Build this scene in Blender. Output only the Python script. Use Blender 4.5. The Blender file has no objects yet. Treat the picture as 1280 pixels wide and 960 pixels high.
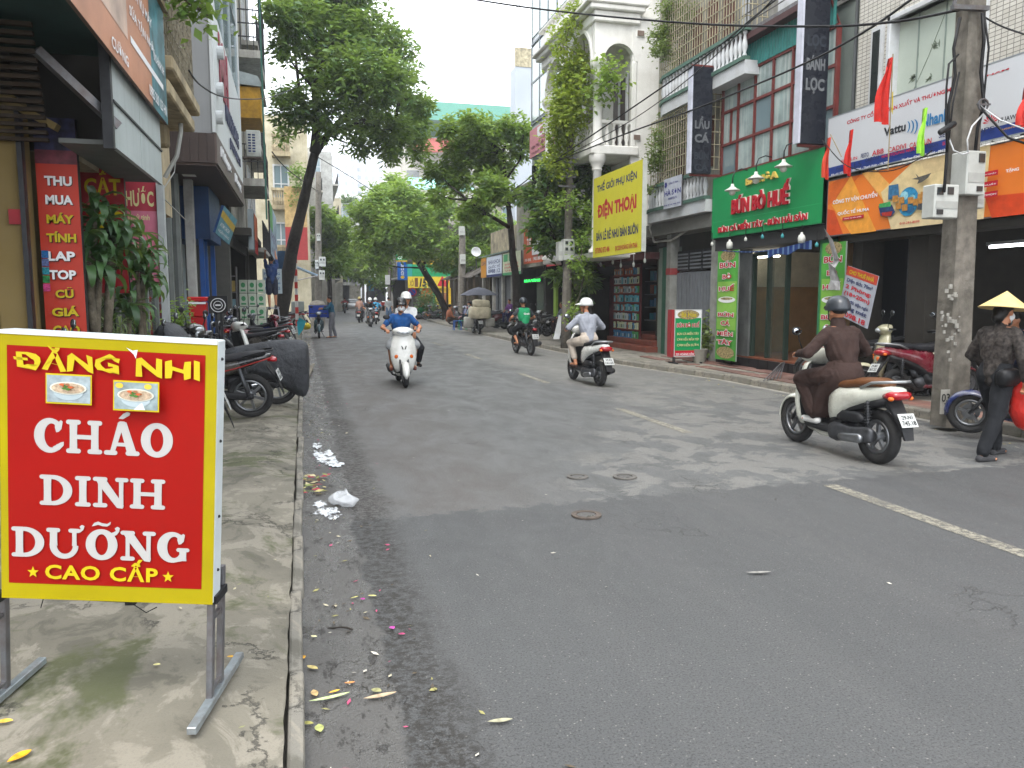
import bpy, bmesh, math, random
import numpy as np
from mathutils import Vector, Matrix, Euler, noise as mnoise
PI = math.pi
R_ = math.radians
rnd = random.Random(7)
sc = bpy.context.scene
col = sc.collection

# ------------------------------------------------------------------ camera
CAM_H = 1.65
PITCH = R_(6.289)
YAW = R_(14.882)
FPX = 980.0
cd = bpy.data.cameras.new('camera'); cam = bpy.data.objects.new('camera', cd); col.objects.link(cam)
cd.sensor_width = 36.0; cd.lens = 36.0 * FPX / 1280.0
cd.clip_start = 0.05; cd.clip_end = 3000
cam.location = (0, 0, CAM_H)
cam.rotation_euler = (PI/2 - PITCH, 0, -YAW)
sc.camera = cam
# ------------------------------------------------------------------ sky, overcast
SUN_EL, SUN_ROT = R_(58), R_(215)
w = bpy.data.worlds.new('World'); sc.world = w; w.use_nodes = True
nt = w.node_tree; nt.nodes.clear()
out = nt.nodes.new('ShaderNodeOutputWorld'); bg = nt.nodes.new('ShaderNodeBackground')
sky = nt.nodes.new('ShaderNodeTexSky'); sky.sky_type = 'NISHITA'; sky.sun_disc = False
sky.sun_elevation = SUN_EL; sky.sun_rotation = SUN_ROT; sky.dust_density = 4.0; sky.air_density = 1.0
tc = nt.nodes.new('ShaderNodeTexCoord'); nz = nt.nodes.new('ShaderNodeTexNoise')
nz.inputs['Scale'].default_value = 2.2; nz.inputs['Detail'].default_value = 5
nt.links.new(tc.outputs['Generated'], nz.inputs['Vector'])
cr = nt.nodes.new('ShaderNodeValToRGB')
cr.color_ramp.elements[0].position = 0.3; cr.color_ramp.elements[0].color = (11.5, 12.3, 13.4, 1)
cr.color_ramp.elements[1].position = 0.7; cr.color_ramp.elements[1].color = (16.0, 16.3, 16.6, 1)
nt.links.new(nz.outputs['Fac'], cr.inputs['Fac'])
mx = nt.nodes.new('ShaderNodeMix'); mx.data_type = 'RGBA'
mx.inputs[0].default_value = 0.88
nt.links.new(sky.outputs[0], mx.inputs[6]); nt.links.new(cr.outputs[0], mx.inputs[7])
nt.links.new(mx.outputs[2], bg.inputs[0]); bg.inputs[1].default_value = 0.112
nt.links.new(bg.outputs[0], out.inputs[0])
# ------------------------------------------------------------------ sun behind cloud
sd = bpy.data.lights.new('sun', 'SUN'); sd.energy = 1.25; sd.angle = R_(24); sd.color = (1, 0.965, 0.91)
so = bpy.data.objects.new('sun', sd); col.objects.link(so)
so.rotation_euler = (PI/2 - SUN_EL, 0, PI - SUN_ROT)
so.location = (0, 0, 60)
vs = sc.view_settings; vs.view_transform = 'Standard'; vs.look = 'None'; vs.gamma = 1; vs.exposure = 1.14
vs.use_curve_mapping = False
sc.cycles.max_bounces = 7; sc.cycles.diffuse_bounces = 4; sc.cycles.transparent_max_bounces = 8
sc.cycles.use_denoising = True

# ------------------------------------------------------------------ picking points off the photograph at a known distance
_cp, _sp, _cy, _sy = math.cos(PITCH), math.sin(PITCH), math.cos(YAW), math.sin(YAW)
_rt = Vector((_cy, -_sy, 0)); _fw = Vector((_sy*_cp, _cy*_cp, -_sp)); _up = Vector((_sy*_sp, _cy*_sp, _cp))
def _ray(x, y): return _fw + _rt*((x-640)/FPX) + _up*((480-y)/FPX)
def atX(x, y, X): d = _ray(x, y); return Vector((0, 0, CAM_H)) + d*(X/d.x)
def atY(x, y, Y): d = _ray(x, y); return Vector((0, 0, CAM_H)) + d*(Y/d.y)
def atZ(x, y, Z=0): d = _ray(x, y); return Vector((0, 0, CAM_H)) + d*((Z-CAM_H)/d.z)

# ------------------------------------------------------------------ materials
def lin(c):
 if isinstance(c, str):
  c = tuple(int(c[i:i+2], 16) for i in (0, 2, 4))
 return tuple(((v/255)/12.92 if v/255 <= 0.04045 else ((v/255+0.055)/1.055)**2.4) for v in c)
_mats = {}
class NT:
 def __init__(s, m): s.t = m.node_tree; s.n = s.t.nodes; s.l = s.t.links
 def new(s, k, **kw):
  n = s.n.new(k)
  for a, b in kw.items(): setattr(n, a, b)
  return n
 def noise(s, vec, scale, detail=4, rough=.55, dist=0):
  n = s.new('ShaderNodeTexNoise'); n.inputs['Scale'].default_value = scale; n.inputs['Detail'].default_value = detail
  n.inputs['Roughness'].default_value = rough; n.inputs['Distortion'].default_value = dist
  s.l.new(vec, n.inputs['Vector']); return n.outputs['Fac']
 def mapping(s, vec, sc=(1, 1, 1), rot=(0, 0, 0), loc=(0, 0, 0)):
  n = s.new('ShaderNodeMapping'); n.inputs['Scale'].default_value = sc; n.inputs['Rotation'].default_value = rot
  n.inputs['Location'].default_value = loc; s.l.new(vec, n.inputs['Vector']); return n.outputs[0]
 def ramp(s, f, *stops):
  n = s.new('ShaderNodeValToRGB'); e = n.color_ramp.elements
  while len(e) < len(stops): e.new(0.5)
  for i, (p, c) in enumerate(stops):
   e[i].position = p; e[i].color = (c, c, c, 1) if isinstance(c, (int, float)) else (*c, 1)
  s.l.new(f, n.inputs[0]); return n.outputs[0]
 def mix(s, f, a, b, mode='MIX'):
  n = s.new('ShaderNodeMix', data_type='RGBA', blend_type=mode)
  for i, v in ((0, f), (6, a), (7, b)):
   if isinstance(v, (int, float)): n.inputs[i].default_value = v if i == 0 else (v, v, v, 1)
   elif isinstance(v, tuple): n.inputs[i].default_value = (*v[:3], 1)
   else: s.l.new(v, n.inputs[i])
  return n.outputs[2]
 def math(s, op, a, b=0, clamp=False):
  n = s.new('ShaderNodeMath', operation=op, use_clamp=clamp)
  for i, v in ((0, a), (1, b)):
   if isinstance(v, (int, float)): n.inputs[i].default_value = v
   else: s.l.new(v, n.inputs[i])
  return n.outputs[0]
 def obj(s): return s.new('ShaderNodeTexCoord').outputs['Object']
 def bump(s, h, strength=.3, dist=.01, bsdf=None):
  n = s.new('ShaderNodeBump'); n.inputs['Strength'].default_value = strength; n.inputs['Distance'].default_value = dist
  s.l.new(h, n.inputs['Height']); s.l.new(n.outputs[0], s.bs.inputs['Normal']); return n
def newmat(name):
 m = bpy.data.materials.new(name); m.use_nodes = True; q = NT(m)
 q.bs = [n for n in q.n if n.type == 'BSDF_PRINCIPLED'][0]; return m, q
def M(name, c, rough=.6, metal=0, var=.1, scale=5, bump=0, bscale=60, bdist=.004, dirt=0, dcol='4a4640', streak=0, dscale=1.3,
 alpha=1, trans=0, emit=0, coat=0, spec=None, detail=4):
 if name in _mats: return _mats[name]
 m, q = newmat(name); b = q.bs; base = lin(c)
 v = q.obj()
 f = q.noise(v, scale, detail)
 lo = tuple(max(0, x*(1-var*1.6)) for x in base); hi = tuple(min(1, x*(1+var)) for x in base)
 cc = q.mix(q.ramp(f, (.3, 0.0), (.7, 1.0)), lo, hi)
 if dirt:
  g = q.noise(v, dscale, 6, .65); g = q.ramp(g, (.5-.25*dirt, 0.), (.72, 1.))
  cc = q.mix(q.math('MULTIPLY', g, min(1, .35+dirt*.5)), cc, lin(dcol))
 if streak:
  g = q.noise(q.mapping(v, (7, 7, .35)), 1.2, 5, .6); g = q.ramp(g, (.48, 0.), (.75, 1.))
  cc = q.mix(q.math('MULTIPLY', g, streak), cc, lin(dcol))
 q.l.new(cc, b.inputs['Base Color'])
 b.inputs['Roughness'].default_value = rough; b.inputs['Metallic'].default_value = metal
 if rough < .5:
  g = q.noise(v, scale*2.3, 3); q.l.new(q.math('ADD', q.math('MULTIPLY', g, .22), max(0, rough-.08)), b.inputs['Roughness'])
 if bump: q.bump(q.noise(v, bscale, 5, .6), bump, bdist)
 if coat: b.inputs['Coat Weight'].default_value = coat; b.inputs['Coat Roughness'].default_value = .08
 if spec is None and not metal and not coat and rough > .2: spec = .28
 if spec is not None: b.inputs['Specular IOR Level'].default_value = spec
 if trans: b.inputs['Transmission Weight'].default_value = trans; b.inputs['IOR'].default_value = 1.45
 if alpha < 1: b.inputs['Alpha'].default_value = alpha
 if emit:
  q.l.new(cc, b.inputs['Emission Color']); b.inputs['Emission Strength'].default_value = emit
 _mats[name] = m; return m

# ------------------------------------------------------------------ mesh building
def V3(p): return p if isinstance(p, Vector) else Vector(p)
class MB:
 def __init__(s): s.v = []; s.f = []; s.mi = []; s.mat = None
 def _a(s, vs, fs, mi=0, T=None):
  o = len(s.v); T = T or s.mat
  s.v += [tuple(T @ V3(p)) for p in vs] if T else [tuple(p) for p in vs]
  s.f += [tuple(i+o for i in f) for f in fs]; s.mi += [mi]*len(fs); return s
 def box(s, a, b, mi=0, T=None):
  x0, y0, z0 = a; x1, y1, z1 = b
  return s._a([(x0, y0, z0), (x1, y0, z0), (x1, y1, z0), (x0, y1, z0), (x0, y0, z1), (x1, y0, z1), (x1, y1, z1), (x0, y1, z1)],
     [(0, 3, 2, 1), (4, 5, 6, 7), (0, 1, 5, 4), (1, 2, 6, 5), (2, 3, 7, 6), (3, 0, 4, 7)], mi, T)
 def bar(s, p0, p1, w, h, mi=0, up=(0, 0, 1)):
  p0, p1 = V3(p0), V3(p1); d = p1-p0; L = d.length; d = d/L if L else Vector((0, 0, 1)); u = V3(up)
  if abs(d.dot(u)) > .98: u = Vector((1, 0, 0))
  x = d.cross(u).normalized(); z = x.cross(d)
  pts = []
  for q in (p0, p1):
   for a, b in ((-1, -1), (1, -1), (1, 1), (-1, 1)): pts.append(q + x*(a*w/2) + z*(b*h/2))
  return s._a(pts, [(0, 3, 2, 1), (4, 5, 6, 7), (0, 1, 5, 4), (1, 2, 6, 5), (2, 3, 7, 6), (3, 0, 4, 7)], mi)
 def tube(s, pts, r, n=8, mi=0, cap=True, closed=False):
  pts = [V3(p) for p in pts]; N = len(pts); rr = r if isinstance(r, (list, tuple)) else [r]*N
  vs = []; fs = []; px = None
  for i, p in enumerate(pts):
   a = pts[i-1] if (i > 0 or closed) else p; b = pts[(i+1) % N] if (i < N-1 or closed) else p
   t = (b-a); t = t.normalized() if t.length > 1e-9 else Vector((0, 0, 1))
   if px is None:
    u = Vector((0, 0, 1)) if abs(t.z) < .9 else Vector((1, 0, 0)); x = t.cross(u).normalized()
   else:
    x = px - t*px.dot(t); x = x.normalized() if x.length > 1e-6 else t.orthogonal().normalized()
   px = x; y = t.cross(x)
   for k in range(n):
    an = 2*PI*k/n; vs.append(p + (x*math.cos(an) + y*math.sin(an))*rr[i])
  for i in range(N if closed else N-1):
   j = (i+1) % N
   for k in range(n): fs.append((i*n+k, i*n+(k+1) % n, j*n+(k+1) % n, j*n+k))
  if cap and not closed: fs += [tuple(range(n-1, -1, -1)), tuple((N-1)*n+k for k in range(n))]
  return s._a(vs, fs, mi)
 def capsule(s, p0, r0, p1, r1, n=12, mi=0, m=3):
  p0, p1 = V3(p0), V3(p1); d = (p1-p0); L = d.length
  if L < 1e-6: return s.ell(p0, (r0, r0, r0), n, 8, mi)
  d /= L; pts = []; rs = []
  for k in range(m+1): a = PI/2*(1-k/m); pts.append(p0-d*(r0*math.sin(a))); rs.append(max(r0*math.cos(a), 1e-4))
  for k in range(m+1): a = PI/2*k/m; pts.append(p1+d*(r1*math.sin(a))); rs.append(max(r1*math.cos(a), 1e-4))
  return s.tube(pts, rs, n, mi)
 def ell(s, c, r, n=12, m=8, mi=0, T=None):
  c = V3(c); vs = []; fs = []
  for j in range(1, m):
   t = PI*j/m
   for k in range(n):
    a = 2*PI*k/n; vs.append((c.x+r[0]*math.sin(t)*math.cos(a), c.y+r[1]*math.sin(t)*math.sin(a), c.z+r[2]*math.cos(t)))
  vs += [(c.x, c.y, c.z+r[2]), (c.x, c.y, c.z-r[2])]; t = len(vs)-2
  for j in range(m-2):
   for k in range(n): fs.append((j*n+k, (j+1)*n+k, (j+1)*n+(k+1) % n, j*n+(k+1) % n))
  for k in range(n): fs.append((t, k, (k+1) % n)); fs.append((t+1, (m-2)*n+(k+1) % n, (m-2)*n+k))
  return s._a(vs, fs, mi, T)
 def lathe(s, prof, n=16, mi=0, T=None, axis='z', c=(0, 0, 0), closed=False):
  vs = []; fs = []; N = len(prof); c = V3(c)
  for r, h in prof:
   for k in range(n):
    a = 2*PI*k/n; x, y = r*math.cos(a), r*math.sin(a)
    p = (x, y, h) if axis == 'z' else ((h, x, y) if axis == 'x' else (x, h, y)); vs.append(V3(p)+c)
  for i in range(N if closed else N-1):
   j = (i+1) % N
   for k in range(n): fs.append((i*n+k, i*n+(k+1) % n, j*n+(k+1) % n, j*n+k))
  if not closed:
   if prof[0][0] > 1e-4: fs.append(tuple(range(n-1, -1, -1)))
   if prof[-1][0] > 1e-4: fs.append(tuple((N-1)*n+k for k in range(n)))
  return s._a(vs, fs, mi, T)
 def loft(s, rings, mi=0, cap=True, T=None):
  n = len(rings[0]); vs = [p for r in rings for p in r]; fs = []
  for i in range(len(rings)-1):
   for k in range(n): fs.append((i*n+k, i*n+(k+1) % n, (i+1)*n+(k+1) % n, (i+1)*n+k))
  if cap: fs += [tuple(range(n-1, -1, -1)), tuple((len(rings)-1)*n+k for k in range(n))]
  return s._a(vs, fs, mi, T)
 def ysec(s, secs, n=16, e=2.6, mi=0, T=None):
  """loft along y; secs = (y, zc, half width, half height)"""
  rings = []
  for y, z, a, b in secs:
   r = []
   for k in range(n):
    t = 2*PI*k/n; c_, s_ = math.cos(t), math.sin(t)
    r.append((a*math.copysign(abs(c_)**(2/e), c_), y, z+b*math.copysign(abs(s_)**(2/e), s_)))
   rings.append(r)
  return s.loft(rings, mi, True, T)
 def zsec(s, secs, n=16, e=2.6, mi=0, T=None):
  """loft along z; secs = (z, yc, half width x, half depth y)"""
  rings = []
  for z, y, a, b in secs:
   r = []
   for k in range(n):
    t = 2*PI*k/n; c_, s_ = math.cos(t), math.sin(t)
    r.append((a*math.copysign(abs(c_)**(2/e), c_), y+b*math.copysign(abs(s_)**(2/e), s_), z))
   rings.append(r)
  return s.loft(rings, mi, True, T)
 def quad(s, a, b, c, d, mi=0): return s._a([a, b, c, d], [(0, 1, 2, 3)], mi)
 def prism(s, poly, o, U, Vv, W, mi=0):
  """polygon (u,v) placed at o with axes U, V and pushed along W"""
  o, U, Vv, W = V3(o), V3(U), V3(Vv), V3(W); n = len(poly)
  vs = [o+U*a+Vv*b for a, b in poly]; vs += [p+W for p in vs]
  fs = [tuple(range(n-1, -1, -1)), tuple(range(n, 2*n))] + [(k, (k+1) % n, (k+1) % n+n, k+n) for k in range(n)]
  return s._a(vs, fs, mi)
 def build(s, name, mats, parent=None, smooth=False, bevel=0, label=None, cat=None, group=None, kind=None, world=False, loc=None, rz=0, seg=1, fix=True, auto=None):
  me = bpy.data.meshes.new(name); me.from_pydata(s.v, [], s.f)
  if not isinstance(mats, (list, tuple)): mats = [mats]
  for m in mats: me.materials.append(m)
  if len(mats) > 1: me.polygons.foreach_set('material_index', s.mi)
  if fix:
   bm = bmesh.new(); bm.from_mesh(me); bmesh.ops.recalc_face_normals(bm, faces=bm.faces); bm.to_mesh(me); bm.free()
  if smooth: me.polygons.foreach_set('use_smooth', [True]*len(me.polygons))
  me.update()
  o = link(name, me, parent, world, loc, rz)
  if bevel:
   b = o.modifiers.new('bevel', 'BEVEL'); b.width = bevel; b.segments = seg; b.limit_method = 'ANGLE'; b.angle_limit = R_(40)
   b.harden_normals = False
  if auto: smooth_by_angle(me, auto)
  tag(o, label, cat, group, kind); return o
def smooth_by_angle(me, ang):
 bm = bmesh.new(); bm.from_mesh(me)
 for f in bm.faces: f.smooth = True
 for e in bm.edges:
  if len(e.link_faces) == 2 and e.calc_face_angle(0) > ang: e.smooth = False
 bm.to_mesh(me); bm.free()
def tag(o, label=None, cat=None, group=None, kind=None):
 if label: o['label'] = label
 if cat: o['category'] = cat
 if group: o['group'] = group
 if kind: o['kind'] = kind
 return o
def root_loc(p):
 v = Vector((0, 0, 0))
 while p is not None: v += p.location; p = p.parent
 return v
def link(name, data, parent=None, world=False, loc=None, rz=0):
 o = bpy.data.objects.new(name, data); col.objects.link(o)
 if parent is not None: o.parent = parent
 if world and parent is not None: o.location = -root_loc(parent)
 if loc is not None: o.location = loc
 if rz: o.rotation_euler = (0, 0, rz)
 return o
def thing(name, label, cat, loc=(0, 0, 0), rz=0, group=None):
 o = bpy.data.objects.new(name, None); o.empty_display_size = .2; col.objects.link(o)
 o.location = loc; o.rotation_euler = (0, 0, rz); return tag(o, label, cat, group)
def kids(o, _c={}):
 return list(o.children)
def dup(root, loc=None, rz=None, label=None, group=None, swap=None):
 def cp(o, par):
  c = o.copy(); col.objects.link(c)
  if par is not None: c.parent = par
  if swap and o.type == 'MESH':
   for i, ms in enumerate(c.material_slots):
    nm = swap.get(ms.material)
    if nm: ms.link = 'OBJECT'; ms.material = nm
  for ch in list(o.children): cp(ch, c)
  return c
 r = cp(root, None)
 if loc is not None: r.location = loc
 if rz is not None: r.rotation_euler = (0, 0, rz)
 if label: r['label'] = label
 if group: r['group'] = group
 return r
def rawmesh(name, verts, faces, mats, parent=None, attr=None, smooth=False, mi=None, **kw):
 """numpy verts (n,3), faces (m,k)"""
 me = bpy.data.meshes.new(name); n, (m, k) = len(verts), faces.shape
 me.vertices.add(n); me.vertices.foreach_set('co', np.asarray(verts, dtype=np.float32).ravel())
 me.loops.add(m*k); me.loops.foreach_set('vertex_index', faces.astype(np.int32).ravel())
 me.polygons.add(m); me.polygons.foreach_set('loop_start', np.arange(0, m*k, k, dtype=np.int32))
 me.polygons.foreach_set('loop_total', np.full(m, k, dtype=np.int32))
 if smooth: me.polygons.foreach_set('use_smooth', np.ones(m, dtype=bool))
 me.update(calc_edges=True)
 if not isinstance(mats, (list, tuple)): mats = [mats]
 for x in mats: me.materials.append(x)
 if mi is not None: me.polygons.foreach_set('material_index', np.asarray(mi, dtype=np.int32))
 if attr is not None:
  a = me.attributes.new('leafvar', 'FLOAT', 'FACE'); a.data.foreach_set('value', np.asarray(attr, dtype=np.float32))
 o = link(name, me, parent, kw.get('world', False), kw.get('loc'))
 tag(o, kw.get('label'), kw.get('cat'), kw.get('group'), kw.get('kind')); return o

# ------------------------------------------------------------------ lettering
_tc = {}
def textmesh(s, bold=0.0, spacing=1.0, shear=0, align='LEFT', line=.95):
 k = (s, bold, spacing, shear, align, line)
 if k in _tc: return _tc[k]
 cu = bpy.data.curves.new('t', 'FONT'); cu.body = s; cu.size = 1; cu.offset = bold; cu.space_character = spacing; cu.shear = shear
 cu.align_x = align; cu.resolution_u = 3; cu.space_line = line; cu.fill_mode = 'FRONT'
 o = bpy.data.objects.new('t', cu); col.objects.link(o)
 dg = bpy.context.evaluated_depsgraph_get(); ev = o.evaluated_get(dg); me = ev.to_mesh()
 v = [tuple(x.co) for x in me.vertices]; f = [tuple(p.vertices) for p in me.polygons]
 ev.to_mesh_clear(); bpy.data.objects.remove(o); bpy.data.curves.remove(cu)
 _tc[k] = (v, f); return v, f
def text_to(mb, s, o, U, Vv, mi=0, bold=.02, spacing=1.0, depth=0, W=None, shear=0, line=.95, align='LEFT'):
 """fit lettering s into the parallelogram o + U, V"""
 bars = []; e = s
 while 'Đ' in e:      # a plain D with its bar added as a separate stroke
  i = e.index('Đ'); e = e[:i]+'D'+e[i+1:]; xe = max(p[0] for p in textmesh(e[:i+1], bold, spacing, shear, align, line)[0]); xw = [p[0] for p in textmesh('D', bold, 1, 0, align, line)[0]]; bars.append(xe-(max(xw)-min(xw)))
 v, f = textmesh(e, bold, spacing, shear, align, line)
 if not v: return
 nb = len(v); v = v+[(x, y, 0) for b in bars for x, y in ((b-.09, .32), (b+.33, .32), (b+.33, .41+bold), (b-.09, .41+bold))]; f = f+[tuple(nb+4*k+j for j in range(4)) for k in range(len(bars))]
 xs = [p[0] for p in v]; ys = [p[1] for p in v]; x0, x1, y0, y1 = min(xs), max(xs), min(ys), max(ys)
 o, U, Vv = V3(o), V3(U), V3(Vv)
 P = [o + U*((p[0]-x0)/(x1-x0)) + Vv*((p[1]-y0)/(y1-y0)) for p in v]; nz = U.cross(Vv).normalized()*.0006; P = P[:nb]+[p+nz for p in P[nb:]]
 if depth and W is not None:
  W = V3(W); n = len(P); Q = [p+W*depth for p in P]
  ed = {}
  for a in f:
   for i in range(len(a)):
    e = (a[i], a[(i+1) % len(a)]); r = (e[1], e[0])
    if r in ed: del ed[r]
    else: ed[e] = 1
  fs = [tuple(i+n for i in a) for a in f] + [(a, b, b+n, a+n) for a, b in ed]
  mb._a(P+Q, fs, mi)
 else: mb._a(P, f, mi)
class Panel:
 """flat board whose face carries print: o lower left corner as read, U along the reading direction, V up, N towards the reader"""
 def __init__(s, root, o, U, Vv, world=True):
  s.root = root; s.o, s.U, s.V = V3(o), V3(U), V3(Vv); s.N = s.U.cross(s.V).normalized(); s.k = 0; s.world = world
 def at(s, u, v, d=0): return s.o + s.U*u + s.V*v + s.N*d
 def board(s, mat, th=.05, name='board', frame=None, fw=.03, sides=None):
  m = MB(); m.prism([(0, 0), (1, 0), (1, 1), (0, 1)], s.o, s.U, s.V, -s.N*th)
  s.b = m.build(name, mat, s.root, world=s.world)
  if frame:
   m = MB(); a = fw/s.U.length; b = fw/s.V.length
   for (u0, v0, u1, v1) in ((0, 0, 1, b), (0, 1-b, 1, 1), (0, b, a, 1-b), (1-a, b, 1, 1-b)):
    m.prism([(u0, v0), (u1, v0), (u1, v1), (u0, v1)], s.o-s.N*(th+.002), s.U, s.V, s.N*(th+.008))
   m.build('frame', frame, s.root, world=s.world)
  return s
 def _d(s): s.k += 1; return .0015*s.k + .001
 def poly(s, pts, mat, name='print'):
  m = MB(); d = s._d(); m._a([s.at(u, v, d) for u, v in pts], [tuple(range(len(pts)))])
  return m.build(name, mat, s.root, world=s.world, fix=False)
 def rect(s, u0, v0, u1, v1, mat, name='print'): return s.poly([(u0, v0), (u1, v0), (u1, v1), (u0, v1)], mat, name)
 def disc(s, u, v, ru, rv, mat, name='print', n=20, a0=0, a1=2*PI):
  pts = [(u+ru*math.cos(a0+(a1-a0)*k/n), v+rv*math.sin(a0+(a1-a0)*k/n)) for k in range(n+(0 if a1-a0 > 6.28 else 1))]
  return s.poly(pts, mat, name)
 def text(s, t, u0, v0, u1, v1, mat, bold=.02, depth=0, name='lettering', **k):
  m = MB(); d = s._d()
  text_to(m, t, s.at(u0, v0, d), s.U*(u1-u0), s.V*(v1-v0), 0, bold, depth=depth, W=s.N, **k)
  return m.build(name, mat, s.root, world=s.world, fix=False)
def facade_panel(root, y_left, y_right, z0, z1, X, side='R'):
 """board in the plane of a house front; on the right side of the street the reader's left is the far end"""
 if side == 'R': return Panel(root, (X, y_left, z0), (0, y_right-y_left, 0), (0, 0, z1-z0))
 return Panel(root, (X, y_left, z0), (0, y_right-y_left, 0), (0, 0, z1-z0))
def cross_panel(root, x0, x1, z0, z1, Y): return Panel(root, (x0, Y, z0), (x1-x0, 0, 0), (0, 0, z1-z0))
# ================================================================== THE GROUND
def road_material():
 m, q = newmat('asphalt'); b = q.bs
 v = q.obj(); xyz = q.new('ShaderNodeSeparateXYZ'); q.l.new(v, xyz.inputs[0]); X, Y = xyz.outputs[0], xyz.outputs[1]
 st = q.mapping(v, (1.0, .5, 1))
 n1 = q.noise(st, .55, 6, .6); n2 = q.noise(st, 2.2, 6, .65, .4); n3 = q.noise(v, 9, 4); fine = q.noise(v, 105, 2, .7); grit = q.noise(v, 58, 3, .75)
 old = q.mix(n1, lin('585959'), lin('646564'))
 old = q.mix(q.ramp(n2, (.45, 0.), (.62, 1.)), old, lin('555655'))
 new = q.mix(n1, lin('454647'), lin('515252'))
 # newer, darker patch of asphalt in front of Y = 6
 d = q.math('ADD', q.math('SUBTRACT', Y, 5.75), q.math('MULTIPLY', q.math('SUBTRACT', n3, .5), .5))
 d = q.math('ADD', d, q.math('MULTIPLY', X, -.05))
 far = q.math('MULTIPLY', d, 14, True)
 lane = q.math('SUBTRACT', X, 1.6); fr = q.math('SUBTRACT', Y, 6); fr = q.math('MULTIPLY', fr, .58); fr = q.math('MINIMUM', fr, 2.9)
 lane = q.math('SUBTRACT', lane, fr)
 lane = q.math('ADD', lane, q.math('MULTIPLY', q.math('SUBTRACT', q.noise(st, 1.3, 6, .7), .5), 3.0))
 lane = q.math('MULTIPLY', lane, 1.4, True)
 near = q.math('MULTIPLY', q.math('SUBTRACT', 17, Y), .14, True)
 bl = q.ramp(q.noise(q.mapping(v, (.75, .75, 1)), 1.9, 7, .68, .5), (.49, 0.), (.505, 1.))
 bl2 = q.math('MAXIMUM', bl, q.math('SUBTRACT', 1, near))
 dust = q.math('MULTIPLY', lane, bl2)
 dust = q.math('MULTIPLY', dust, far)
 c = q.mix(far, new, old)
 left = q.math('SUBTRACT', 1, q.math('MULTIPLY', q.math('SUBTRACT', X, 1.3), .9, True))
 c = q.mix(q.math('MULTIPLY', q.math('MULTIPLY', left, far), q.ramp(n2, (.3, .2), (.7, .9))), c, lin('605b57'))
 c = q.mix(q.math('MULTIPLY', dust, .95), c, q.mix(n2, lin('7b7a76'), lin('6b6a67')))
 # thin polished tyre tracks
 tr = q.ramp(q.noise(q.mapping(v, (1.6, .03, 1)), 1.6, 3), (.45, 0.), (.7, 1.))
 c = q.mix(q.math('MULTIPLY', tr, .22), c, lin('5c5b5a'))
 # grit
 c = q.mix(q.ramp(fine, (.34, .85), (.5, 0.)), c, lin('242322'))
 c = q.mix(q.math('MULTIPLY', q.ramp(grit, (.60, 0.), (.68, 1.)), .45), c, lin('7c7a76'))
 vo = q.new('ShaderNodeTexVoronoi'); vo.inputs['Scale'].default_value = 27; q.l.new(v, vo.inputs['Vector'])
 sp = q.ramp(vo.outputs['Distance'], (.07, 1.), (.12, 0.))
 c = q.mix(q.math('MULTIPLY', sp, .45), c, lin('a39f98'))
 # small dark stains and light scraps
 c = q.mix(q.math('MULTIPLY', q.ramp(q.noise(v, 5.5, 5, .75), (.66, 0.), (.70, 1.)), .45), c, lin('4a4745'))
 # cracks
 cv = q.new('ShaderNodeTexVoronoi', feature='DISTANCE_TO_EDGE'); cv.inputs['Scale'].default_value = .8
 dv = q.mapping(v, (1, .6, 1)); nn = q.new('ShaderNodeTexNoise'); nn.inputs['Scale'].default_value = 3; nn.inputs['Detail'].default_value = 6; q.l.new(v, nn.inputs['Vector'])
 va = q.new('ShaderNodeVectorMath', operation='ADD'); q.l.new(dv, va.inputs[0]); q.l.new(nn.outputs['Color'], va.inputs[1]); q.l.new(va.outputs[0], cv.inputs['Vector'])
 ck = q.ramp(cv.outputs['Distance'], (.0, 1.), (.012, 0.)); ck = q.math('MULTIPLY', ck, q.ramp(q.noise(v, .5, 3), (.52, 0.), (.6, 1.)))
 c = q.mix(q.math('MULTIPLY', ck, .5), c, lin('3a3937'))
 # gutter: smooth dark silt against the left kerb, broken edge beside it
 ge = q.math('ADD', X, q.math('MULTIPLY', q.math('SUBTRACT', q.noise(v, 2.5, 6, .7), .5), .35))
 gut = q.math('SUBTRACT', 1, q.math('MULTIPLY', q.math('SUBTRACT', ge, .30), 30, True))
 gut = q.math('MULTIPLY', gut, q.math('LESS_THAN', Y, 45))
 edge = q.math('MULTIPLY', q.math('SUBTRACT', 1, q.math('MULTIPLY', q.math('SUBTRACT', ge, .50), 6, True)), q.math('SUBTRACT', 1, gut))
 c = q.mix(q.math('MULTIPLY', edge, q.ramp(q.noise(v, 19, 6, .85), (.46, .95), (.54, .12))), c, lin('26231f'))
 c = q.mix(gut, c, q.mix(q.noise(st, 3, 5), lin('454442'), lin('585653')))
 c = q.mix(q.math('MULTIPLY', gut, q.ramp(q.noise(q.mapping(v, (1, .45, 1)), 9, 6, .8), (.55, 0.), (.59, .85))), c, lin('25221f'))
 q.l.new(c, b.inputs['Base Color'])
 r = q.math('ADD', q.math('MULTIPLY', q.ramp(n2, (.35, 0.), (.65, 1.)), .22), .58)
 r = q.math('SUBTRACT', r, q.math('MULTIPLY', gut, q.ramp(q.noise(q.mapping(v, (1, .4, 1)), 4, 5, .7), (.48, .08), (.56, .52)))); q.l.new(r, b.inputs['Roughness'])
 h = q.math('ADD', q.math('MULTIPLY', fine, .5), q.math('MULTIPLY', grit, 1.0)); h = q.math('ADD', h, q.math('MULTIPLY', edge, q.noise(v, 14, 5, .8)))
 h = q.math('SUBTRACT', h, q.math('MULTIPLY', ck, 1.2))
 q.bump(h, .8, .008); return m
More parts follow.
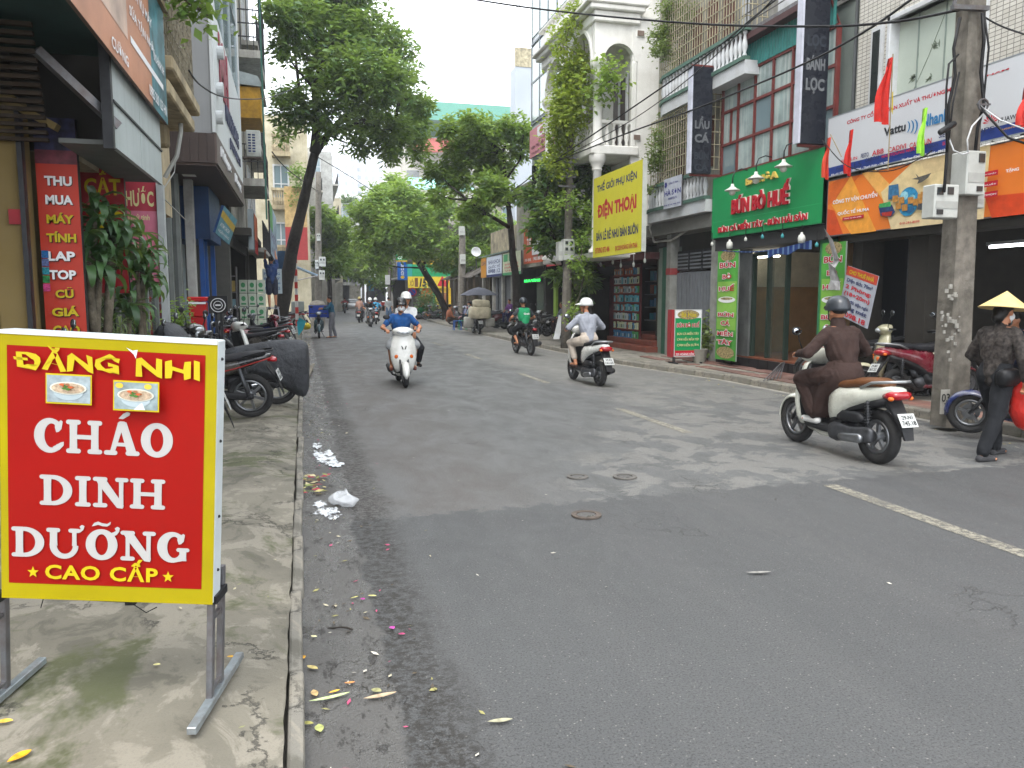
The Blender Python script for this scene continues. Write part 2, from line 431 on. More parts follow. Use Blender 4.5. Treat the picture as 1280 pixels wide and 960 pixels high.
def concrete_material(name, c1, c2, moss=.6, seed=0, red=False):
 m, q = newmat(name); b = q.bs; v = q.mapping(q.obj(), (1, 1, 1), loc=(seed*3.1, seed*1.7, 0))
 n1 = q.noise(v, 1.1, 7, .62, .3); n2 = q.noise(q.mapping(v, (1, .7, 1), (0, 0, .5)), 3.1, 7, .65, .6); f = q.noise(v, 120, 3, .7)
 c = q.mix(q.ramp(n1, (.35, 0.), (.65, 1.)), lin(c1), lin(c2))
 c = q.mix(q.math('MULTIPLY', q.ramp(n2, (.52, 0.), (.56, 1.)), .6), c, lin('8d877a'))
 c = q.mix(q.math('MULTIPLY', q.ramp(n2, (.40, 1.), (.45, 0.)), .6), c, lin('46443a'))
 c = q.mix(q.math('MULTIPLY', q.ramp(q.noise(v, .9, 6, .7, .5), (.53, 0.), (.60, 1.)), moss), c, lin('464a2c'))
 c = q.mix(q.ramp(f, (.3, .35), (.5, 0.)), c, lin('55524a'))
 cv = q.new('ShaderNodeTexVoronoi', feature='DISTANCE_TO_EDGE'); cv.inputs['Scale'].default_value = .75
 nn = q.new('ShaderNodeTexNoise'); nn.inputs['Scale'].default_value = 2.2; nn.inputs['Detail'].default_value = 8; nn.inputs['Roughness'].default_value = .7; q.l.new(v, nn.inputs['Vector'])
 va = q.new('ShaderNodeVectorMath', operation='ADD'); q.l.new(v, va.inputs[0]); q.l.new(nn.outputs['Color'], va.inputs[1]); q.l.new(va.outputs[0], cv.inputs['Vector'])
 ck = q.ramp(cv.outputs['Distance'], (.0, 1.), (.016, 0.)); ck = q.math('MULTIPLY', ck, q.ramp(q.noise(v, 1.3, 3), (.42, 0.), (.5, 1.)))
 c = q.mix(q.math('MULTIPLY', ck, .85), c, lin('2f2d28'))
 c = q.mix(q.math('MULTIPLY', q.ramp(q.noise(v, 16, 3, .8), (.70, 0.), (.74, 1.)), .5), c, lin('3d3a32'))
 q.l.new(c, b.inputs['Base Color']); b.inputs['Roughness'].default_value = .82
 h = q.math('ADD', q.math('MULTIPLY', f, .4), q.math('MULTIPLY', n2, 2.0)); h = q.math('SUBTRACT', h, q.math('MULTIPLY', ck, 2.5))
 q.bump(h, .5, .008); return m
MAT_ROAD = road_material()
MAT_PAVE = concrete_material('old_concrete', '615d52', '787366', .9)
MAT_PAVE2 = concrete_material('worn_concrete', '75716a', '87837a', .25, 2)
MAT_KERB = concrete_material('kerb_concrete', '6f6c64', '7e7a71', .5, 5)

def ip(Y, tab):
 if Y <= tab[0][0]: return tab[0][1]
 for (a, x), (b, y) in zip(tab, tab[1:]):
  if Y <= b: return x+(y-x)*(Y-a)/(b-a)
 return tab[-1][1]
LK = [(0, -.08), (42, -.05), (52, .5), (75, 2.2), (110, 4.6), (180, 11), (320, 30)]
RK = [(0, 8.16), (14, 8.15), (18, 7.55), (26, 7.55), (36, 7.75), (46, 8.1), (75, 9.4), (110, 12), (180, 18.5), (320, 38)]
ys = [-6, -3] + [i*1.0 for i in range(0, 60)] + [60+i*8 for i in range(0, 33)]
def sheet(name, left, right, z, mat, nx=4, zf=None, kind='structure', **kw):
 vs = []; fs = []
 for y in ys:
  a, b = left(y), right(y)
  for i in range(nx+1):
   x = a+(b-a)*i/nx; vs.append((x, y, (zf(x, y) if zf else z)))
 for j in range(len(ys)-1):
  for i in range(nx):
   k = j*(nx+1)+i; fs.append((k, k+1, k+nx+2, k+nx+1))
 m = MB(); m.v, m.f, m.mi = vs, fs, [0]*len(fs)
 return m.build(name, mat, kind=kind, label=kw.get('label'), fix=False)
m = MB(); m.quad((-700, -60, -.05), (700, -60, -.05), (700, 1400, -.05), (-700, 1400, -.05))
m.build('ground', M('bare_ground', '77736a', .95, var=.2, scale=.3), kind='structure', fix=False)
sheet('road', lambda y: ip(y, LK)-.02, lambda y: ip(y, RK)+.02, 0, MAT_ROAD)
sheet('side_road', lambda y: ip(y, RK)-.1, lambda y: 30, -.012, MAT_ROAD, 2)

# left pavement: uneven old concrete that slumps towards the kerb
gx = np.concatenate([np.arange(-6, -2, .25), np.arange(-2, -.119, .05)]); gx[-1] = -.112
gy = np.concatenate([np.arange(-1, 14, .05), np.arange(14, 48, .4)])
PX_, PY_ = np.meshgrid(gx, gy)
def fbm(x, y, s, o=3): return sum(mnoise.noise(Vector((x*s*2**k, y*s*2**k, 3.3)))/2**k for k in range(o))
Z = np.zeros_like(PX_)
for j in range(PX_.shape[0]):
 for i in range(PX_.shape[1]):
  x, y = PX_[j, i], PY_[j, i]
  z = .125 + .010*fbm(x, y, 1.3, 2)
  t = min(1, max(0, (x+.60)/.46)); z -= .055*t*t*(1+.35*math.sin(y*1.7))
  if y > 6.0 and y < 7.5 and x > -1: z += .018*math.sin((y-6)/1.5*PI)*t
  Z[j, i] = z
PX_[:, -1] += np.array([.011*mnoise.noise(Vector((y_*5, 1, 2))) for y_ in gy])+.004; ny_, nx_ = PX_.shape; idx = np.arange(ny_*nx_).reshape(ny_, nx_)
F4 = np.stack([idx[:-1, :-1], idx[:-1, 1:], idx[1:, 1:], idx[1:, :-1]], -1).reshape(-1, 4)
rawmesh('left_pavement', np.stack([PX_, PY_, Z], -1).reshape(-1, 3), F4, MAT_PAVE, smooth=True, kind='structure')
sheet('far_left_pavement', lambda y: ip(y, LK)-6, lambda y: ip(y, LK)-.12, .10, MAT_PAVE2, 2, zf=lambda x, y: .10 if y > 46.5 else -.2)
# left kerb: narrow cast stones, each a little out of line
kerb = thing('left_kerb', 'worn narrow concrete kerb running along the left edge of the road', 'kerb', (0, 0, 0))
y = .4; k = 0; base_k = {}
kr = random.Random(5)
while y < 46:
 L = .98 if y < 22 else 3.0
 key = L
 if key not in base_k:
  mm = MB(); mm.box((-.03, 0, -.16), (.03, L-.012, .0)); o = mm.build('kerbstone', MAT_KERB, kerb, bevel=.014, seg=2); base_k[key] = o
 else: o = base_k[key].copy(); col.objects.link(o); o.parent = kerb
 o.location = (-.078+kr.uniform(-.009, .009)+(ip(y, LK)+.08), y, .078+kr.uniform(-.012, .008)); o.rotation_euler = (kr.uniform(-.01, .01), kr.uniform(-.06, .06), kr.uniform(-.008, .008))
 y += L
# right pavement and kerb
def zr(x, y): return .12 + .006*fbm(x, y, .9, 2)
sheet('right_pavement', lambda y: ip(y, RK)+.16, lambda y: 15, .12, MAT_PAVE2, 12, zf=lambda x, y: zr(x, y) if y < 56 or y > 66 else -.02)
kr2 = thing('right_kerb', 'low grey concrete kerb along the right edge of the road', 'kerb', (0, 0, 0)); y = .5; kb = None
while y < 55:
 L = .97 if y < 24 else 2.4
 if kb is None or kbL != L:
  mm = MB(); mm.box((-.09, 0, -.2), (.09, L-.01, .0)); kb = mm.build('kerbstone', MAT_KERB, kr2, bevel=.02, seg=2); kbL = L; o = kb
 else: o = kb.copy(); col.objects.link(o); o.parent = kr2
 a, b_ = ip(y, RK), ip(y+L, RK)
 o.location = (a+.085, y, .124+kr.uniform(-.01, .008)); o.rotation_euler = (0, kr.uniform(-.03, .03), -math.atan2(b_-a, L)+kr.uniform(-.006, .006)); y += L
# pale strip of cement flush with the road along the right kerb
m = MB(); pts = [y for y in ys if 0 <= y < 46]
for a, b_ in zip(pts, pts[1:]): m.quad((ip(a, RK)-.13, a, .004), (ip(a, RK)+.01, a, .004), (ip(b_, RK)+.01, b_, .004), (ip(b_, RK)-.13, b_, .004))
m.build('gutter_strip', concrete_material('pale_cement', '8a8780', '96938c', 0, 8), kind='structure', fix=False)
# red paving tiles by the noodle shop
tiles = thing('red_tile_paving', 'patch of worn brick red paving tiles in front of the green noodle shop', 'paving', (0, 0, 0)); tb = []
for c_ in ('6d4a42', '775850', '634741'): tb.append(M('paver_'+c_, c_, .85, var=.2, scale=9, bump=.3, dirt=.5, dcol='8a8378'))
proto = []
for mt in tb:
 mm = MB(); mm.box((0, 0, 0), (.29, .29, .02)); proto.append(mm.build('tile', mt, tiles, bevel=.004))
tr_ = random.Random(3); n_t = 0
for i in range(4):
 for j in range(26):
  x, y = 8.42+i*.30, 11.0+j*.30
  if (i in (1,) and j > 8) or tr_.random() < .10: continue
  if n_t < 3: o = proto[n_t]
  else: o = proto[tr_.randrange(3)].copy(); col.objects.link(o); o.parent = tiles
  n_t += 1; o.location = (x, y, .118+tr_.uniform(0, .006)); o.rotation_euler = (tr_.uniform(-.01, .01), tr_.uniform(-.01, .01), 0)
m = MB(); m.box((8.3, 5.2, .10), (8.9, 10.6, .128)); m.build('paving_strip', M('red_strip', '8d6156', .9, var=.25, scale=5, dirt=.8, dcol='7d776c', bump=.3), kind='structure', bevel=.01)
# centre line dashes
def worn_paint():
 m, q = newmat('worn_road_paint'); v = q.obj()
 n = q.noise(v, 7, 7, .75); q.l.new(q.mix(n, lin('8a8678'), lin('989386')), q.bs.inputs['Base Color'])
 a = q.math('MULTIPLY', q.ramp(q.noise(v, 22, 6, .8), (.40, .12), (.55, .9)), q.ramp(q.noise(v, 2, 4), (.3, .35), (.5, .95)))
 q.l.new(a, q.bs.inputs['Alpha']); q.bs.inputs['Roughness'].default_value = .7; return m
WP = worn_paint(); m = MB()
for y0, y1, x in ((-2.0, -.2, 4.43), (.3, 2.6, 4.43), (3.3, 5.85, 4.46), (8.6, 10.8, 4.52), (14.4, 16.4, 4.55), (20.5, 22.6, 4.6), (26.6, 28.8, 4.6), (33, 35, 4.65), (39, 41, 4.7)):
 m.quad((x-.07, y0, .005), (x+.07, y0, .005), (x+.07, y1, .005), (x-.07, y1, .005))
m.build('centre_line', WP, kind='structure', fix=False)
# cross-lines far ahead
m = MB()
for y in (51, 52.2, 53.4): m.quad((2.5, y, .005), (8, y, .005), (8, y+.5, .005), (2.5, y+.5, .005))
m.build('crossing_lines', WP, kind='structure', fix=False)

# ---- small things lying on the road
def ring_cover(x, y, r, label, mat, gap=.9):
 t = thing('manhole_cover', label, 'manhole cover', (x, y, .004)); mm = MB()
 mm.lathe([(r*.66, .0), (r*.66, .012), (r, .012), (r, 0)], 28, closed=True); mm.build('rim', mat, t)
 mm = MB(); mm.lathe([(0, .0), (0, .006), (r*.64, .006), (r*.64, 0)], 24); mm.build('lid', MAT_ROAD, t)
 return t
p = atZ(733, 645); ring_cover(p.x, p.y, .115, 'small rusty brown manhole ring nearest the camera in the road', M('rust', '5a514a', .8, var=.25, scale=20, bump=.4))
p = atZ(722, 597); ring_cover(p.x, p.y, .10, 'left of the two pale round patches set in the road', M('palering', '625f5b', .8, var=.2))
p = atZ(781, 597); ring_cover(p.x, p.y, .11, 'right of the two pale round patches set in the road', M('palering', '625f5b', .8))
def blob(name, cx, cy, rx, ry, mat, z=.004, n=26, jag=.35, seed=1, h=.003, **kw):
 r = random.Random(seed); mm = MB(); pts = []
 for k in range(n):
  a = 2*PI*k/n; q_ = 1+r.uniform(-jag, jag); pts.append((cx+rx*q_*math.cos(a), cy+ry*q_*math.sin(a), z+h))
 low = [(a*1.0, b, z-.002) for a, b, c in pts]; mm._a(pts+low, [tuple(range(n))]+[(k+n, (k+1) % n+n, (k+1) % n, k) for k in range(n)])
 return mm.build(name, mat, **kw)
WPNT, q = newmat('spilt_paint'); q.bs.inputs['Base Color'].default_value = (.72, .75, .78, 1); q.bs.inputs['Roughness'].default_value = .3; v = q.obj()
gm = q.new('ShaderNodeVectorMath', operation='LENGTH'); q.l.new(v, gm.inputs[0]); q.l.new(q.ramp(q.noise(q.mapping(v, (1, .55, 1)), 9, 7, .75), (.44, 0.), (.50, 1.)), q.bs.inputs['Alpha'])
p = atZ(405, 570); t = thing('paint_spill', 'white paint splash in the gutter beyond the plastic bag', 'paint spill', (0, 0, 0))
for k, (dx, dy, a, b) in enumerate(((0, 0, .10, .34), (.05, -.2, .08, .25), (-.06, .55, .05, .15), (.1, -.5, .07, .12))): blob('splash', p.x+dx, p.y+dy, a, b, WPNT, .006+.002*k, seed=k+3, parent=t)
p = atZ(408, 640); t = thing('paint_spill', 'white paint splash in the gutter at the near end of the plastic bag', 'paint spill', (0, 0, 0))
for k, (dx, dy, a, b) in enumerate(((0, 0, .085, .13), (-.03, .22, .06, .1), (.05, -.14, .05, .1))): blob('splash', p.x+dx, p.y+dy, a, b, WPNT, .006+.002*k, seed=k+13, parent=t)
# crumpled clear plastic bag
r = random.Random(2); bagv = MB(); bagv.ell((0, 0, 0), (.09, .14, .05), 30, 18)
bagv.v = [(x*(1+.9*mnoise.noise(Vector((x*14, y*14, z*14)))), y*(1+.4*mnoise.noise(Vector((x*11+5, y*11, z*14)))), max(-.05, z*(1+1.2*mnoise.noise(Vector((x*18, y*18+3, z*9)))))+.05) for x, y, z in bagv.v]
p = atZ(432, 632)
bagv.build('plastic_bag', M('thin_plastic', 'e6e9ec', .2, alpha=.42, var=.03, bump=.9, bscale=35, bdist=.02), smooth=True, label='crumpled clear plastic bag lying in the left gutter', cat='plastic bag', loc=(p.x-.02, p.y, .01), rz=.4)
# leaves and petals
def leaf(L, wd, c, x, y, z, rot, label, seed, curl=.25, group='fallen leaves and petals along the gutter'):
 r = random.Random(seed); vs = []; fs = []; n = 7
 for i in range(n+1):
  t = i/n; ww = wd*math.sin(PI*min(1, t*1.02+.02))**.75*.5
  bx = curl*L*.5*(t-.5)**2; zz = .004+L*curl*.35*(t-.5)**2
  vs += [(bx-ww, (t-.5)*L, zz+ww*.25), (bx, (t-.5)*L, zz), (bx+ww, (t-.5)*L, zz+ww*.25)]
 for i in range(n):
  for k in range(2): a = i*3+k; fs.append((a, a+1, a+4, a+3))
 m_ = MB(); m_.v = vs; m_.f = fs; m_.mi = [0]*len(fs)
 o = m_.build('fallen_leaf', M('leaf_'+c, c, .55, var=.25, scale=30), smooth=True, label=label, cat='leaf', group=group, loc=(x, y, z), rz=rot)
 return o
LV = [(412, 874, .17, .024, 'b7c78c', 1.75, 'long narrow pale green leaf lying in the gutter'), (475, 872, .14, .03, 'b09a7d', 1.7, 'long dry pinkish brown leaf beside the long green one'),
 (390, 836, .065, .028, 'b5a46a', .8, 'tan curled leaf close to the kerb above the green leaf'), (437, 855, .045, .016, 'd98a4e', 1.5, 'small orange leaf in the gutter above the long green leaf'),
 (418, 866, .05, .016, 'd9a83a', 1.9, 'small yellow leaf lying just above the long green leaf'), (399, 912, .06, .035, 'a3a866', .1, 'pale green cupped leaf near the kerb at the bottom'),
 (625, 903, .1, .028, '9d9a80', 1.5, 'single pale leaf lying out on the asphalt at the bottom'), (393, 868, .06, .03, 'b39868', .2, 'brown leaf stub touching the stem of the long green leaf'),
 (470, 865, .05, .035, '8f8d62', .9, 'olive leaf lying on the dry pinkish brown leaf'), (384, 906, .05, .025, '8f8b4b', 1.2, 'olive yellow leaf against the kerb near the bottom'),
 (948, 717, .16, .03, '85837e', 1.4, 'grey flat scrap lying in the middle of the road'), (490, 786, .035, .03, 'b5489c', .3, 'brightest pink petal on the road'),
 (502, 794, .035, .022, 'a83a68', 1.3, 'dark pink petal next to the bright pink petal'), (453, 750, .03, .025, 'a8378c', .7, 'pink petal between two yellow leaves in the gutter'),
 (465, 746, .05, .02, 'c2bc79', 1.2, 'pale yellow leaf right of the pink petal in the gutter'), (443, 748, .05, .014, 'b5b06c', 2.0, 'pale yellow leaf left of the pink petal in the gutter'),
 (392, 797, .035, .02, 'd8d3a4', .9, 'cream petal in the gutter halfway down'), (378, 823, .035, .03, 'd29a2f', .4, 'orange leaf against the kerb beside the tan leaf')]
for i, (px, py, L, wd, c, rt, lb) in enumerate(LV):
 p = atZ(px, py, .006); leaf(L, wd, c, p.x, p.y, .008, rt, lb, i)
for px, py, L, wd, c, rt, lb in ((25, 952, .08, .04, 'e0a528', 2.4, 'yellow leaf on the left pavement at the bottom corner'), (5, 908, .06, .03, 'd8b24a', 1.5, 'yellow leaf at the left picture edge below the sign'),
       (196, 836, .03, .02, 'd8cf8e', 1.4, 'cream leaf under the red sign board on the pavement'), (288, 826, .03, .02, 'd0a040', 1.2, 'orange leaf behind the right foot of the sign')):
 p = atZ(px, py, .12); leaf(L, wd, c, p.x, p.y, .134, rt, lb, 99, group='fallen leaves on the pavement')
# heap of swept leaves in the gutter and fine litter nobody could count
def litter(name, n, box, cols, size, seed, label, z=.008, zj=.0, along=None):
 r = np.random.RandomState(seed); c = np.stack([r.uniform(box[0], box[1], n), r.uniform(box[2], box[3], n), z+zj*r.rand(n)], -1)
 if along is not None: c[:, 0] = along(r, n)
 a = r.uniform(0, 6.28, n); s = size*(.4+r.rand(n)*.9); d = np.stack([np.cos(a), np.sin(a), r.uniform(-.2, .2, n)], -1)*s[:, None]; e = np.stack([-np.sin(a), np.cos(a), r.uniform(-.4, .4, n)], -1)*(s*.38)[:, None]
 V = np.stack([c-d, c+e, c+d, c-e], 1).reshape(-1, 3); V[:, 2] = np.maximum(V[:, 2], .003); F = np.arange(4*n).reshape(n, 4)
 return rawmesh(name, V, F, [M('leaf_'+x, x, .6, var=.25, scale=30) for x in cols], mi=r.randint(0, len(cols), n), kind='stuff', label=label, cat='litter')
p = atZ(392, 608); litter('swept_leaves', 70, (p.x-.13, p.x+.12, p.y-.35, p.y+.3), ('b5a870', '7f8a4a', 'a8434f', 'c9bd95', '6a5a3e'), .045, 1, 'small heap of yellow and pink leaves against the kerb', .01, .05)
litter('gutter_litter', 420, (0, .6, 2, 30), ('b5ad93', '4a4238', '8f8a58', 'b0506f', '5b5040', 'd0cabb'), .02, 4, 'scattered leaf scraps along the left gutter', along=lambda r, n: np.abs(r.normal(0, .28, n))+.02)
litter('road_scraps', 260, (.6, 8, 3, 30), ('a9a59a', '4b4741', '8f8b80', 'c7c2b5'), .016, 6, 'scattered pale scraps over the road')
litter('pavement_scraps', 160, (-4, -.15, 2, 14), ('b6ad8e', '5c5444', '8a8a5c', 'c9c3b0'), .014, 8, 'scattered scraps on the left pavement', .135)
litter('right_gutter_litter', 200, (7.5, 8.1, 6, 34), ('b5a870', '6d6046', 'c7b74f', 'b9b3a5'), .022, 9, 'scattered scraps along the right kerb')
def stick(px, py, ln, mat, label, seed):
 p = atZ(px, py); r = random.Random(seed); mm = MB(); q_ = [(r.uniform(-.012, .012), ln*(t-.5), .008+.004*math.sin(t*5)) for t in (0, .25, .5, .75, 1)]
 q_ = [(x+.03*math.sin(3*y/ln), y, z) for x, y, z in q_]
 return mm.tube(q_, [.004, .005, .004, .004, .002], 6).build('twig', mat, label=label, cat='twig', loc=(p.x, p.y, 0), rz=1.4+seed*.2)
stick(425, 787, .12, M('twig', '2e2924', .8), 'dark curved twig in the gutter beside a pink petal', 1)
m = MB(); p = atZ(384, 468)
for k in range(3): m.bar((p.x-.2+.1*k, p.y-1.2, .05), (p.x-.05+.1*k, p.y+.9+.3*k, .06+.02*k), .07, .03)
m.build('scrap_boards', M('old_wood', '7a7468', .85, var=.2, scale=8, streak=.4), label='loose weathered boards lying over the left kerb', cat='boards')
# ================================================================== common surface colours
WHITE_P = M('white_paint', 'c9cccf', .5, var=.05, scale=3, dirt=.5, dcol='8d8c84', dscale=3)
RED_V = M('red_vinyl', '8c0c06', .6, var=.06, scale=2.5, dirt=.2, dcol='7a170e', spec=.12)
YEL_V = M('yellow_vinyl', '9a8c04', .6, var=.07, scale=3, spec=.12, dirt=.15, dcol='7a6f20')
WHT_V = M('white_vinyl', 'a5a3a1', .42, var=.04)
YLW_L = M('yellow_letter', 'b8a40c', .45, var=.05)
WHT_L = M('white_letter', 'dfe0e2', .45, var=.03)
STEEL = M('painted_steel', '74767a', .45, metal=.6, var=.15, scale=14, dirt=.5, dcol='5a4436', dscale=9)
DKSTEEL = M('dark_steel', '2c2d30', .5, metal=.5, var=.2, scale=10)
BLACK = M('black_plastic', '17181a', .45, var=.1)
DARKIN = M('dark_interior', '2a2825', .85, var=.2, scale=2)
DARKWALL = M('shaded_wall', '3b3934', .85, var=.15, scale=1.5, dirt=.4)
GLASSD = M('dark_glass', '1c2324', .06, var=.05, spec=.9)
GLASSM = M('grey_glass', '6f8288', .08, var=.08, spec=.9, scale=.7)
GLASSL = M('pale_glass', 'a9b8b8', .12, var=.10, spec=.8, scale=.9)
CABLE = M('cable_rubber', '141416', .55, var=.05)

# ================================================================== the food sign in the foreground
def glyph(mb, ch, P, x, y, s):
 """heavy rounded slab letter, s = cap height, returns its width in cap heights"""
 k = [0]
 def D(): k[0] += 1; return .00018*k[0]
 def poly(pts): d = P.k*.0015+.0015+D(); mb._a([P.at(x+a*s*P.au, y+b*s*P.av, d) for a, b in pts], [tuple(range(len(pts)))])
 def serif(cx, cy, w_, h_):
  n = 5; pts = []; r = h_/2
  for k_ in range(n+1): a = -PI/2+PI*k_/n; pts.append((cx+w_/2-r+r*math.cos(a), cy+r*math.sin(a)))
  for k_ in range(n+1): a = PI/2+PI*k_/n; pts.append((cx-w_/2+r+r*math.cos(a), cy+r*math.sin(a)))
  poly(pts)
 def stem(x0, y0, x1, y1, w0, w1=None, waist=.9):
  w1 = w1 or w0; N = 6; L_ = []; Rr = []
  for k_ in range(N+1):
   t = k_/N; ww = (w0+(w1-w0)*t)*(waist+(1-waist)*abs(2*t-1)**2.2)/2; cx = x0+(x1-x0)*t; cy = y0+(y1-y0)*t
   L_.append((cx-ww, cy)); Rr.append((cx+ww, cy))
  poly(L_+Rr[::-1])
 def ring(cx, cy, rx, ry, ix, iy, a0, a1, ox=0, oy=0, n=26):
  o_ = [(cx+rx*math.cos(R_(a0+(a1-a0)*k_/n)), cy+ry*math.sin(R_(a0+(a1-a0)*k_/n))) for k_ in range(n+1)]
  i_ = [(cx+ox+ix*math.cos(R_(a0+(a1-a0)*k_/n)), cy+oy+iy*math.sin(R_(a0+(a1-a0)*k_/n))) for k_ in range(n+1)]
  for k_ in range(n):
   d = P.k*.0015+.0015
   mb._a([P.at(x+a*s*P.au, y+b*s*P.av, d+.00017) for a, b in (o_[k_], o_[k_+1], i_[k_+1], i_[k_])], [(0, 1, 2, 3)])
 W = {'C': .98, 'H': 1.18, 'Á': 1.12, 'A': 1.12, 'O': 1.06, 'D': 1.08, 'I': .58, 'N': 1.16, 'Ư': 1.22, 'Ỡ': 1.10, 'G': 1.10}[ch]
 if ch in 'CG':
  ring(.5, .5, .48, .52, .22, .36, 48, 318, .06, 0); poly([(.70, .60), (.78, .62), (.86, .70), (.90, .93), (.84, .97), (.76, .90), (.66, .88), (.66, .74)])
  if ch == 'C': poly([(.62, .03), (.80, .08), (.93, .22), (.93, .33), (.84, .31), (.70, .22), (.60, .17)])
  else: serif(.84, .42, .42, .13); stem(.84, .05, .84, .42, .24); poly([(.60, .0), (.80, .04), (.92, .10), (.88, .24), (.64, .17)])
 if ch in 'HN':
  W_ = W; serif(.25, .07, .46, .14); serif(.25, .93, .46, .14)
  if ch == 'H': serif(W_-.27, .07, .46, .14); stem(.25, .05, .25, .95, .25); stem(W_-.27, .05, W_-.27, .95, .25); poly([(.3, .43), (W_-.3, .43), (W_-.3, .56), (.3, .56)]); serif(W_-.27, .93, .46, .14)
  else: stem(.25, .05, .25, .9, .14); stem(W_-.25, .02, W_-.25, .95, .15); poly([(.08, .97), (.38, .99), (W_-.17, .10), (W_-.20, -.02), (W_-.38, .0), (.20, .75)]); serif(W_-.23, .93, .42, .14)
 if ch in 'ÁA':
  stem(.26, .06, .54, .98, .15, .20, 1); stem(.88, .06, .58, 1.0, .30, .24, 1); poly([(.38, .27), (.76, .27), (.74, .38), (.42, .38)]); serif(.22, .07, .42, .14); serif(.90, .07, .44, .14)
  poly([(.42, .96), (.5, 1.02), (.64, 1.02), (.70, .96)])
  poly([(.46, 1.10), (.60, 1.09), (.80, 1.21), (.82, 1.28), (.72, 1.31), (.60, 1.25)])
 if ch in 'OỠ':
  ring(.53, .5, .50, .52, .20, .35, 0, 360, 0, 0, 40)
  if ch == 'Ỡ':
   poly([(.90, .80), (1.0, .84), (1.08, .95), (1.10, 1.08), (1.02, 1.12), (.94, 1.06), (.98, .98), (.90, .93), (.82, .90)])
   poly([(.22, 1.10), (.30, 1.22), (.42, 1.27), (.55, 1.22), (.70, 1.20), (.82, 1.28), (.80, 1.18), (.70, 1.11), (.56, 1.12), (.42, 1.16), (.30, 1.12)])
 if ch == 'D': serif(.24, .07, .44, .14); serif(.24, .93, .44, .14); stem(.27, .05, .27, .95, .25); ring(.42, .5, .62, .50, .34, .36, -90, 90)
 if ch == 'I': serif(.29, .07, .50, .14); serif(.29, .93, .50, .14); stem(.29, .05, .29, .95, .25)
 if ch == 'Ư':
  serif(.24, .93, .44, .14); serif(.90, .93, .38, .14); stem(.25, .42, .25, .95, .25); stem(.90, .42, .90, .95, .15); ring(.575, .43, .45, .45, .25, .28, 180, 360, .025, 0, 18)
  poly([(.98, .86), (1.08, .88), (1.18, .97), (1.22, 1.10), (1.14, 1.14), (1.06, 1.08), (1.10, 1.0), (1.04, .95), (.98, .95)])
 return W
def slab_text(P, t, u0, v0, u1, cap, mat):
 ws = [glyph(MB(), c, P, 0, 0, .1) for c in t]; tot = sum(ws)-.0; s = (u1-u0)/(tot*P.au)
 mb = MB(); u = u0; sv = cap
 au = P.au
 for c, w_ in zip(t, ws):
  P.au = s/cap*au; glyph(mb, c, P, u, v0, cap); u += w_*s*au
 P.au = au; P.k += 1
 return mb.build('lettering', mat, P.root, fix=False)
S1 = thing('street_signboard', 'large red board with yellow border on steel legs on the left pavement in the foreground', 'sign', (-.77, 3.08, .13), -R_(11.5))
rl = R_(3.4); bw, bh = .742, .965
Um = Vector((math.cos(rl), 0, -math.sin(rl))); Vm = Vector((math.sin(rl), 0, math.cos(rl)))
o_ = Vector((.44, -.045, .405)) - Um*bw
P = Panel(S1, o_, Um*bw, Vm*bh, world=False); P.au = bh/bw; P.av = 1.0
mb = MB(); mb.prism([(0, 0), (1, 0), (1, 1), (0, 1)], P.o-P.N*.004, P.U, P.V, -P.N*.086)
mb.build('frame', M('sign_frame_white', 'c3cbcd', .4, var=.07, scale=5, dirt=.35, dcol='8b8e89', bump=.15, bscale=9, bdist=.01), S1, bevel=.006, seg=2)
P.k = 0; P.rect(0, 0, 1, 1, YEL_V, 'border'); P.rect(.036, .060, .945, .945, RED_V, 'face')
P.rect(0, .985, 1, 1.0, WHITE_P, 'top_edge')
slab_text(P, 'CHÁO', .155, .560, .805, .124, WHT_V)
slab_text(P, 'DINH', .18, .362, .775, .114, WHT_V)
slab_text(P, 'DƯỠNG', .05, .163, .895, .114, WHT_V)
P.text('CAO CẤP', .21, .082, .74, .168, YLW_L, bold=.03, spacing=1.1)
star = [(math.cos(PI/2+k*PI/5)*(1 if k % 2 == 0 else .42), math.sin(PI/2+k*PI/5)*(1 if k % 2 == 0 else .42)) for k in range(10)]
for cu in (.155, .79): P.poly([(cu+a*.028, .107+b*.023) for a, b in star], YLW_L, 'star')
# brush style title
mb = MB(); P.k += 1
def brush(t, u0, u1, v0, v1):
 m2 = MB(); text_to(m2, t, (0, 0, 0), (1, 0, 0), (0, 1, 0), bold=.035)
 pts = [(a+.010*math.sin(b*7+a*9), b+.05*math.sin(a*23)+.05*math.sin(a*55+b*3)) for a, b, c in m2.v]
 o = len(mb.v); mb.v += [tuple(P.at(u0+(u1-u0)*a, v0+(v1-v0)*b, .0015*P.k+.002)) for a, b in pts]; mb.f += [tuple(i+o for i in f) for f in m2.f]; mb.mi += [0]*len(m2.f)
brush('ĐĂNG', .075, .555, .862, .945); brush('NHI', .63, .925, .856, .92)
mb.build('lettering', YLW_L, S1, fix=False)
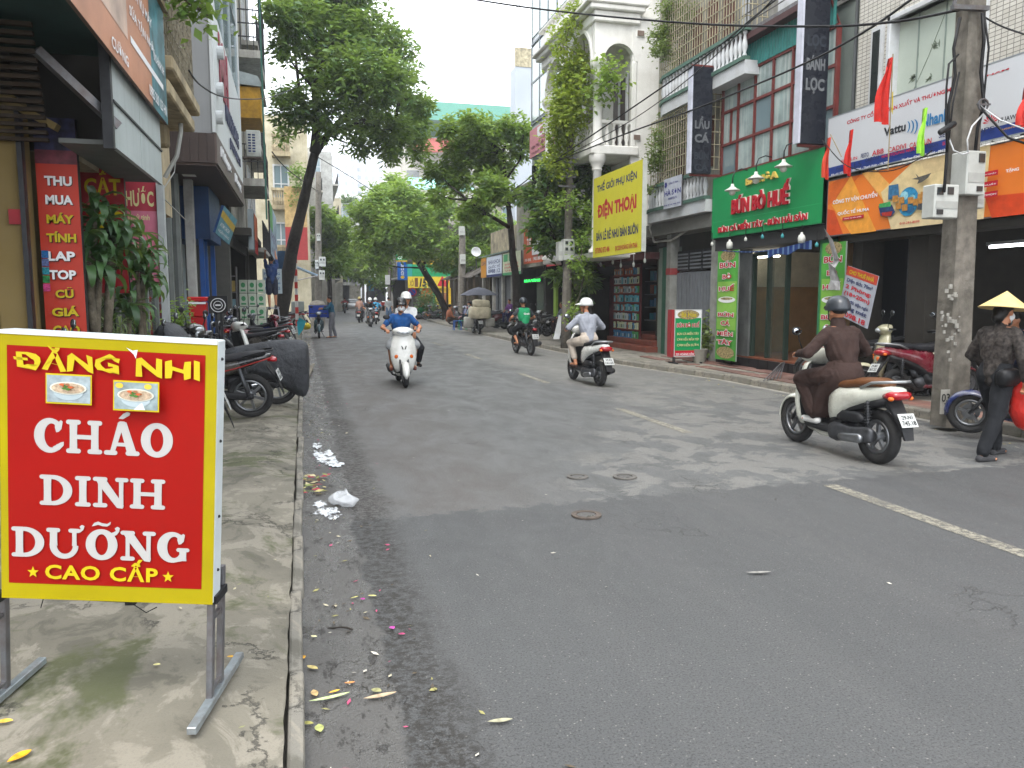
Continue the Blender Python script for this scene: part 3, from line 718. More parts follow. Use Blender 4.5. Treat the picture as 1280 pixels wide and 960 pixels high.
# printed pictures of porridge bowls
def food(u0, v0, u1, v1, dark):
 k = P.rect(u0, v0, u1, v1, YLW_L, 'picture'); e = .006
 P.rect(u0+e, v0+e, u1-e, v1-e, M('pic_'+dark, dark, .4, var=.2, scale=30), 'picture')
 cu, cv = (u0+u1)/2, (v0+v1)/2; ru, rv = (u1-u0)*.40, (v1-v0)*.34
 P.disc(cu, cv-.012, ru*.8, rv*.75, M('bowl_side', '9aa8ad', .4), 'picture')
 P.disc(cu, cv+.004, ru, rv*.62, M('bowl_rim', 'c9c9bb', .4), 'picture'); P.disc(cu, cv+.004, ru*.9, rv*.52, M('porridge', 'b39e86', .5, var=.3, scale=90), 'picture')
 r = random.Random(3)
 for k in range(9): P.disc(cu+r.uniform(-.3, .3)*ru, cv+.010+r.uniform(-.3, .3)*rv, ru*.14, rv*.12, M(('carrot', 'herb', 'meat')[k % 3], ('b3572f', '3f6b2c', '8a5b3c')[k % 3], .5), 'picture', 8)
food(.22, .742, .43, .852, '8f9ba0'); food(.54, .732, .75, .842, '8b9a9c')
P.disc(.58, .826, .018, .010, M('egg_yellow', 'c9a93c', .5), 'picture', 8); P.disc(.71, .826, .018, .010, M('egg_yellow', 'c9a93c', .5), 'picture', 8)
TORN = M('torn_vinyl', 'c7c9d2', .5)
P.poly([(.612, .963), (.64, .953), (.663, .957), (.655, .925), (.645, .94)], TORN, 'tear'); P.poly([(.648, .742), (.70, .742), (.685, .768)], TORN, 'tear')
# rivets on the side and the legs
mb = MB()
for v_ in (.12, .33, .62, .93): c_ = P.o+P.U*1.0+P.V*v_-P.N*.045; mb.ell(c_+Um*.002, (.006, .006, .006), 8, 5)
mb.build('rivet', DKSTEEL, S1)
def leg(x):
 mb = MB()
 for y in (-.015, .105): mb.bar((x+.012*0, y, .03), (x+.025, y, .50), .032, .022, up=(1, 0, 0))
 mb.bar((x+.012, -.015, .33), (x+.012, .105, .33), .018, .018); mb.bar((x+.004, -.015, .06), (x+.004, .105, .06), .016, .016)
 mb.build('leg', STEEL, S1, bevel=.002)
 mb = MB(); mb.bar((x+.004, -.23, .022), (x+.004, .36, .022), .034, .028); mb.build('foot', M('galvanised', '8e979b', .38, metal=.5, var=.12, scale=12, dirt=.3, dcol='6a5546', dscale=14), S1, bevel=.003)
 mb = MB(); mb.box((x+.0, -.034, .40), (x+.045, .10, .43)); mb.build('bracket', BLACK, S1)
leg(.405); leg(-.40)
mb = MB(); mb.tube([(-.35, .06, .43), (-.1, .05, .40), (.1, .05, .385), (.25, .05, .39), (.42, .05, .42)], .003, 6); mb.box((.09, .04, .375), (.125, .06, .395)); mb.tube([(.11, .05, .38), (.17, .03, .35), (.21, .03, .37)], .002, 5); mb.tube([(.11, .05, .38), (.16, .03, .40), (.22, .03, .425)], .002, 5); mb.tube([(-.2, .05, .43), (-.22, .05, .37)], .002, 5)
mb.build('loose_wire', CABLE, S1)

# ================================================================== LEFT SIDE OF THE STREET
CREAM = M('cream_wall', '7d6b42', .8, var=.1, scale=1.2, dirt=.4, dcol='7a6a4a', bump=.1)
CREAM2 = M('old_cream_plaster', 'b8a98a', .85, var=.15, scale=2, dirt=.7, dcol='57503f', streak=.6, bump=.2)
GREYP = M('grey_panel', 'a3acac', .45, var=.06, scale=1.2, streak=.25, dcol='6d7372')
GREYW = M('grey_render', '8f9192', .8, var=.05, scale=1, streak=.25, dcol='6f706e')
BROWNP = M('brown_cladding', '453a36', .5, var=.12, scale=3)
# --- nearest shop: cream pillars, dark inside, green awning underside, corrugated shade
s1 = thing('shop_building', 'near left shop with cream pillar, dark doorway and green awning over the pavement', 'building', (-3.5, 7, .1))
def W(mb, name, mat, par=s1, **k): return mb.build(name, mat, par, world=True, **k)
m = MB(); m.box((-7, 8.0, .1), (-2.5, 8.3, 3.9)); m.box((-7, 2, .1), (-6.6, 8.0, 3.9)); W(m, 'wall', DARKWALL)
m = MB(); m.box((-2.60, 7.9, .1), (-2.37, 8.25, 3.4)); W(m, 'pillar', CREAM, bevel=.01)
m = MB(); m.box((-2.95, 7.95, .1), (-2.60, 7.998, 2.9)); W(m, 'door_leaf', M('door_ochre', '5a4a2c', .7, var=.1, streak=.3))
m = MB(); m.box((-2.36, 7.84, .1), (-2.32, 7.93, 3.3)); W(m, 'door_frame', DKSTEEL)
m = MB(); m.box((-7, 2, 3.9), (-2.0, 8.3, 12)); m.box((-7, 7.8, 3.05), (-2.55, 7.94, 3.25)); W(m, 'upper_wall', CREAM2)
m = MB()
m.bar(atY(-20, 112, 7.85), atY(72, 160, 7.85), .06, .12, up=(0, 1, 0)); W(m, 'cornice', CREAM)
m = MB(); m.box((-6, 2.5, 3.82), (-1.53, 8.1, 3.88)); W(m, 'awning_soffit', M('awning_green', '2c4845', .7, var=.2, scale=1.2, streak=.3, dcol='1f3533'))
m = MB(); m.box((-1.53, 2.5, 3.80), (-1.49, 8.12, 3.94)); W(m, 'awning_edge', M('awning_edge', '4f4744', .6))
m = MB(); m.box((-1.56, 2.5, 4.02), (-1.50, 8.0, 5.2)); W(m, 'awning_fascia', M('pale_banner', 'b9a999', .5, var=.1, scale=2))
# slats of the timber shade
for k in range(15):
 m = MB(); y = 7.0+k*.055; z = 3.72-.052*k; m.box((-4.4, y, z), (-1.95-.01*k, y+.05, z+.03)); W(m, 'slat', M('shade_slat', '33291f', .8, var=.3, scale=6))
m = MB(); m.bar(atY(45, 62, 7.2), atY(147, 158, 7.6), .07, .07); W(m, 'strut', STEEL)
m = MB(); p = atY(22, 272, 7.89); m.box((p.x-.06, 7.86, p.z-.06), (p.x+.05, 7.895, p.z+.07)); W(m, 'red_sticker', M('sticker_red', '8f1f2a', .5))
# --- cross signs hanging between the shops
t = thing('vertical_sign', 'tall narrow red sign with white and yellow capitals starting THU MUA', 'sign', (-2.2, 8.2, 1.3))
a, b = atY(56, 155, 8.2), atY(98, 418, 8.2); Pn = cross_panel(t, -2.32, -1.975, 1.22, 3.28, 8.2).board(DKSTEEL, .08)
ORR = M('orange_red_vinyl', 'b23423', .45, var=.08, scale=2); Pn.rect(.0, 0, 1, 1, ORR, 'face')
Pn.rect(0, .86, 1, 1, M('navy_print', '2b2a4a', .45, var=.5, scale=14), 'print'); Pn.rect(0, .80, 1, .86, M('maroon_print', '6a2a38', .45, var=.3, scale=14), 'print')
SH = M('letter_shadow', '46201a', .6)
for k, (tx, c_) in enumerate((('THU', 0), ('MUA', 0), ('MÁY', 1), ('TÍNH', 1), ('LAP', 0), ('TOP', 0), ('CŨ', 1), ('GIÁ', 1), ('CAO', 1))):
 v0 = .705-.083*k; wu = .30 if len(tx) > 2 else .20; cu = .52 if k not in (4, 5) else .50; vt = .048 if tx in ('MÁY', 'TÍNH', 'CŨ', 'GIÁ') else .042; wu = .36 if tx == 'TÍNH' else (.33 if len(tx) == 3 else .22)
 Pn.text(tx, cu-wu+.02, v0-.004, cu+wu+.02, v0+vt-.004, SH, bold=.05); Pn.text(tx, cu-wu, v0, cu+wu, v0+vt, YLW_L if c_ else WHT_L, bold=.04)
for k, c_ in enumerate(('1f5f9a', '55628f', '1f7f8f', '2b7a45', 'b03a70')): Pn.rect(.03, .385-.037*k, .20, .418-.037*k, M('sticker_'+c_, c_, .4, var=.4, scale=60), 'sticker')
Pn.rect(.1, .0, .92, .042, WHITE_P, 'picture'); Pn.rect(.13, .002, .89, .036, M('pic_red', '8f3038', .4, var=.6, scale=40), 'picture')
t = thing('vertical_sign', 'dark red sign with yellow CẮT TÓC lettering behind the dracaena leaves', 'sign', (-2.1, 9.6, 1.6))
Pn = cross_panel(t, -2.30, -1.86, 1.7, 3.22, 9.6).board(DKSTEEL, .08); Pn.rect(0, 0, 1, 1, M('deep_red_vinyl', '8c1a22', .45, var=.15, scale=3), 'face')
Pn.text('CẮT', .1, .70, .92, .88, YLW_L, bold=.03); Pn.text('TÓC', .12, .45, .92, .62, YLW_L, bold=.03)
t = thing('vertical_sign', 'pink and red shop sign with cream PHƯỚC lettering left of the glass doors', 'sign', (-1.9, 10.8, 1.7))
Pn = cross_panel(t, -2.16, -1.73, 1.80, 3.12, 10.8).board(M('sign_edge_grey', '9aa0a2', .5), .06); Pn.rect(0, 0, 1, 1, M('pink_print', 'b5677c', .45, var=.25, scale=2.5), 'face')
Pn.rect(0, .70, 1, 1, M('pinkred_print', '9a3040', .45, var=.2, scale=3), 'print'); Pn.text('PHƯỚC', .05, .74, .93, .93, M('cream_letter', 'c9c48f', .5), bold=.03); Pn.text('Thuỷ tinh', .2, .60, .8, .67, M('cream_letter', 'c9c48f', .5))
m = MB(); m.box((-1.72, 10.75, .12), (-1.64, 10.87, 3.05)); m.build('post', M('white_post', '9ea2a3', .5, var=.1), t, world=True)
# --- grey fascia and the orange banner
t = thing('shop_fascia', 'pale grey metal fascia panels above the dracaena plants on the left', 'fascia', (-1.6, 8.7, 2.9))
for k in range(2):
 y0, y1 = 7.5+k*1.20, 7.5+(k+1)*1.20-.012; m = MB(); m.box((-1.55, y0, 2.93), (-1.51, y1, 3.30)); W(m, 'panel', GREYP, t)
 m = MB(); m.box((-1.55, y0, 3.315), (-1.51, y1, 3.98)); W(m, 'panel', GREYP, t)
m = MB(); m.box((-1.95, 7.55, 2.95), (-1.56, 9.85, 2.99)); W(m, 'soffit', M('soffit_grey', '5c5e5c', .7), t)
m = MB(); m.box((-2.6, 8.32, 3.0), (-1.62, 8.345, 4.2)); W(m, 'shade_sheet', DARKIN, t)  # dark sheet added to stand for the shade beneath the awning
m = MB(); m.box((-1.58, 7.42, 2.9), (-1.50, 7.49, 4.0)); m.box((-1.51, 7.5, 3.30), (-1.495, 9.9, 3.32)); W(m, 'frame', DKSTEEL, t)
t = thing('banner_board', 'long orange and teal advertising banner under the roof edge at the top left', 'banner', (-1.45, 8.5, 3.7))
Pn = facade_panel(t, 4.2, 9.98, 3.62, 4.86, -1.44, 'L').board(M('banner_back', '6a5a50', .6), .03)
ORB = M('orange_banner', 'b07a5c', .5, var=.15, scale=1.5); Pn.rect(0, 0, 1, 1, ORB, 'face'); Pn.rect(.84, .0, 1, 1, M('teal_print', '3d6f78', .5, var=.5, scale=3), 'print')
Pn.rect(.0, .25, .64, 1, M('pale_banner2', 'b9a08f', .5, var=.3, scale=1.5), 'print'); Pn.rect(.66, .26, .96, .31, WHT_L, 'print')
Pn.text('DỊCH VỤ MÁY', .66, .62, .86, .74, WHT_L); Pn.text('SỬA TẬN NHÀ', .66, .44, .87, .55, WHT_L); Pn.text('CƯỜNG', .52, .04, .63, .14, WHT_L); Pn.text('BẢO HÀNH 24H', .86, .40, .97, .50, WHT_L); Pn.text('0985 330 123 HN', .80, .05, .98, .14, WHT_L)
m = MB(); m.box((-1.52, 4.2, 4.87), (-1.40, 10.05, 4.93)); W(m, 'frame', M('beige_trim', '8a7a62', .6), t)
# --- old beige building with latticed balcony
s2 = thing('old_building', 'old beige house with latticed balcony behind the orange banner', 'building', (-3, 11, .1))
W2 = lambda mb, name, mat, **k: mb.build(name, mat, s2, world=True, **k)
m = MB(); m.box((-7, 8.35, 3.0), (-2.1, 14.6, 12)); W2(m, 'upper_wall', CREAM2)
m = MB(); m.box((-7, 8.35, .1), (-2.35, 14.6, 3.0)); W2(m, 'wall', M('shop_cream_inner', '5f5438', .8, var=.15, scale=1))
m = MB(); m.box((-2.6, 10.3, 4.05), (-1.45, 12.6, 4.22)); m.box((-2.6, 10.2, 4.30), (-1.38, 12.7, 4.46)); m.box((-2.5, 10.4, 4.22), (-1.52, 12.5, 4.30)); W2(m, 'balcony_slab', CREAM2, bevel=.02)
m = MB(); m.box((-2.4, 10.9, 3.75), (-1.75, 11.2, 4.05)); m.box((-2.4, 12.0, 3.75), (-1.75, 12.3, 4.05)); W2(m, 'bracket', CREAM2, bevel=.03)
m = MB()
for k in range(18):
 y = 10.25+k*.14; m.box((-1.47, y, 4.46), (-1.45, y+.02, 5.9))
for k in range(9): m.box((-1.475, 10.22, 4.55+k*.16), (-1.455, 12.66, 4.565+k*.16))
for k in range(6): m.box((-1.5-.2*k, 10.24, 4.46), (-1.49-.2*k, 10.26, 5.9))
W2(m, 'lattice', M('lattice_old', '7d7766', .8, var=.3, scale=10))
m = MB(); m.box((-2.33, 9.0, .1), (-2.31, 10.6, 2.7)); m.box((-2.33, 11.0, .1), (-2.31, 14.4, 2.9)); W2(m, 'shop_window', GLASSD)
m = MB()
for y in (11.0, 12.1, 12.95, 13.8): m.box((-2.34, y, .1), (-2.26, y+.1, 3.0))
m.box((-2.34, 10.95, 2.9), (-2.26, 14.5, 3.1)); W2(m, 'window_frame', M('pale_frame', '6f7471', .5, var=.1))
t = thing('conduit_pipe', 'bent grey conduit pipe hanging down beside the latticed balcony', 'pipe', (-1.5, 11.5, 3))
m = MB(); pp = [atY(*q) for q in ((226, 135, 12), (226, 165, 12), (221, 195, 12), (206, 222, 12))]; m.tube(pp, .03, 8); m.build('conduit', M('pvc_grey', '9a9c98', .5), t, world=True)
m = MB(); pp = [atY(*q) for q in ((220, 195, 12), (218, 215, 12), (200, 243, 11.5), (232, 275, 12.5))]; m.tube(pp, .008, 6); m.build('thin_cable', M('pvc_grey', '9a9c98', .5), t, world=True)
# --- grey building with brown soffit
s3 = thing('grey_building', 'grey rendered building with tall glass front, brown soffit and white fascia on the left', 'building', (-3, 19, .1))
W3 = lambda mb, name, mat, **k: mb.build(name, mat, s3, world=True, **k)
m = MB(); m.box((-9, 16.3, 4.76), (-1.56, 23.4, 20)); W3(m, 'upper_wall', GREYW)
m = MB(); m.box((-2.9, 16.27, 4.20), (-1.53, 23.42, 4.75)); W3(m, 'brown_band', BROWNP)
m = MB()
for k in range(9): m.box((-2.9+k*.155, 16.255, 4.20), (-2.9+k*.155+.145, 16.27, 4.75))
W3(m, 'cladding', BROWNP)
m = MB(); m.box((-1.53, 16.25, 4.19), (-1.49, 23.44, 4.76)); W3(m, 'fascia', M('brown_fascia', '5c504b', .45, var=.08))
m = MB(); m.box((-6, 16.3, 4.15), (-1.53, 23.4, 4.20)); W3(m, 'soffit', M('brown_soffit', '54463f', .6, var=.08))
m = MB()
for y in (17.5, 19.6, 21.7): m.box((-2.3, y, 4.135), (-2.05, y+.22, 4.15))
W3(m, 'downlight', M('lamp_glass', 'd8d6cc', .3))
# white lower fascia with slanted top, tall glass above
Pn = facade_panel(s3, 16.3, 23.42, 4.77, 15, -1.49, 'L')
m = MB(); m._a([(-1.5, 16.25, 4.77), (-1.5, 23.42, 4.77), (-1.5, 23.42, 6.9), (-1.5, 17.1, 7.2), (-1.5, 16.25, 8.2), (-1.56, 16.25, 4.77), (-1.56, 23.42, 4.77), (-1.56, 23.42, 6.9), (-1.56, 17.1, 7.2), (-1.56, 16.25, 8.2)], [(0, 1, 2, 3, 4), (9, 8, 7, 6, 5), (0, 5, 6, 1), (1, 6, 7, 2), (2, 7, 8, 3), (3, 8, 9, 4), (4, 9, 5, 0)]); W3(m, 'white_panel', M('white_panel', 'c4c9ca', .4, var=.04, scale=1))
m = MB(); m.box((-1.56, 16.25, 8.2), (-1.50, 16.8, 20)); m.box((-1.56, 22.9, 6.9), (-1.50, 23.42, 20)); W3(m, 'edge_trim', WHITE_P)
m = MB(); m.box((-1.60, 16.8, 6.5), (-1.53, 22.9, 20)); W3(m, 'glass', GLASSM)
for k in range(4): m = MB(); m.box((-1.53, 16.8+k*2.0, 6.9), (-1.50, 16.84+k*2.0, 20)); W3(m, 'mullion', M('mullion', '9aa3a5', .4))
for k in range(4): m = MB(); m.box((-1.53, 16.8, 8.8+k*3), (-1.502, 22.9, 8.84+k*3)); W3(m, 'transom', M('mullion', '9aa3a5', .4))
Pn = facade_panel(s3, 16.3, 23.4, 4.2, 4.76, -1.488, 'L'); Pn.text('Minhngoc', .08, .3, .38, .75, WHT_L, .03, depth=.03); Pn.text('Khang', .55, .25, .8, .72, WHT_L, .03, depth=.03)
Pn = facade_panel(s3, 16.3, 23.4, 4.77, 7.0, -1.498, 'L'); Pn.k = 2
Pn.text('MH', .15, .45, .42, .98, M('logo_red', '8a3a48', .4), .05, depth=.02); Pn.text('MINHHOANG', .30, .30, .80, .48, M('logo_navy', '3a3f5a', .4), .03, depth=.02); Pn.text('JEWELRY DESIGN', .42, .10, .84, .22, M('logo_navy', '3a3f5a', .4), .02, depth=.02)
for z in (5.0, 5.6, 6.4): m = MB(); p = (-1.5, 16.5+(z-5)*.5, z+.1); m.lathe([(.0, 0), (.13, .0), (.13, .12), (0, .12)], 14, T=Matrix.Translation(p) @ Matrix.Rotation(PI/2, 4, 'Y')); W3(m, 'spot_lamp', M('lamp_shell', 'b8bcbd', .4))
# ground floor
m = MB(); m.box((-9, 23.0, .1), (-1.9, 23.4, 4.15)); m.box((-9, 14.6, .1), (-2.35, 14.9, 4.7)); m.box((-3.2, 14.9, .1), (-3.0, 23, 4.15)); W3(m, 'wall', M('dim_wall', '4d4c48', .8))
m = MB(); m.box((-2.38, 18.2, .12), (-2.2, 18.42, 4.15)); W3(m, 'column', M('white_column', 'a6a6a2', .6, dirt=.3), bevel=.01)
m = MB(); m.box((-2.42, 14.9, .3), (-2.40, 17.8, 4.0)); W3(m, 'shop_glass', GLASSD)
m = MB()
for y in (14.95, 16.0, 17.1): m.box((-2.42, y, .2), (-2.33, y+.09, 4.1))
W3(m, 'glass_frame', M('pale_frame', '6f7471', .5, var=.1))
# cash machine booth
t = thing('cash_machine_booth', 'blue cash machine booth under the brown soffit on the left', 'booth', (-2.2, 20.5, .12))
BLU = M('booth_blue', '1b4c8f', .4, var=.1)
m = MB(); m.box((-2.9, 18.9, 2.95), (-1.95, 21.3, 4.1)); m.build('header', M('booth_navy', '183a66', .45), t, world=True)
m = MB()
for y in (18.95, 19.6, 21.2): m.box((-2.2, y, .12), (-2.1, y+.1, 2.95))
m.build('post', BLU, t, world=True)
m = MB(); m.box((-2.85, 19.0, .12), (-2.8, 21.2, 2.95)); m.build('back_panel', M('booth_pale', '9aa6ac', .4, var=.2), t, world=True)
m = MB(); m.box((-2.75, 19.4, .12), (-2.3, 20.0, 1.5)); m.box((-2.75, 20.3, .12), (-2.3, 20.9, 1.5)); m.build('cash_machine', M('booth_machine', '7f8d9a', .4, var=.2), t, world=True, bevel=.02)
t = thing('projecting_sign', 'tilted light blue bank sign with yellow stripe under the brown soffit', 'sign', (-1.6, 18.5, 3))
a, b, c_ = atY(269, 291, 18.0), atY(286.5, 306, 19.8), atY(280, 257, 18.0)
Pn = Panel(t, a, b-a, c_-a).board(M('sign_back_blue', '1f3f6a', .5), .05); Pn.rect(0, 0, 1, 1, M('bank_blue', '5b93a6', .4, var=.2, scale=4), 'face')
Pn.poly([(0, .62), (1, .50), (1, .75), (0, .85)], M('bank_gold', 'c0a23c', .4), 'print'); Pn.text('ATM 24/24', .1, .32, .75, .46, WHT_L); Pn.text('NGÂN HÀNG', .1, .12, .85, .24, WHT_L)
# --- deeper houses along the left side
def balcony(par, x0, x1, y0, y1, z, mat, rail, h=1.0, bars=10, cage=0):
 m = MB(); m.box((x0, y0, z-.22), (x1, y1, z)); m.build('balcony_slab', mat, par, world=True)
 m = MB(); hh = cage or h
 for k in range(bars+1):
  y = y0+(y1-y0)*k/bars; m.box((x1-.03, y-.012, z), (x1-.006, y+.012, z+hh))
 for k in range(5): x = x0+(x1-x0)*k/5; m.box((x-.012, y0, z), (x+.012, y0+.024, z+hh))
 for k in range(2 if not cage else 5): zz = z+hh*(k+1)/(2 if not cage else 5); m.box((x1-.04, y0, zz-.02), (x1, y1, zz+.01)); m.box((x0, y0-.01, zz-.02), (x1, y0+.03, zz+.01))
 m.build('railing', rail, par, world=True)
def window(par, p0, p1, axis, frame, glass, nx=2, nz=2, t_=.05, out=.03):
 """p0,p1 opposite corners; axis 'x' = lies in a plane of constant x, 'y' = constant y; out = direction sign*depth"""
 (x0, y0, z0), (x1, y1, z1) = p0, p1; L = lambda u, v, d: ((x0+d, y0+(y1-y0)*u, z0+(z1-z0)*v) if axis == 'x' else (x0+(x1-x0)*u, y0+d, z0+(z1-z0)*v))
 w_ = abs(y1-y0) if axis == 'x' else abs(x1-x0); hz = abs(z1-z0)
 def bb(m, u0, v0, u1, v1, d0, d1):
  a, b = L(u0, v0, d0), L(u1, v1, d1); m.box(tuple(min(i, j) for i, j in zip(a, b)), tuple(max(i, j) for i, j in zip(a, b)))
 m = MB(); eu, ev = t_/w_, t_/hz
 bb(m, -eu, -ev, 0, 1+ev, 0, out*1.5); bb(m, 1, -ev, 1+eu, 1+ev, 0, out*1.5); bb(m, 0, 1, 1, 1+ev, 0, out*1.5); bb(m, 0, -ev, 1, 0, 0, out*1.5)
 for k in range(1, nx): bb(m, k/nx-eu/3, 0, k/nx+eu/3, 1, 0, out)
 for k in range(1, nz): bb(m, 0, k/nz-ev/3, 1, k/nz+ev/3, 0, out*.96)
 f = m.build('window', frame, par, world=True)
 m = MB(); bb(m, 0, 0, 1, 1, out*.1, out*.35); m.build('pane', glass, f); return f
PLAST = M('stained_plaster', '9b988d', .85, var=.15, scale=2, dirt=.5, streak=.45, dcol='5c584e', bump=.2)
s4 = thing('caged_balcony_house', 'narrow grey house with caged balconies and an air conditioner on the left', 'building', (-3, 26, .1))
m = MB(); m.box((-9, 23.45, 3.6), (-1.85, 29.5, 18)); m.build('upper_wall', PLAST, s4, world=True)
m = MB(); m.box((-9, 29.2, .1), (-1.9, 29.5, 3.6)); m.box((-4.5, 23.45, .1), (-4.3, 29.2, 3.6)); m.build('wall', DARKIN, s4, world=True)
m = MB(); m.box((-1.95, 23.5, 3.4), (-1.35, 29.4, 3.6)); m.box((-1.95, 23.42, 3.1), (-1.85, 29.4, 3.4)); m.build('canopy', DARKWALL, s4, world=True)
WPL = M('whitish_plaster', 'b4b2aa', .8, dirt=.5, streak=.5)
balcony(s4, -1.9, -1.0, 25.2, 28.5, 5.2, WPL, DKSTEEL, 1.0, 14); balcony(s4, -1.9, -1.0, 25.2, 28.8, 8.9, WPL, DKSTEEL, bars=14, cage=1.9); balcony(s4, -1.9, -.85, 25.2, 28.8, 12.0, WPL, DKSTEEL, bars=14, cage=2.2)
m = MB(); m.box((-1.0, 25.2, 4.0), (-.95, 25.25, 15)); m.build('green_post', M('green_post', '2f5f52', .5), s4, world=True)
m = MB(); m.box((-1.75, 25.4, 7.0), (-1.05, 27.5, 7.9)); m.build('yellow_shutter', M('yellow_shutter', 'a87f22', .6, var=.2, scale=6), s4, world=True)
m = MB(); m._a([(-1.8, 25.3, 7.95), (-.95, 25.3, 7.9), (-.95, 28, 7.9), (-1.8, 28, 7.95), (-1.8, 25.3, 8.35), (-1.1, 25.3, 8.2), (-1.1, 28, 8.2), (-1.8, 28, 8.35)], [(0, 1, 2, 3), (4, 5, 6, 7), (0, 1, 5, 4), (1, 2, 6, 5), (2, 3, 7, 6), (3, 0, 4, 7)]); m.build('sheet_roof', M('tin_pale', '98a2a3', .5, var=.15, scale=4), s4, world=True)
for z in (9.3, 12.4): window(s4, (-1.85, 26, z), (-1.85, 27.6, z+1.7), 'x', DKSTEEL, GLASSD, 3, 2)
t = thing('air_conditioner', 'white air conditioner outdoor unit hung on the balcony house wall', 'air conditioner', (-1.3, 24.2, 5.6))
a, b = atY(308, 195, 24), atY(325, 163, 24)
m = MB(); m.box((a.x, 24.0, a.z), (b.x, 24.35, b.z)); m.build('casing', M('ac_white', 'b9bcb6', .5, dirt=.3), t, world=True, bevel=.02)
m = MB(); m.box((a.x+.06, 23.985, a.z+.09), (b.x-.14, 23.998, b.z-.09)); m.build('fan_recess', M('ac_navy', '2d3a63', .5), t, world=True)
m = MB()
for k in range(8): zz = a.z+.1+k*(b.z-a.z-.2)/7; m.box((a.x+.05, 23.965, zz-.012), (b.x-.13, 23.983, zz+.012))
m.box((a.x+.14, 23.962, a.z+.06), (a.x+.17, 23.980, b.z-.06)); m.build('grille', M('ac_white', 'b9bcb6', .5, dirt=.3), t, world=True)
m = MB(); m.bar((-1.85, 24.05, a.z-.03), (b.x, 24.05, a.z-.03), .04, .04); m.bar((-1.85, 24.3, a.z-.03), (b.x, 24.3, a.z-.03), .04, .04); m.build('bracket', M('rust', '6d574c'), t, world=True)
# arcade contents: sign boxes, stacked cartons
t = thing('light_box_sign', 'orange and red light box sign hanging edge on behind the bank sign', 'sign', (-1.3, 24, 3.5))
m = MB(); a, b = atY(309, 261, 24), atY(318, 312, 24); m.box((a.x, 24, b.z), (b.x, 24.5, a.z)); m.build('box_body', M('sign_grey', '7f898c', .5), t, world=True)
Pn = facade_panel(t, 24.0, 25.6, b.z-.1, a.z-.12, b.x+.02, 'L').board(DKSTEEL, .01); Pn.rect(0, 0, 1, 1, M('sign_orange', 'b0552f', .4, var=.4, scale=3), 'face'); Pn.rect(0, 0, 1, .35, RED_V, 'print')
t = thing('hanging_sign', 'white and green poster sign angled over the ladder', 'sign', (-.9, 26, 3.4))
a = atY(338, 272, 26); b = atY(349, 320, 28); Pn = Panel(t, (a.x, 25.5, 3.0), (.10, 3.0, -.25), (-.0, 0, 1.6)).board(DKSTEEL, .05); Pn.rect(0, 0, 1, 1, M('poster_blue', '9db2c4', .4, var=.3, scale=2), 'face'); Pn.rect(0, .5, .4, 1, M('poster_green', '4a8f4a', .4), 'print'); Pn.text('PHOTO', .1, .3, .9, .5, M('poster_purple', '5a3f7a', .4)); Pn.text('IN ẤN', .1, .08, .8, .24, M('poster_purple', '5a3f7a', .4))
CRT = M('carton_pale', 'b7bfb0', .7, var=.1); CGR = M('carton_green', '3f8a5a', .6)
r = random.Random(4)
for i in range(3):
 for j in range(5):
  pos = ('left', 'middle', 'right')[i]; lv = ('bottom', 'second', 'middle', 'fourth', 'top')[j]
  t = thing('carton', f'green printed carton, {lv} level of the {pos} column beside the ladder', 'carton', (-1.78+i*.26, 26.0+.02*i, .12+j*.42), r.uniform(-.04, .04), group='stacked cartons beside the ladder')
  m = MB(); m.box((-.12, 0, 0), (.12, .3, .40)); m.build('box_body', CRT, t, bevel=.006)
  Pn = Panel(t, (-.12, -.002, 0), (.24, 0, 0), (0, 0, .4), world=False); Pn.disc(.5, .6, .28, .2, CGR, 'print', 10); Pn.rect(.2, .12, .8, .26, CGR, 'print')
t = thing('goods_shelf', 'shelf of small goods with a yellow crate beside the stacked cartons', 'shelf', (-2.3, 25.8, .12))
m = MB()
for k in range(5): m.box((-2.75, 25.8, .3+k*.5), (-1.98, 26.2, .33+k*.5))
m.box((-2.78, 25.8, .12), (-2.75, 26.2, 2.6)); m.box((-1.98, 25.8, .12), (-1.95, 26.2, 2.6)); m.build('rack', STEEL, t, world=True)
for k in range(22):
 m = MB(); x = -2.7+(k % 6)*.12; z = .84+(k//6)*.5; h = r.uniform(.15, .34); m.box((x, 25.82, z), (x+.09, 26.0, z+h)); m.build('box', M('goods_'+'abcd'[k % 4], ('9a9a90', 'a58f4f', '8f4a45', '6f8f9a')[k % 4], .6), t, world=True)
m = MB(); m.box((-2.65, 25.75, .33), (-2.05, 26.0, .8)); m.build('yellow_crate', M('crate_yellow', 'b58a24', .5), t, world=True)
t = thing('clinic_banner', 'white board with blue text lines behind the ladder', 'sign', (-.9, 30, 1.5)); a, b = atY(328, 343, 30), atY(353, 367, 30)
Pn = cross_panel(t, a.x, b.x, b.z, a.z+.2, 30).board(DKSTEEL, .04); Pn.rect(0, 0, 1, 1, M('board_pale', 'a9b7bd', .4), 'face')
for k in range(4): Pn.text(('PHÒNG KHÁM', 'BÁC SỸ', 'CHUYÊN KHOA', 'ĐT 0912'), .1, .76-k*.2, .9, .88-k*.2, M('text_blue', '2f5a8f', .4)) if False else Pn.text(('PHÒNG', 'BÁC SỸ', 'NỘI NHI', 'ĐT 0912')[k], .1, .76-k*.2, .9, .88-k*.2, M('text_blue', '2f5a8f', .4))
t = thing('round_sign', 'round dark blue road sign on a red and white banded post behind the tree', 'sign', (-.75, 36, .1))
p = atY(353, 330, 36); m = MB(); m.lathe([(0, -.01), (.58, -.01), (.58, .02), (0, .02)], 28, axis='y', c=(p.x-.0, 36, p.z)); m.build('disc', M('sign_navy', '1f4a6f', .4), t, world=True)
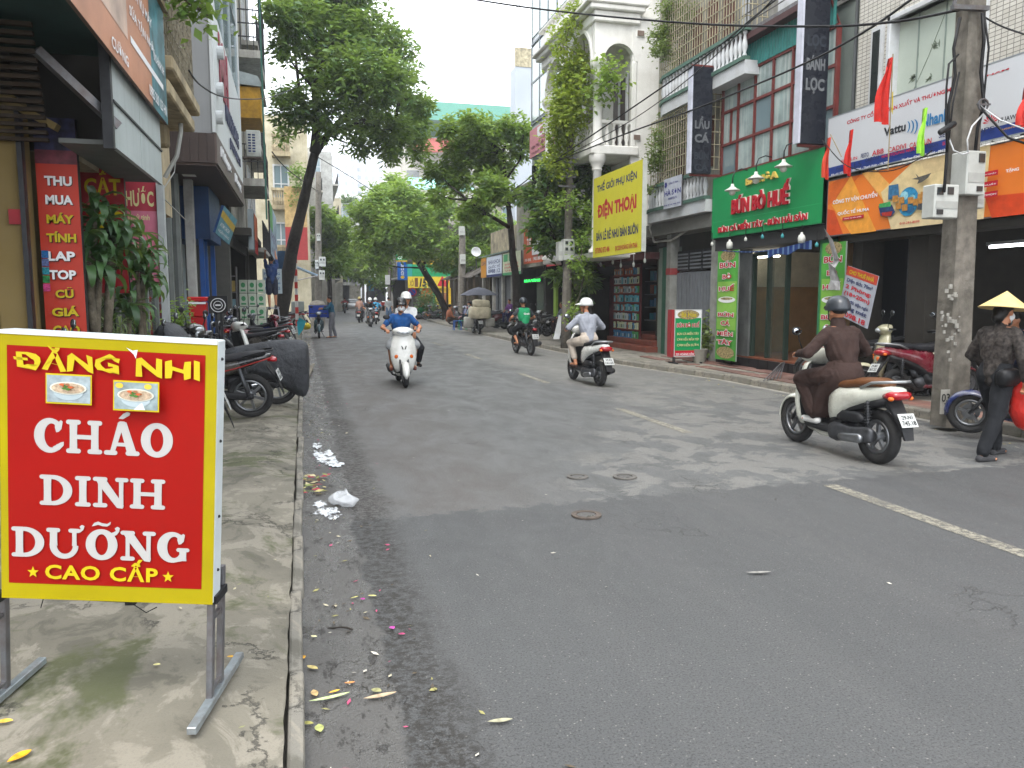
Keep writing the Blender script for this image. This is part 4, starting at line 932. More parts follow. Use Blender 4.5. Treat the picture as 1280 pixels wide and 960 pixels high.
m = MB(); m.tube([(p.x+.55, 36, .1), (p.x+.55, 36, 4.2)], .07, 10); m.build('post', M('post_white', 'b9b9b4', .5), t, world=True)
m = MB()
for k in range(7): m.tube([(p.x+.55, 36, .4+k*.55), (p.x+.55, 36, .68+k*.55)], .074, 10)
m.build('red_band', M('band_red', 'a8261f', .5), t, world=True)
# house row beyond, up to the corner
def plain_house(name, label, x0, x1, y0, y1, h, mat, side='L', floors=3, gf=3.4, trim=None, wins=True, roof=None, front=None, gfm=None, winmat=None):
 t = thing(name, label, 'building', ((x0+x1)/2, y0, .1)); fx = x1 if side == 'L' else x0; sgn = 1 if side == 'L' else -1; trim = trim or WPL
 m = MB(); m.box((x0, y0, gf), (x1, y1, h)); m.build('upper_wall', mat, t, world=True)
 m = MB(); ix = (x0, x1-1.6) if side == 'L' else (x0+1.6, x1); m.box((ix[0], y0+.02, .05), (ix[1], y1-.02, gf)); m.box((x0+.02, y0+.02, .05), (x1-.02, y0+.3, gf)); m.box((x0+.02, y1-.3, .05), (x1-.02, y1-.02, gf)); m.build('wall', gfm or DARKWALL, t, world=True)
 fh = (h-gf)/floors
 for f in range(floors):
  z = gf+fh*f; m = MB(); a, b = sorted((fx+sgn*.55, fx-sgn*.02)); m.box((a, y0+.05, z-.12), (b, y1-.05, z+.03)); m.build('ledge', trim, t, world=True)
  m = MB(); n = max(3, int((y1-y0)/.35))
  for k in range(n+1): y = y0+.1+(y1-y0-.2)*k/n; m.box((fx+sgn*.5-.012, y-.012, z+.03), (fx+sgn*.5+.012, y+.012, z+.95))
  m.box((fx+sgn*.5-.02, y0+.1, z+.93), (fx+sgn*.5+.02, y1-.1, z+.98)); m.build('railing', DKSTEEL, t, world=True)
  if wins:
   nw = max(1, int((y1-y0)/2.4))
   for k in range(nw):
    yc = y0+(y1-y0)*(k+.5)/nw; window(t, (fx, yc-.6, z+.35), (fx, yc+.6, z+fh-.6), 'x', winmat or WHITE_P, GLASSD, 2, 2, out=sgn*.03)
   window(t, (x0+(x1-x0)*.72, y0, z+.7), (x0+(x1-x0)*.9, y0, z+fh-.6), 'y', winmat or WHITE_P, GLASSM, 2, 2, out=-.03)
 return t
plain_house('plaster_house', 'stained grey house with barred balconies beyond the caged balcony house', -9, -1.8, 29.6, 35, 14, PLAST, floors=3)
YEL = M('yellow_plaster', 'c2bba4', .8, var=.1, scale=1.5, dirt=.4, streak=.35, dcol='7a6d4a')
s5 = thing('yellow_house', 'old cream yellow house with a tall white arched window behind the big tree', 'building', (-4, 52, .1))
m = MB(); m.box((-12, 50, .1), (.55, 62, 12.4)); m.build('wall', YEL, s5, world=True)
for (xa, ya, xb, yb, lb) in ((344, 252, 359, 208, ''), (344, 320, 359, 280, '')):
 a, b = atY(xa, ya, 50), atY(xb, yb, 50); window(s5, (a.x, 49.99, a.z), (b.x, 49.99, b.z), 'y', WHITE_P, GLASSM, 2, 2, .09, -.06)
for yy in (258, 192, 328):
 a, b = atY(340, yy, 50), atY(363, yy, 50); m = MB(); m.box((a.x, 49.1, a.z-.25), (b.x, 50.0, a.z)); m.box((a.x, 49.1, a.z+.85), (b.x, 49.3, a.z+1.0)); m.build('balcony', CREAM2, s5, world=True)
 m = MB()
 for k in range(8): x = a.x+.1+(b.x-a.x-.2)*k/7; m.lathe([(.05, a.z), (.09, a.z+.25), (.04, a.z+.5), (.07, a.z+.85)], 8, c=(x, 49.2, 0))
 m.build('balusters', CREAM2, s5, world=True)
a, b = atY(366, 290, 50), atY(385, 327, 50)
t = thing('advert_board', 'red and orange advertising board behind the leaning tree trunk', 'sign', (a.x, 48, 4)); Pn = cross_panel(t, a.x-.4, b.x, b.z, b.z+4.2, 48).board(DKSTEEL, .08); Pn.rect(0, 0, 1, .45, M('ad_red', '9a3a3a', .4), 'face'); Pn.rect(0, .45, 1, 1, M('ad_orange', 'b59a6a', .4, var=.2), 'face')
t = thing('blue_awning', 'pale blue striped awning sticking out beyond the leaning tree', 'awning', (.3, 45, 2.6))
a, b = atY(372, 330, 45), atY(397, 343, 45); m = MB(); m._a([(-1.2, 44, a.z+.2), (b.x, 44, b.z-.1), (b.x, 47, b.z-.1), (-1.2, 47, a.z+.2), (-1.2, 44, a.z+.26), (b.x, 44, b.z-.04), (b.x, 47, b.z-.04), (-1.2, 47, a.z+.26)], [(0, 1, 2, 3), (7, 6, 5, 4), (0, 1, 5, 4), (1, 2, 6, 5), (2, 3, 7, 6), (3, 0, 4, 7)]); m.build('canvas', M('awning_blue', '7d98b3', .6, var=.2, scale=8), t, world=True)
m = MB(); m.tube([(b.x, 44, b.z-.1), (-1.0, 44, 2.4)], .03, 6); m.build('strut', STEEL, t, world=True)
plain_house('corner_house', 'pale house with barred balconies on the left behind the roadside poles', -9, 1.2, 63, 74, 13, WPL, floors=3, gfm=PLAST)
plain_house('far_house', 'light grey tall house further along the left side', -8, 3.0, 76, 92, 15, M('pale_grey_wall', 'a9aaa6', .8, dirt=.4), floors=4, gfm=PLAST)
plain_house('far_house', 'ochre tinted house far along the left side before the bend', -6, 4.6, 94, 112, 13, YEL, floors=3, gfm=PLAST)
plain_house('far_house', 'white house closing the far end on the left of the road', -4, 8.2, 116, 140, 15, M('far_white_wall', 'b9bab8', .8, dirt=.3), floors=4, gfm=PLAST)
# electricity cabinet at the foot of the tree
p = atZ(373, 412, .12); t = thing('electrical_cabinet', 'grey electrical cabinet with a small yellow warning mark beside the leaning tree', 'cabinet', (p.x, p.y, .12))
m = MB(); m.box((-.30, -.0, .25), (.30, .4, 1.35)); m.build('casing', M('cabinet_grey', '8a9290', .5, dirt=.3), t, bevel=.02)
m = MB(); m.box((-.34, -.05, 0), (.34, .45, .25)); m.build('plinth', MAT_KERB, t, bevel=.02)
m = MB(); m._a([(-.08, -.006, .85), (.06, -.006, .85), (-.01, -.006, .98)], [(0, 1, 2)]); m.build('warning_mark', M('warning_yellow', 'c9b62c', .5), t)
# ================================================================== RIGHT SIDE OF THE STREET
def tile_mat():
 m, q = newmat('mosaic_tiles'); v = q.obj()
 s = q.new('ShaderNodeSeparateXYZ'); q.l.new(v, s.inputs[0]); cmb = q.new('ShaderNodeCombineXYZ'); q.l.new(q.math('ADD', s.outputs[0], s.outputs[1]), cmb.inputs[0]); q.l.new(s.outputs[2], cmb.inputs[1])
 b = q.new('ShaderNodeTexBrick'); b.offset = .0; b.inputs['Scale'].default_value = 1; b.inputs['Brick Width'].default_value = .105; b.inputs['Row Height'].default_value = .062
 b.inputs['Mortar Size'].default_value = .0055; b.inputs['Color1'].default_value = (*lin('c9c6bd'), 1); b.inputs['Color2'].default_value = (*lin('bcb8ae'), 1); b.inputs['Mortar'].default_value = (*lin('6f6c66'), 1)
 q.l.new(cmb.outputs[0], b.inputs['Vector']); c = q.mix(q.math('MULTIPLY', q.ramp(q.noise(v, 1.2, 6, .7), (.5, 0.), (.75, 1.)), .45), b.outputs['Color'], lin('7d776a'))
 q.l.new(c, q.bs.inputs['Base Color']); q.bs.inputs['Roughness'].default_value = .35; q.bump(b.outputs['Fac'], -.4, .004); return m
TILE = tile_mat(); WALLW = M('villa_white', 'e2e1dc', .8, var=.02, scale=1.5, dirt=.25, dcol='b0aca0', streak=.12)
REDF = M('red_window_frame', '6e3531', .55, var=.15, scale=6); TEAL = M('teal_sheet', '3a7f7a', .5, var=.12, scale=5, streak=.3, dcol='2e5450')
REDL = M('red_letter', 'b52030', .4, var=.08); NAVYL = M('navy_letter', '27305c', .45); GREENS = M('green_sign', '178a4e', .4, var=.05, scale=1.2, streak=.12, dcol='12683c')
def ptx(Pn, X, t, xa, ya, xb, yb, mat, **k):
 """lettering on a street-side panel between two picked points (lower left, upper right)"""
 a, b = atX(xa, ya, X), atX(xb, yb, X); yl, zl = Pn.o.y, Pn.o.z; W_, H_ = Pn.U.length, Pn.V.length
 return Pn.text(t, (yl-a.y)/W_, (a.z-zl)/H_, (yl-b.y)/W_, (b.z-zl)/H_, mat, **k)
# --- A: tiled office building with two long boards
sA = thing('tiled_office_building', 'office building faced in small white tiles behind the utility pole on the right', 'building', (10, 9, .1))
WA = lambda mb, name, mat, **k: mb.build(name, mat, sA, world=True, **k)
wy0, wy1, wz0, wz1 = 9.45, 11.30, 4.3, 6.12
m = MB(); m.box((9.42, 2, 4.0), (9.75, wy0, 12)); m.box((9.42, wy1, 4.0), (9.75, 12.12, 12)); m.box((9.42, wy0, wz1), (9.75, wy1, 12)); m.box((9.42, wy0, 4.0), (9.75, wy1, wz0)); m.box((9.75, 11.95, 3), (15, 12.12, 12)); WA(m, 'tiled_wall', TILE)
m = MB(); m.box((9.55, wy0, wz0), (9.60, wy1, wz1)); WA(m, 'window_pane', M('frosted_pane', 'b4beb2', .2, var=.06, scale=1.2, spec=.7))
m = MB(); m.box((9.36, wy1-.02, wz0), (9.56, wy1+.06, wz1+.08)); m.box((9.36, wy0-.06, wz1), (9.56, wy1+.06, wz1+.08)); m.box((9.36, wy0-.06, wz0), (9.56, wy0+.02, wz1)); WA(m, 'window_frame', WHITE_P, bevel=.01)
m = MB()
for y in (10.85, 10.3): m.box((9.535, y-.01, wz0), (9.549, y+.01, wz1))
WA(m, 'glazing_joint', M('joint_grey', '7f8b84', .4))
m = MB(); r = random.Random(8)      # bamboo sprays printed on the glass
def spray(y, z, s, rot):
 for k in range(9):
  a = rot+r.uniform(-.9, .9); L = s*r.uniform(.5, 1); c = (y+r.uniform(-.4, .4)*s, z+r.uniform(-.3, .3)*s); d = (math.cos(a)*L, math.sin(a)*L); n_ = (-d[1]*.14, d[0]*.14)
  m._a([(9.547, c[0], c[1]), (9.547, c[0]+d[0]/2+n_[0], c[1]+d[1]/2+n_[1]), (9.547, c[0]+d[0], c[1]+d[1]), (9.547, c[0]+d[0]/2-n_[0], c[1]+d[1]/2-n_[1])], [(0, 1, 2, 3)])
spray(10.9, 5.15, .14, .2); spray(10.55, 5.05, .10, 0); spray(10.45, 5.5, .15, 1.0); m.tube([(9.547, 10.3, 6.0), (9.547, 10.62, 5.4), (9.547, 11.0, 4.8)], .005, 4)
WA(m, 'bamboo_print', M('bamboo_print', '6f7a6a', .5))
m = MB(); a, b = atX(1091, 132, 9.42), atX(1103, 58, 9.42); m.box((9.36, b.y-.05, 4.7), (9.43, a.y+.05, a.z+1.25)); WA(m, 'small_window', WHITE_P)
m = MB(); m.box((9.35, b.y+.0, 4.7), (9.365, a.y-.0, a.z+1.18)); WA(m, 'pane', GLASSD)
m = MB(); m.box((9.7, 2, .05), (16, 12.1, .22)); m.box((14, 2, .2), (14.2, 12.1, 3.4)); m.box((9.8, 2, 3.3), (16, 12.1, 3.45)); WA(m, 'interior', M('interior_grey', '7a766c', .85, var=.1, scale=1.5))
m = MB(); m.box((9.5, 11.85, .1), (14, 12.1, 3.4)); m.box((9.5, 10.35, .1), (9.9, 10.75, 3.0)); WA(m, 'pier', M('interior_pier', '35322d', .85, var=.1))
m = MB(); m.box((9.95, 10.75, .2), (10.0, 11.85, 3.0)); WA(m, 'dark_door', M('door_black', '15171b', .3)); m = MB(); m.box((9.9, 11.2, .2), (9.94, 11.23, 3.0)); WA(m, 'door_edge', STEEL)
m = MB(); m.box((9.3, 2, 2.62), (9.75, 12.2, 2.75)); WA(m, 'lintel', DARKWALL)
m = MB(); p = atX(1068, 95, 9.9); m.tube([(9.75, 12.28, 3.2), (9.75, 12.28, 9)], .045, 10); m.tube([(9.6, 12.42, 3.2), (9.6, 12.42, 9)], .03, 8); WA(m, 'drain_pipe', M('pipe_grey', '5f6365', .5, streak=.3))
m = MB(); m.box((10.0, 12.1, 3), (10.3, 12.65, 12)); WA(m, 'gap_wall', M('gap_brick', '4d4139', .9, var=.3, scale=12))
t = thing('lit_tube_lamp', 'lit fluorescent tube inside the open shop at the right edge', 'lamp', (11.3, 11, 2.5))
m = MB(); a = atX(1235, 309, 11.2); m.tube([(11.2, 10.85, a.z), (11.2, 9.4, a.z)], .022, 10); TUBE = M('tube_glow', 'f2f6ff', .5, emit=9); m.build('tube', TUBE, t, world=True)
m = MB(); m.box((11.17, 9.35, a.z+.03), (11.23, 10.9, a.z+.08)); m.build('fitting', WHITE_P, t, world=True)
t = thing('framed_picture', 'dark framed picture on the back wall of the open shop at the right edge', 'picture', (13.9, 9.6, 1.4)); a, b = atX(1232, 395, 13.9), atX(1272, 352, 13.9)
Pn = Panel(t, (13.9, a.y, a.z), (0, b.y-a.y, 0), (0, 0, b.z-a.z)).board(BLACK, .06); Pn.rect(.1, .12, .9, .88, M('print_grey', '4f5350', .3, var=.4, scale=5), 'print')
t = thing('shop_counter', 'brown wooden chair back and counter inside the open shop behind the navy scooter', 'furniture', (11, 9, .2))
m = MB(); m.box((10.6, 7.6, .9), (11.2, 9.6, .96)); m.box((10.65, 7.65, .2), (11.15, 9.55, .9)); m.build('counter', M('wood_brown', '6b4429', .5, var=.2, scale=6), t, world=True)
# orange board
X2 = 9.2
sO = thing('orange_shop_board', 'long orange board printed with a globe, plane, ship and truck over the open shop', 'sign', (9.2, 9, 2.75)); 
Po = facade_panel(sO, 12.47, 5.6, 2.74, 3.74, 9.2).board(DKSTEEL, .12, frame=STEEL, fw=.02)
Po.rect(0, 0, 1, 1, M('orange_board', 'd9762b', .42, var=.08, scale=.8), 'face')
def pr(t_, u, v, c, name='print', n=None): return Po.poly([(a, b) for a, b in zip(u, v)], M('p_'+c, c, .45, var=.10, scale=9), name)
pr('', (0, .07, .03, 0), (0, .0, .45, .5), 'c44a22'); pr('', (0, .06, .13, .05, 0), (.55, .7, 1, 1, .9), 'cf6326'); pr('', (.02, .10, .19, .09), (.55, .0, .0, 1), 'e39b3c'); pr('', (.13, .24, .30, .18), (1, 0.28, .30, 1), 'e3a95a')
pr('', (.20, .24, .50, .505, .30), (.62, .0, .0, 1, 1), 'd9c493'); pr('', (.34, .505, .505, .32), (.75, .85, 1, 1), 'cfb98c'); pr('', (.24, .50, .50, .23), (.0, .0, .22, .20), 'd8c59b')
pr('', (.52, .75, .7, .50), (0, 0, .25, .3), 'c9451f'); pr('', (.68, 1, 1, .72), (.3, .1, 1, 1), 'e08a33')
ptx(Po, 9.2, 'CÔNG TY VẬN CHUYỂN', 1042, 257, 1098, 238, WHT_L, bold=.03); ptx(Po, 9.2, 'QUỐC TẾ HUMA', 1048, 270, 1088, 257, WHT_L, bold=.03)
def prect(Pn, X, xa, ya, xb, yb, mat, name='print'):
 a, b = atX(xa, ya, X), atX(xb, yb, X); return Pn.rect((Pn.o.y-a.y)/Pn.U.length, (a.z-Pn.o.z)/Pn.V.length, (Pn.o.y-b.y)/Pn.U.length, (b.z-Pn.o.z)/Pn.V.length, mat, name)
prect(Po, 9.2, 1054, 276, 1081, 268, REDL, 'pill'); ptx(Po, 9.2, 'Dịch vụ tốt nhất', 1057, 274.5, 1078, 269.5, WHT_L)
ptx(Po, 9.2, '010-291-8599', 1126, 281, 1151, 275, REDL)
def pd(x, y, rx, ry, c, n=16, name='print'):
 a = atX(x, y, 9.2); b = atX(x+rx, y, 9.2); c2 = atX(x, y-ry, 9.2); return Po.disc((Po.o.y-a.y)/Po.U.length, (a.z-Po.o.z)/Po.V.length, abs(a.y-b.y)/Po.U.length, abs(c2.z-a.z)/Po.V.length, M('p_'+c, c, .45, var=.25, scale=20), name, n)
def pp(pts, c, name='print'):
 q_ = [atX(x, y, 9.2) for x, y in pts]; return Po.poly([((Po.o.y-a.y)/Po.U.length, (a.z-Po.o.z)/Po.V.length) for a in q_], M('p_'+c, c, .45, var=.25, scale=20), name)
pd(1137, 252, 13, 18, '2f86b0', 22); pd(1132, 245, 5, 6, '8fc3cf', 9); pd(1142, 248, 4, 5, '7fb7c4', 9); pd(1139, 262, 6, 4, '2a5f8a', 9)
pp([(1112, 250), (1113, 232), (1125, 230), (1126, 246)], '3a6f95'); pp([(1100, 258), (1117, 256), (1121, 265), (1116, 271), (1103, 270)], '29406a'); pp([(1101, 255), (1115, 252), (1116, 258), (1101, 260)], '3f9a57'); pp([(1104, 266), (1118, 264), (1116, 270), (1105, 270)], 'a8342c')
for x, y in ((1118, 248), (1122, 257), (1130, 259), (1126, 250), (1144, 252), (1150, 246), (1154, 243), (1138, 250), (1149, 253)): pp([(x, y+5), (x, y-3), (x+7, y-4), (x+7, y+4)], 'b5813f')
pp([(1158, 262), (1158, 235), (1168, 232), (1168, 262)], 'c3ccd2'); pp([(1150, 262), (1151, 255), (1168, 252), (1168, 264)], '474a4f'); pp([(1143, 224), (1150, 222), (1163, 218), (1168, 216), (1164, 222), (1156, 228), (1150, 230), (1152, 225)], '5c5a54'); pp([(1148, 217), (1154, 223), (1151, 223)], '5c5a54')
for k, tx in enumerate(('DI NHẬT', 'XUẤT', 'CHỌN')): prect(Po, 9.2, 1232, 222+k*13, 1252, 212+k*13, REDL, 'pill'); ptx(Po, 9.2, tx, 1234, 220+k*13, 1250, 215+k*13, WHT_L)
ptx(Po, 9.2, 'TẶNG', 1262, 217, 1279, 208, WHT_L, bold=.03)
# white board
sW = thing('white_shop_board', 'long white board with red heading and blue strip above the orange board', 'sign', (9.2, 9, 3.8))
Pw = facade_panel(sW, 12.49, 5.2, 3.78, 4.83, 9.16).board(DKSTEEL, .10, frame=M('alu_trim', '9aa0a4', .4, metal=.5), fw=.02)
Pw.rect(0, 0, 1, 1, M('white_board', 'bfc2c6', .4, var=.03, scale=.7), 'face'); BST = M('blue_strip', '243a80', .4); Pw.rect(0, 0, 1, .165, BST, 'strip')
XW = 9.16
ptx(Pw, XW, 'CÔNG TY CỔ PHẦN SẢN XUẤT VÀ THƯƠNG MẠI', 1059, 157, 1196, 104, REDL, bold=.03); ptx(Pw, XW, 'VIỆT NAM', 1204, 106, 1262, 84, REDL, bold=.04)
ptx(Pw, XW, 'Vattu', 1105, 171, 1133, 152, M('black_letter', '26292f', .4), bold=.03)
for k in range(3):
 a = atX(1134+k*4, 159, XW); uu = (Pw.o.y-a.y)/Pw.U.length; vv = (a.z-Pw.o.z)/Pw.V.length
 pts = [(uu+.010*math.cos(t_)*(1+.2*k), vv+.085*math.sin(t_)*(1+.15*k)) for t_ in [-1.2+.3*i for i in range(9)]]+[(uu-.002+.0085*math.cos(t_)*(1+.2*k), vv+.085*math.sin(t_)*(1+.15*k)) for t_ in [1.2-.3*i for i in range(9)]]
 Pw.poly(pts, M('logo_blue', '2a74a8', .4), 'mark')
ptx(Pw, XW, 'Nhanh', 1153, 160, 1187, 135, M('logo_blue', '2a74a8', .4), bold=.03)
for tx, a, b, c_, d, mt in (('FESTO', 1077, 198, 1087, 190, NAVYL), ('ABB', 1091, 195, 1106, 185, REDL), ('CADIVI', 1111, 191, 1134, 179, REDL), ('CADISUN', 1138, 186, 1166, 172, REDL), ('SIEMENS', 1175, 173, 1200, 160, NAVYL),
       ('SHIHLIN', 1053, 204, 1073, 195, REDL), ('Panasonic', 1047, 213, 1066, 205, NAVYL), ('LS', 1069, 210, 1079, 201, NAVYL), ('OMRON', 1083, 203, 1100, 194, NAVYL), ('HANYOUNG NUX', 1104, 198, 1146, 184, REDL), ('PARAGON', 1151, 188, 1175, 177, NAVYL), ('Sino', 1180, 182, 1196, 174, REDL),
       ('HUAWEI', 1250, 154, 1278, 141, M('black_letter', '26292f', .4)), ('UPS', 1222, 168, 1246, 157, NAVYL), ('LS', 1214, 160, 1223, 152, NAVYL), ('autonics', 1252, 164, 1279, 155, M('gold_letter', 'b88a4a', .4))):
 ptx(Pw, XW, tx, a, b, c_, d, mt, bold=.02)
for k in range(8):   # fan shaped flower mark
 a = atX(1241, 154, XW); an = PI*(k+.5)/8; uu = (Pw.o.y-a.y)/Pw.U.length; vv = (a.z-Pw.o.z)/Pw.V.length; e_ = Pw.V.length/Pw.U.length
 Pw.poly([(uu+.02*e_*math.cos(an), vv+.02*math.sin(an)), (uu+.09*e_*math.cos(an-.14), vv+.09*math.sin(an-.14)), (uu+.12*e_*math.cos(an), vv+.12*math.sin(an)), (uu+.09*e_*math.cos(an+.14), vv+.09*math.sin(an+.14))], REDL, 'mark')
ptx(Pw, XW, 'Địa chỉ: 372 Hoàng Văn Thái - Thanh Xuân - Hà Nội', 1042, 221, 1114, 201, WHT_L); ptx(Pw, XW, 'Hotline: 0243 991 2664 - 0912 302', 1131, 202, 1194, 184, WHT_L); ptx(Pw, XW, 'Website: vattunhanh.com', 1226, 182, 1279, 167, WHT_L)
# --- B: noodle shop
sB = thing('noodle_shop_building', 'narrow house with red framed windows over the green noodle shop board', 'building', (10, 14.6, .1))
WB = lambda mb, name, mat, **k: mb.build(name, mat, sB, world=True, **k)
yb0, yb1 = 12.65, 16.62
m = MB(); m.box((9.75, yb0, 4.2), (15, yb1, 7.0)); m.box((9.5, yb0, 4.2), (9.75, yb1, 4.42)); WB(m, 'upper_wall', M('inner_pale', '8a948e', .8, var=.1, scale=1.5))
rows = (4.42, 5.10, 5.82, 6.50); ncol = 6
FRM = MB()
for k in range(ncol+1): y = yb0+(yb1-yb0)*k/ncol; FRM.box((9.38, y-.028, 4.42), (9.46, y+.028, 6.5))
for z in rows: FRM.box((9.385, yb0, z-.028), (9.455, yb1, z+.028))
FRM.build('window_frame', REDF, sB, world=True)
CURT = M('curtain_glass', '8f9f9d', .15, var=.25, scale=2.0, spec=.7, detail=6, streak=.8, dcol='c2ccc8', dirt=.3)
for k in range(ncol):
 for j in range(3):
  y = yb0+(yb1-yb0)*k/ncol; m = MB(); m.box((9.42, y+.03, rows[j]+.03), (9.44, y+(yb1-yb0)/ncol-.03, rows[j+1]-.03)); WB(m, 'pane', CURT if (k*3+j) % 5 else GLASSM)
m = MB(); m.box((9.37, yb1-.40, rows[1]), (9.455, yb1-.37, rows[2])); WB(m, 'casement', REDF)
m = MB(); n = 80
pts = [(9.36+.02*(k % 2), yb0+(yb1-yb0)*k/n) for k in range(n+1)]
for (x0, y0), (x1, y1) in zip(pts, pts[1:]): m._a([(x0, y0, 6.52), (x1, y1, 6.52), (x1, y1, 7.02), (x0, y0, 7.02)], [(0, 1, 2, 3)])
WB(m, 'corrugated_sheet', TEAL)
m = MB(); m.box((9.15, yb0, 7.02), (9.6, yb1, 7.14)); WB(m, 'beam', M('beam_brown', '4a3030', .6)); m = MB()
m.box((9.2, yb0, 7.14), (9.25, yb1, 7.24)); m.tube([(9.22, yb0, 7.6), (9.22, yb1, 7.6)], .012, 6); m.tube([(9.22, yb0, 7.4), (9.22, yb1, 7.4)], .012, 6); WB(m, 'rail', STEEL)
m = MB(); m.box((9.7, yb0, 7.0), (15, yb1, 12)); WB(m, 'terrace_wall', M('terrace_grey', '93928c', .8, dirt=.4, streak=.3))
m = MB(); m.box((9.62, 14.3, 7.3), (9.69, 14.9, 10)); m.box((9.62, 16.1, 7.3), (9.69, 16.3, 10)); WB(m, 'terrace_post', WHITE_P)
# shop interior
m = MB(); m.box((9.45, yb0-.05, .12), (15, yb1, .36)); WB(m, 'floor_slab', M('tile_brown', '7a4a35', .5)); m = MB()
for k in range(11): y = yb0+.02+k*.36; m.box((9.39, y, .12), (9.445, y+.34, .33))
WB(m, 'plinth_tile', M('black_tile', '1f1f22', .3)); 
m = MB(); m.box((12.2, yb0, .36), (12.4, yb1, 3.0)); m.box((9.6, yb0-.0, .36), (13.5, yb0+.12, 3.0)); m.box((9.6, yb1-.12, .36), (13.5, yb1, 3.0)); WB(m, 'ochre_wall', M('ochre_wall', 'ad8a5c', .8, var=.08))
m = MB(); m.box((12.14, yb0+.1, 1.9), (12.19, yb1-.1, 3.0)); m.box((9.6, yb1-.16, 1.9), (13.4, yb1-.125, 3.0)); WB(m, 'cream_upper_wall', M('cream_in', 'c5c0ac', .8)); m = MB(); m.box((9.3, yb0, 2.72), (13.6, yb1, 2.98)); WB(m, 'ceiling', M('ceiling_dark', '3a3a3a', .8))
m = MB(); m.box((9.25, yb0, 2.98), (9.4, yb1, 3.2)); WB(m, 'dark_fascia', DKSTEEL)
m = MB(); m.box((9.45, 15.35, .36), (9.50, 16.55, 2.7)); WB(m, 'grey_curtain', M('grey_tarp', '5d605f', .7, var=.2, scale=3, bump=.6, bscale=8, bdist=.03))
m = MB(); m.box((9.52, 14.1, .38), (9.54, 14.75, 2.55)); m.box((9.58, 14.65, .38), (9.60, 15.3, 2.55)); WB(m, 'glass_door', M('door_glass', '4a5248', .05, alpha=.25, spec=.9))
m = MB()
for y in (14.07, 14.72, 15.3): m.box((9.5, y, .37), (9.6, y+.05, 2.6))
m.box((9.5, 14.1, 2.55), (9.6, 15.3, 2.62)); WB(m, 'door_frame', M('door_green', '26352d', .5))
m = MB(); m.box((9.40, yb0+.0, .12), (9.62, yb0+.25, 2.75)); WB(m, 'green_post', M('post_green', '3a7a55', .5))
t = thing('framed_picture', 'dark framed picture on the pale wall inside the noodle shop', 'picture', (13, 15, 1.8)); a, b = atX(972, 352, 12.13), atX(1000, 324, 12.13)
Pn = Panel(t, (12.13, min(a.y, yb1-.3), a.z), (0, b.y-min(a.y, yb1-.3), 0), (0, 0, b.z-a.z)).board(BLACK, .04); Pn.rect(.12, .12, .88, .88, M('print_beige', '8d8672', .4, var=.2), 'print')
t = thing('ceiling_tube_lamp', 'dim fluorescent tube under the ceiling inside the noodle shop', 'lamp', (10.5, 15, 2.6)); a = atX(943, 322, 10.2); b = atX(974, 320, 10.2); m = MB(); m.tube([a, b], .02, 8); m.build('tube', M('tube_dim', 'fff4e0', .5, emit=14), t, world=True)
t = thing('dining_table', 'dark dining table with chairs inside the noodle shop', 'table', (11, 13.8, .36))
m = MB(); m.box((10.6, 13.2, 1.08), (12.2, 13.9, 1.12)); m.build('tabletop', M('wood_dark', '2b1c15', .4), t, world=True)
for x in (10.65, 12.1):
 for y in (13.25, 13.8): m = MB(); m.box((x, y, .36), (x+.05, y+.05, 1.08)); m.build('leg', M('wood_dark', '2b1c15', .4), t, world=True)
for k in range(3):
 t = thing('dining_chair', ('nearest dark chair at the table in the noodle shop', 'middle dark chair at the table in the noodle shop', 'farthest dark chair at the table in the noodle shop')[k], 'chair', (10.8+k*.5, 14.05, .36), group='chairs in the noodle shop')
 m = MB(); m.box((-.2, 0, .42), (.2, .4, .46)); m.build('seat', M('wood_dark', '2b1c15', .4), t); m = MB()
 for z in (.62, .74, .86): m.box((-.19, .36, z), (.19, .39, z+.07))
 for x in (-.2, .17): m.box((x, .36, .46), (x+.03, .39, .98))
 m.build('backrest', M('wood_dark', '2b1c15', .4), t)
 for x in (-.19, .15):
  for y in (.0, .36): m = MB(); m.box((x, y, 0), (x+.035, y+.035, .42)); m.build('leg', M('wood_dark', '2b1c15', .4), t)
# green board
sG = thing('green_shop_board', 'large green board with raised red and yellow letters over the noodle shop', 'sign', (9.2, 14.6, 3.0))
Pg = facade_panel(sG, 16.62, 12.60, 3.0, 4.36, 9.2).board(M('board_back', '3f4a44', .6), .1, frame=M('green_frame', '1d7a48', .45), fw=.02); Pg.rect(0, 0, 1, 1, GREENS, 'face'); Pg.rect(0, .262, 1, .272, M('green_line', '2a9a5e', .4), 'strip')
DP = .04
ptx(Pg, 9.2, 'BÀ HÒA', 934, 232, 974, 211, M('yellow_raised', 'd1b558', .45), bold=.05, depth=DP)
ptx(Pg, 9.2, 'BÚN BÒ HUẾ', 917, 268, 990, 222, M('letter_edge', 'd8d2c8', .5), bold=.055, depth=.02); ptx(Pg, 9.2, 'BÚN BÒ HUẾ', 916.5, 268.5, 989, 223, REDL, bold=.03, depth=.05)
ptx(Pg, 9.2, 'BÚN CÁ MIỀN TÂY - BÚN HẢI SẢN', 899.5, 291, 1011, 261, M('letter_edge', 'd8d2c8', .5), bold=.04, depth=.01); ptx(Pg, 9.2, 'BÚN CÁ MIỀN TÂY - BÚN HẢI SẢN', 899, 291.5, 1010.5, 261.5, REDL, bold=.02, depth=.025)
LMP = M('lamp_white', 'c9cbc4', .4)
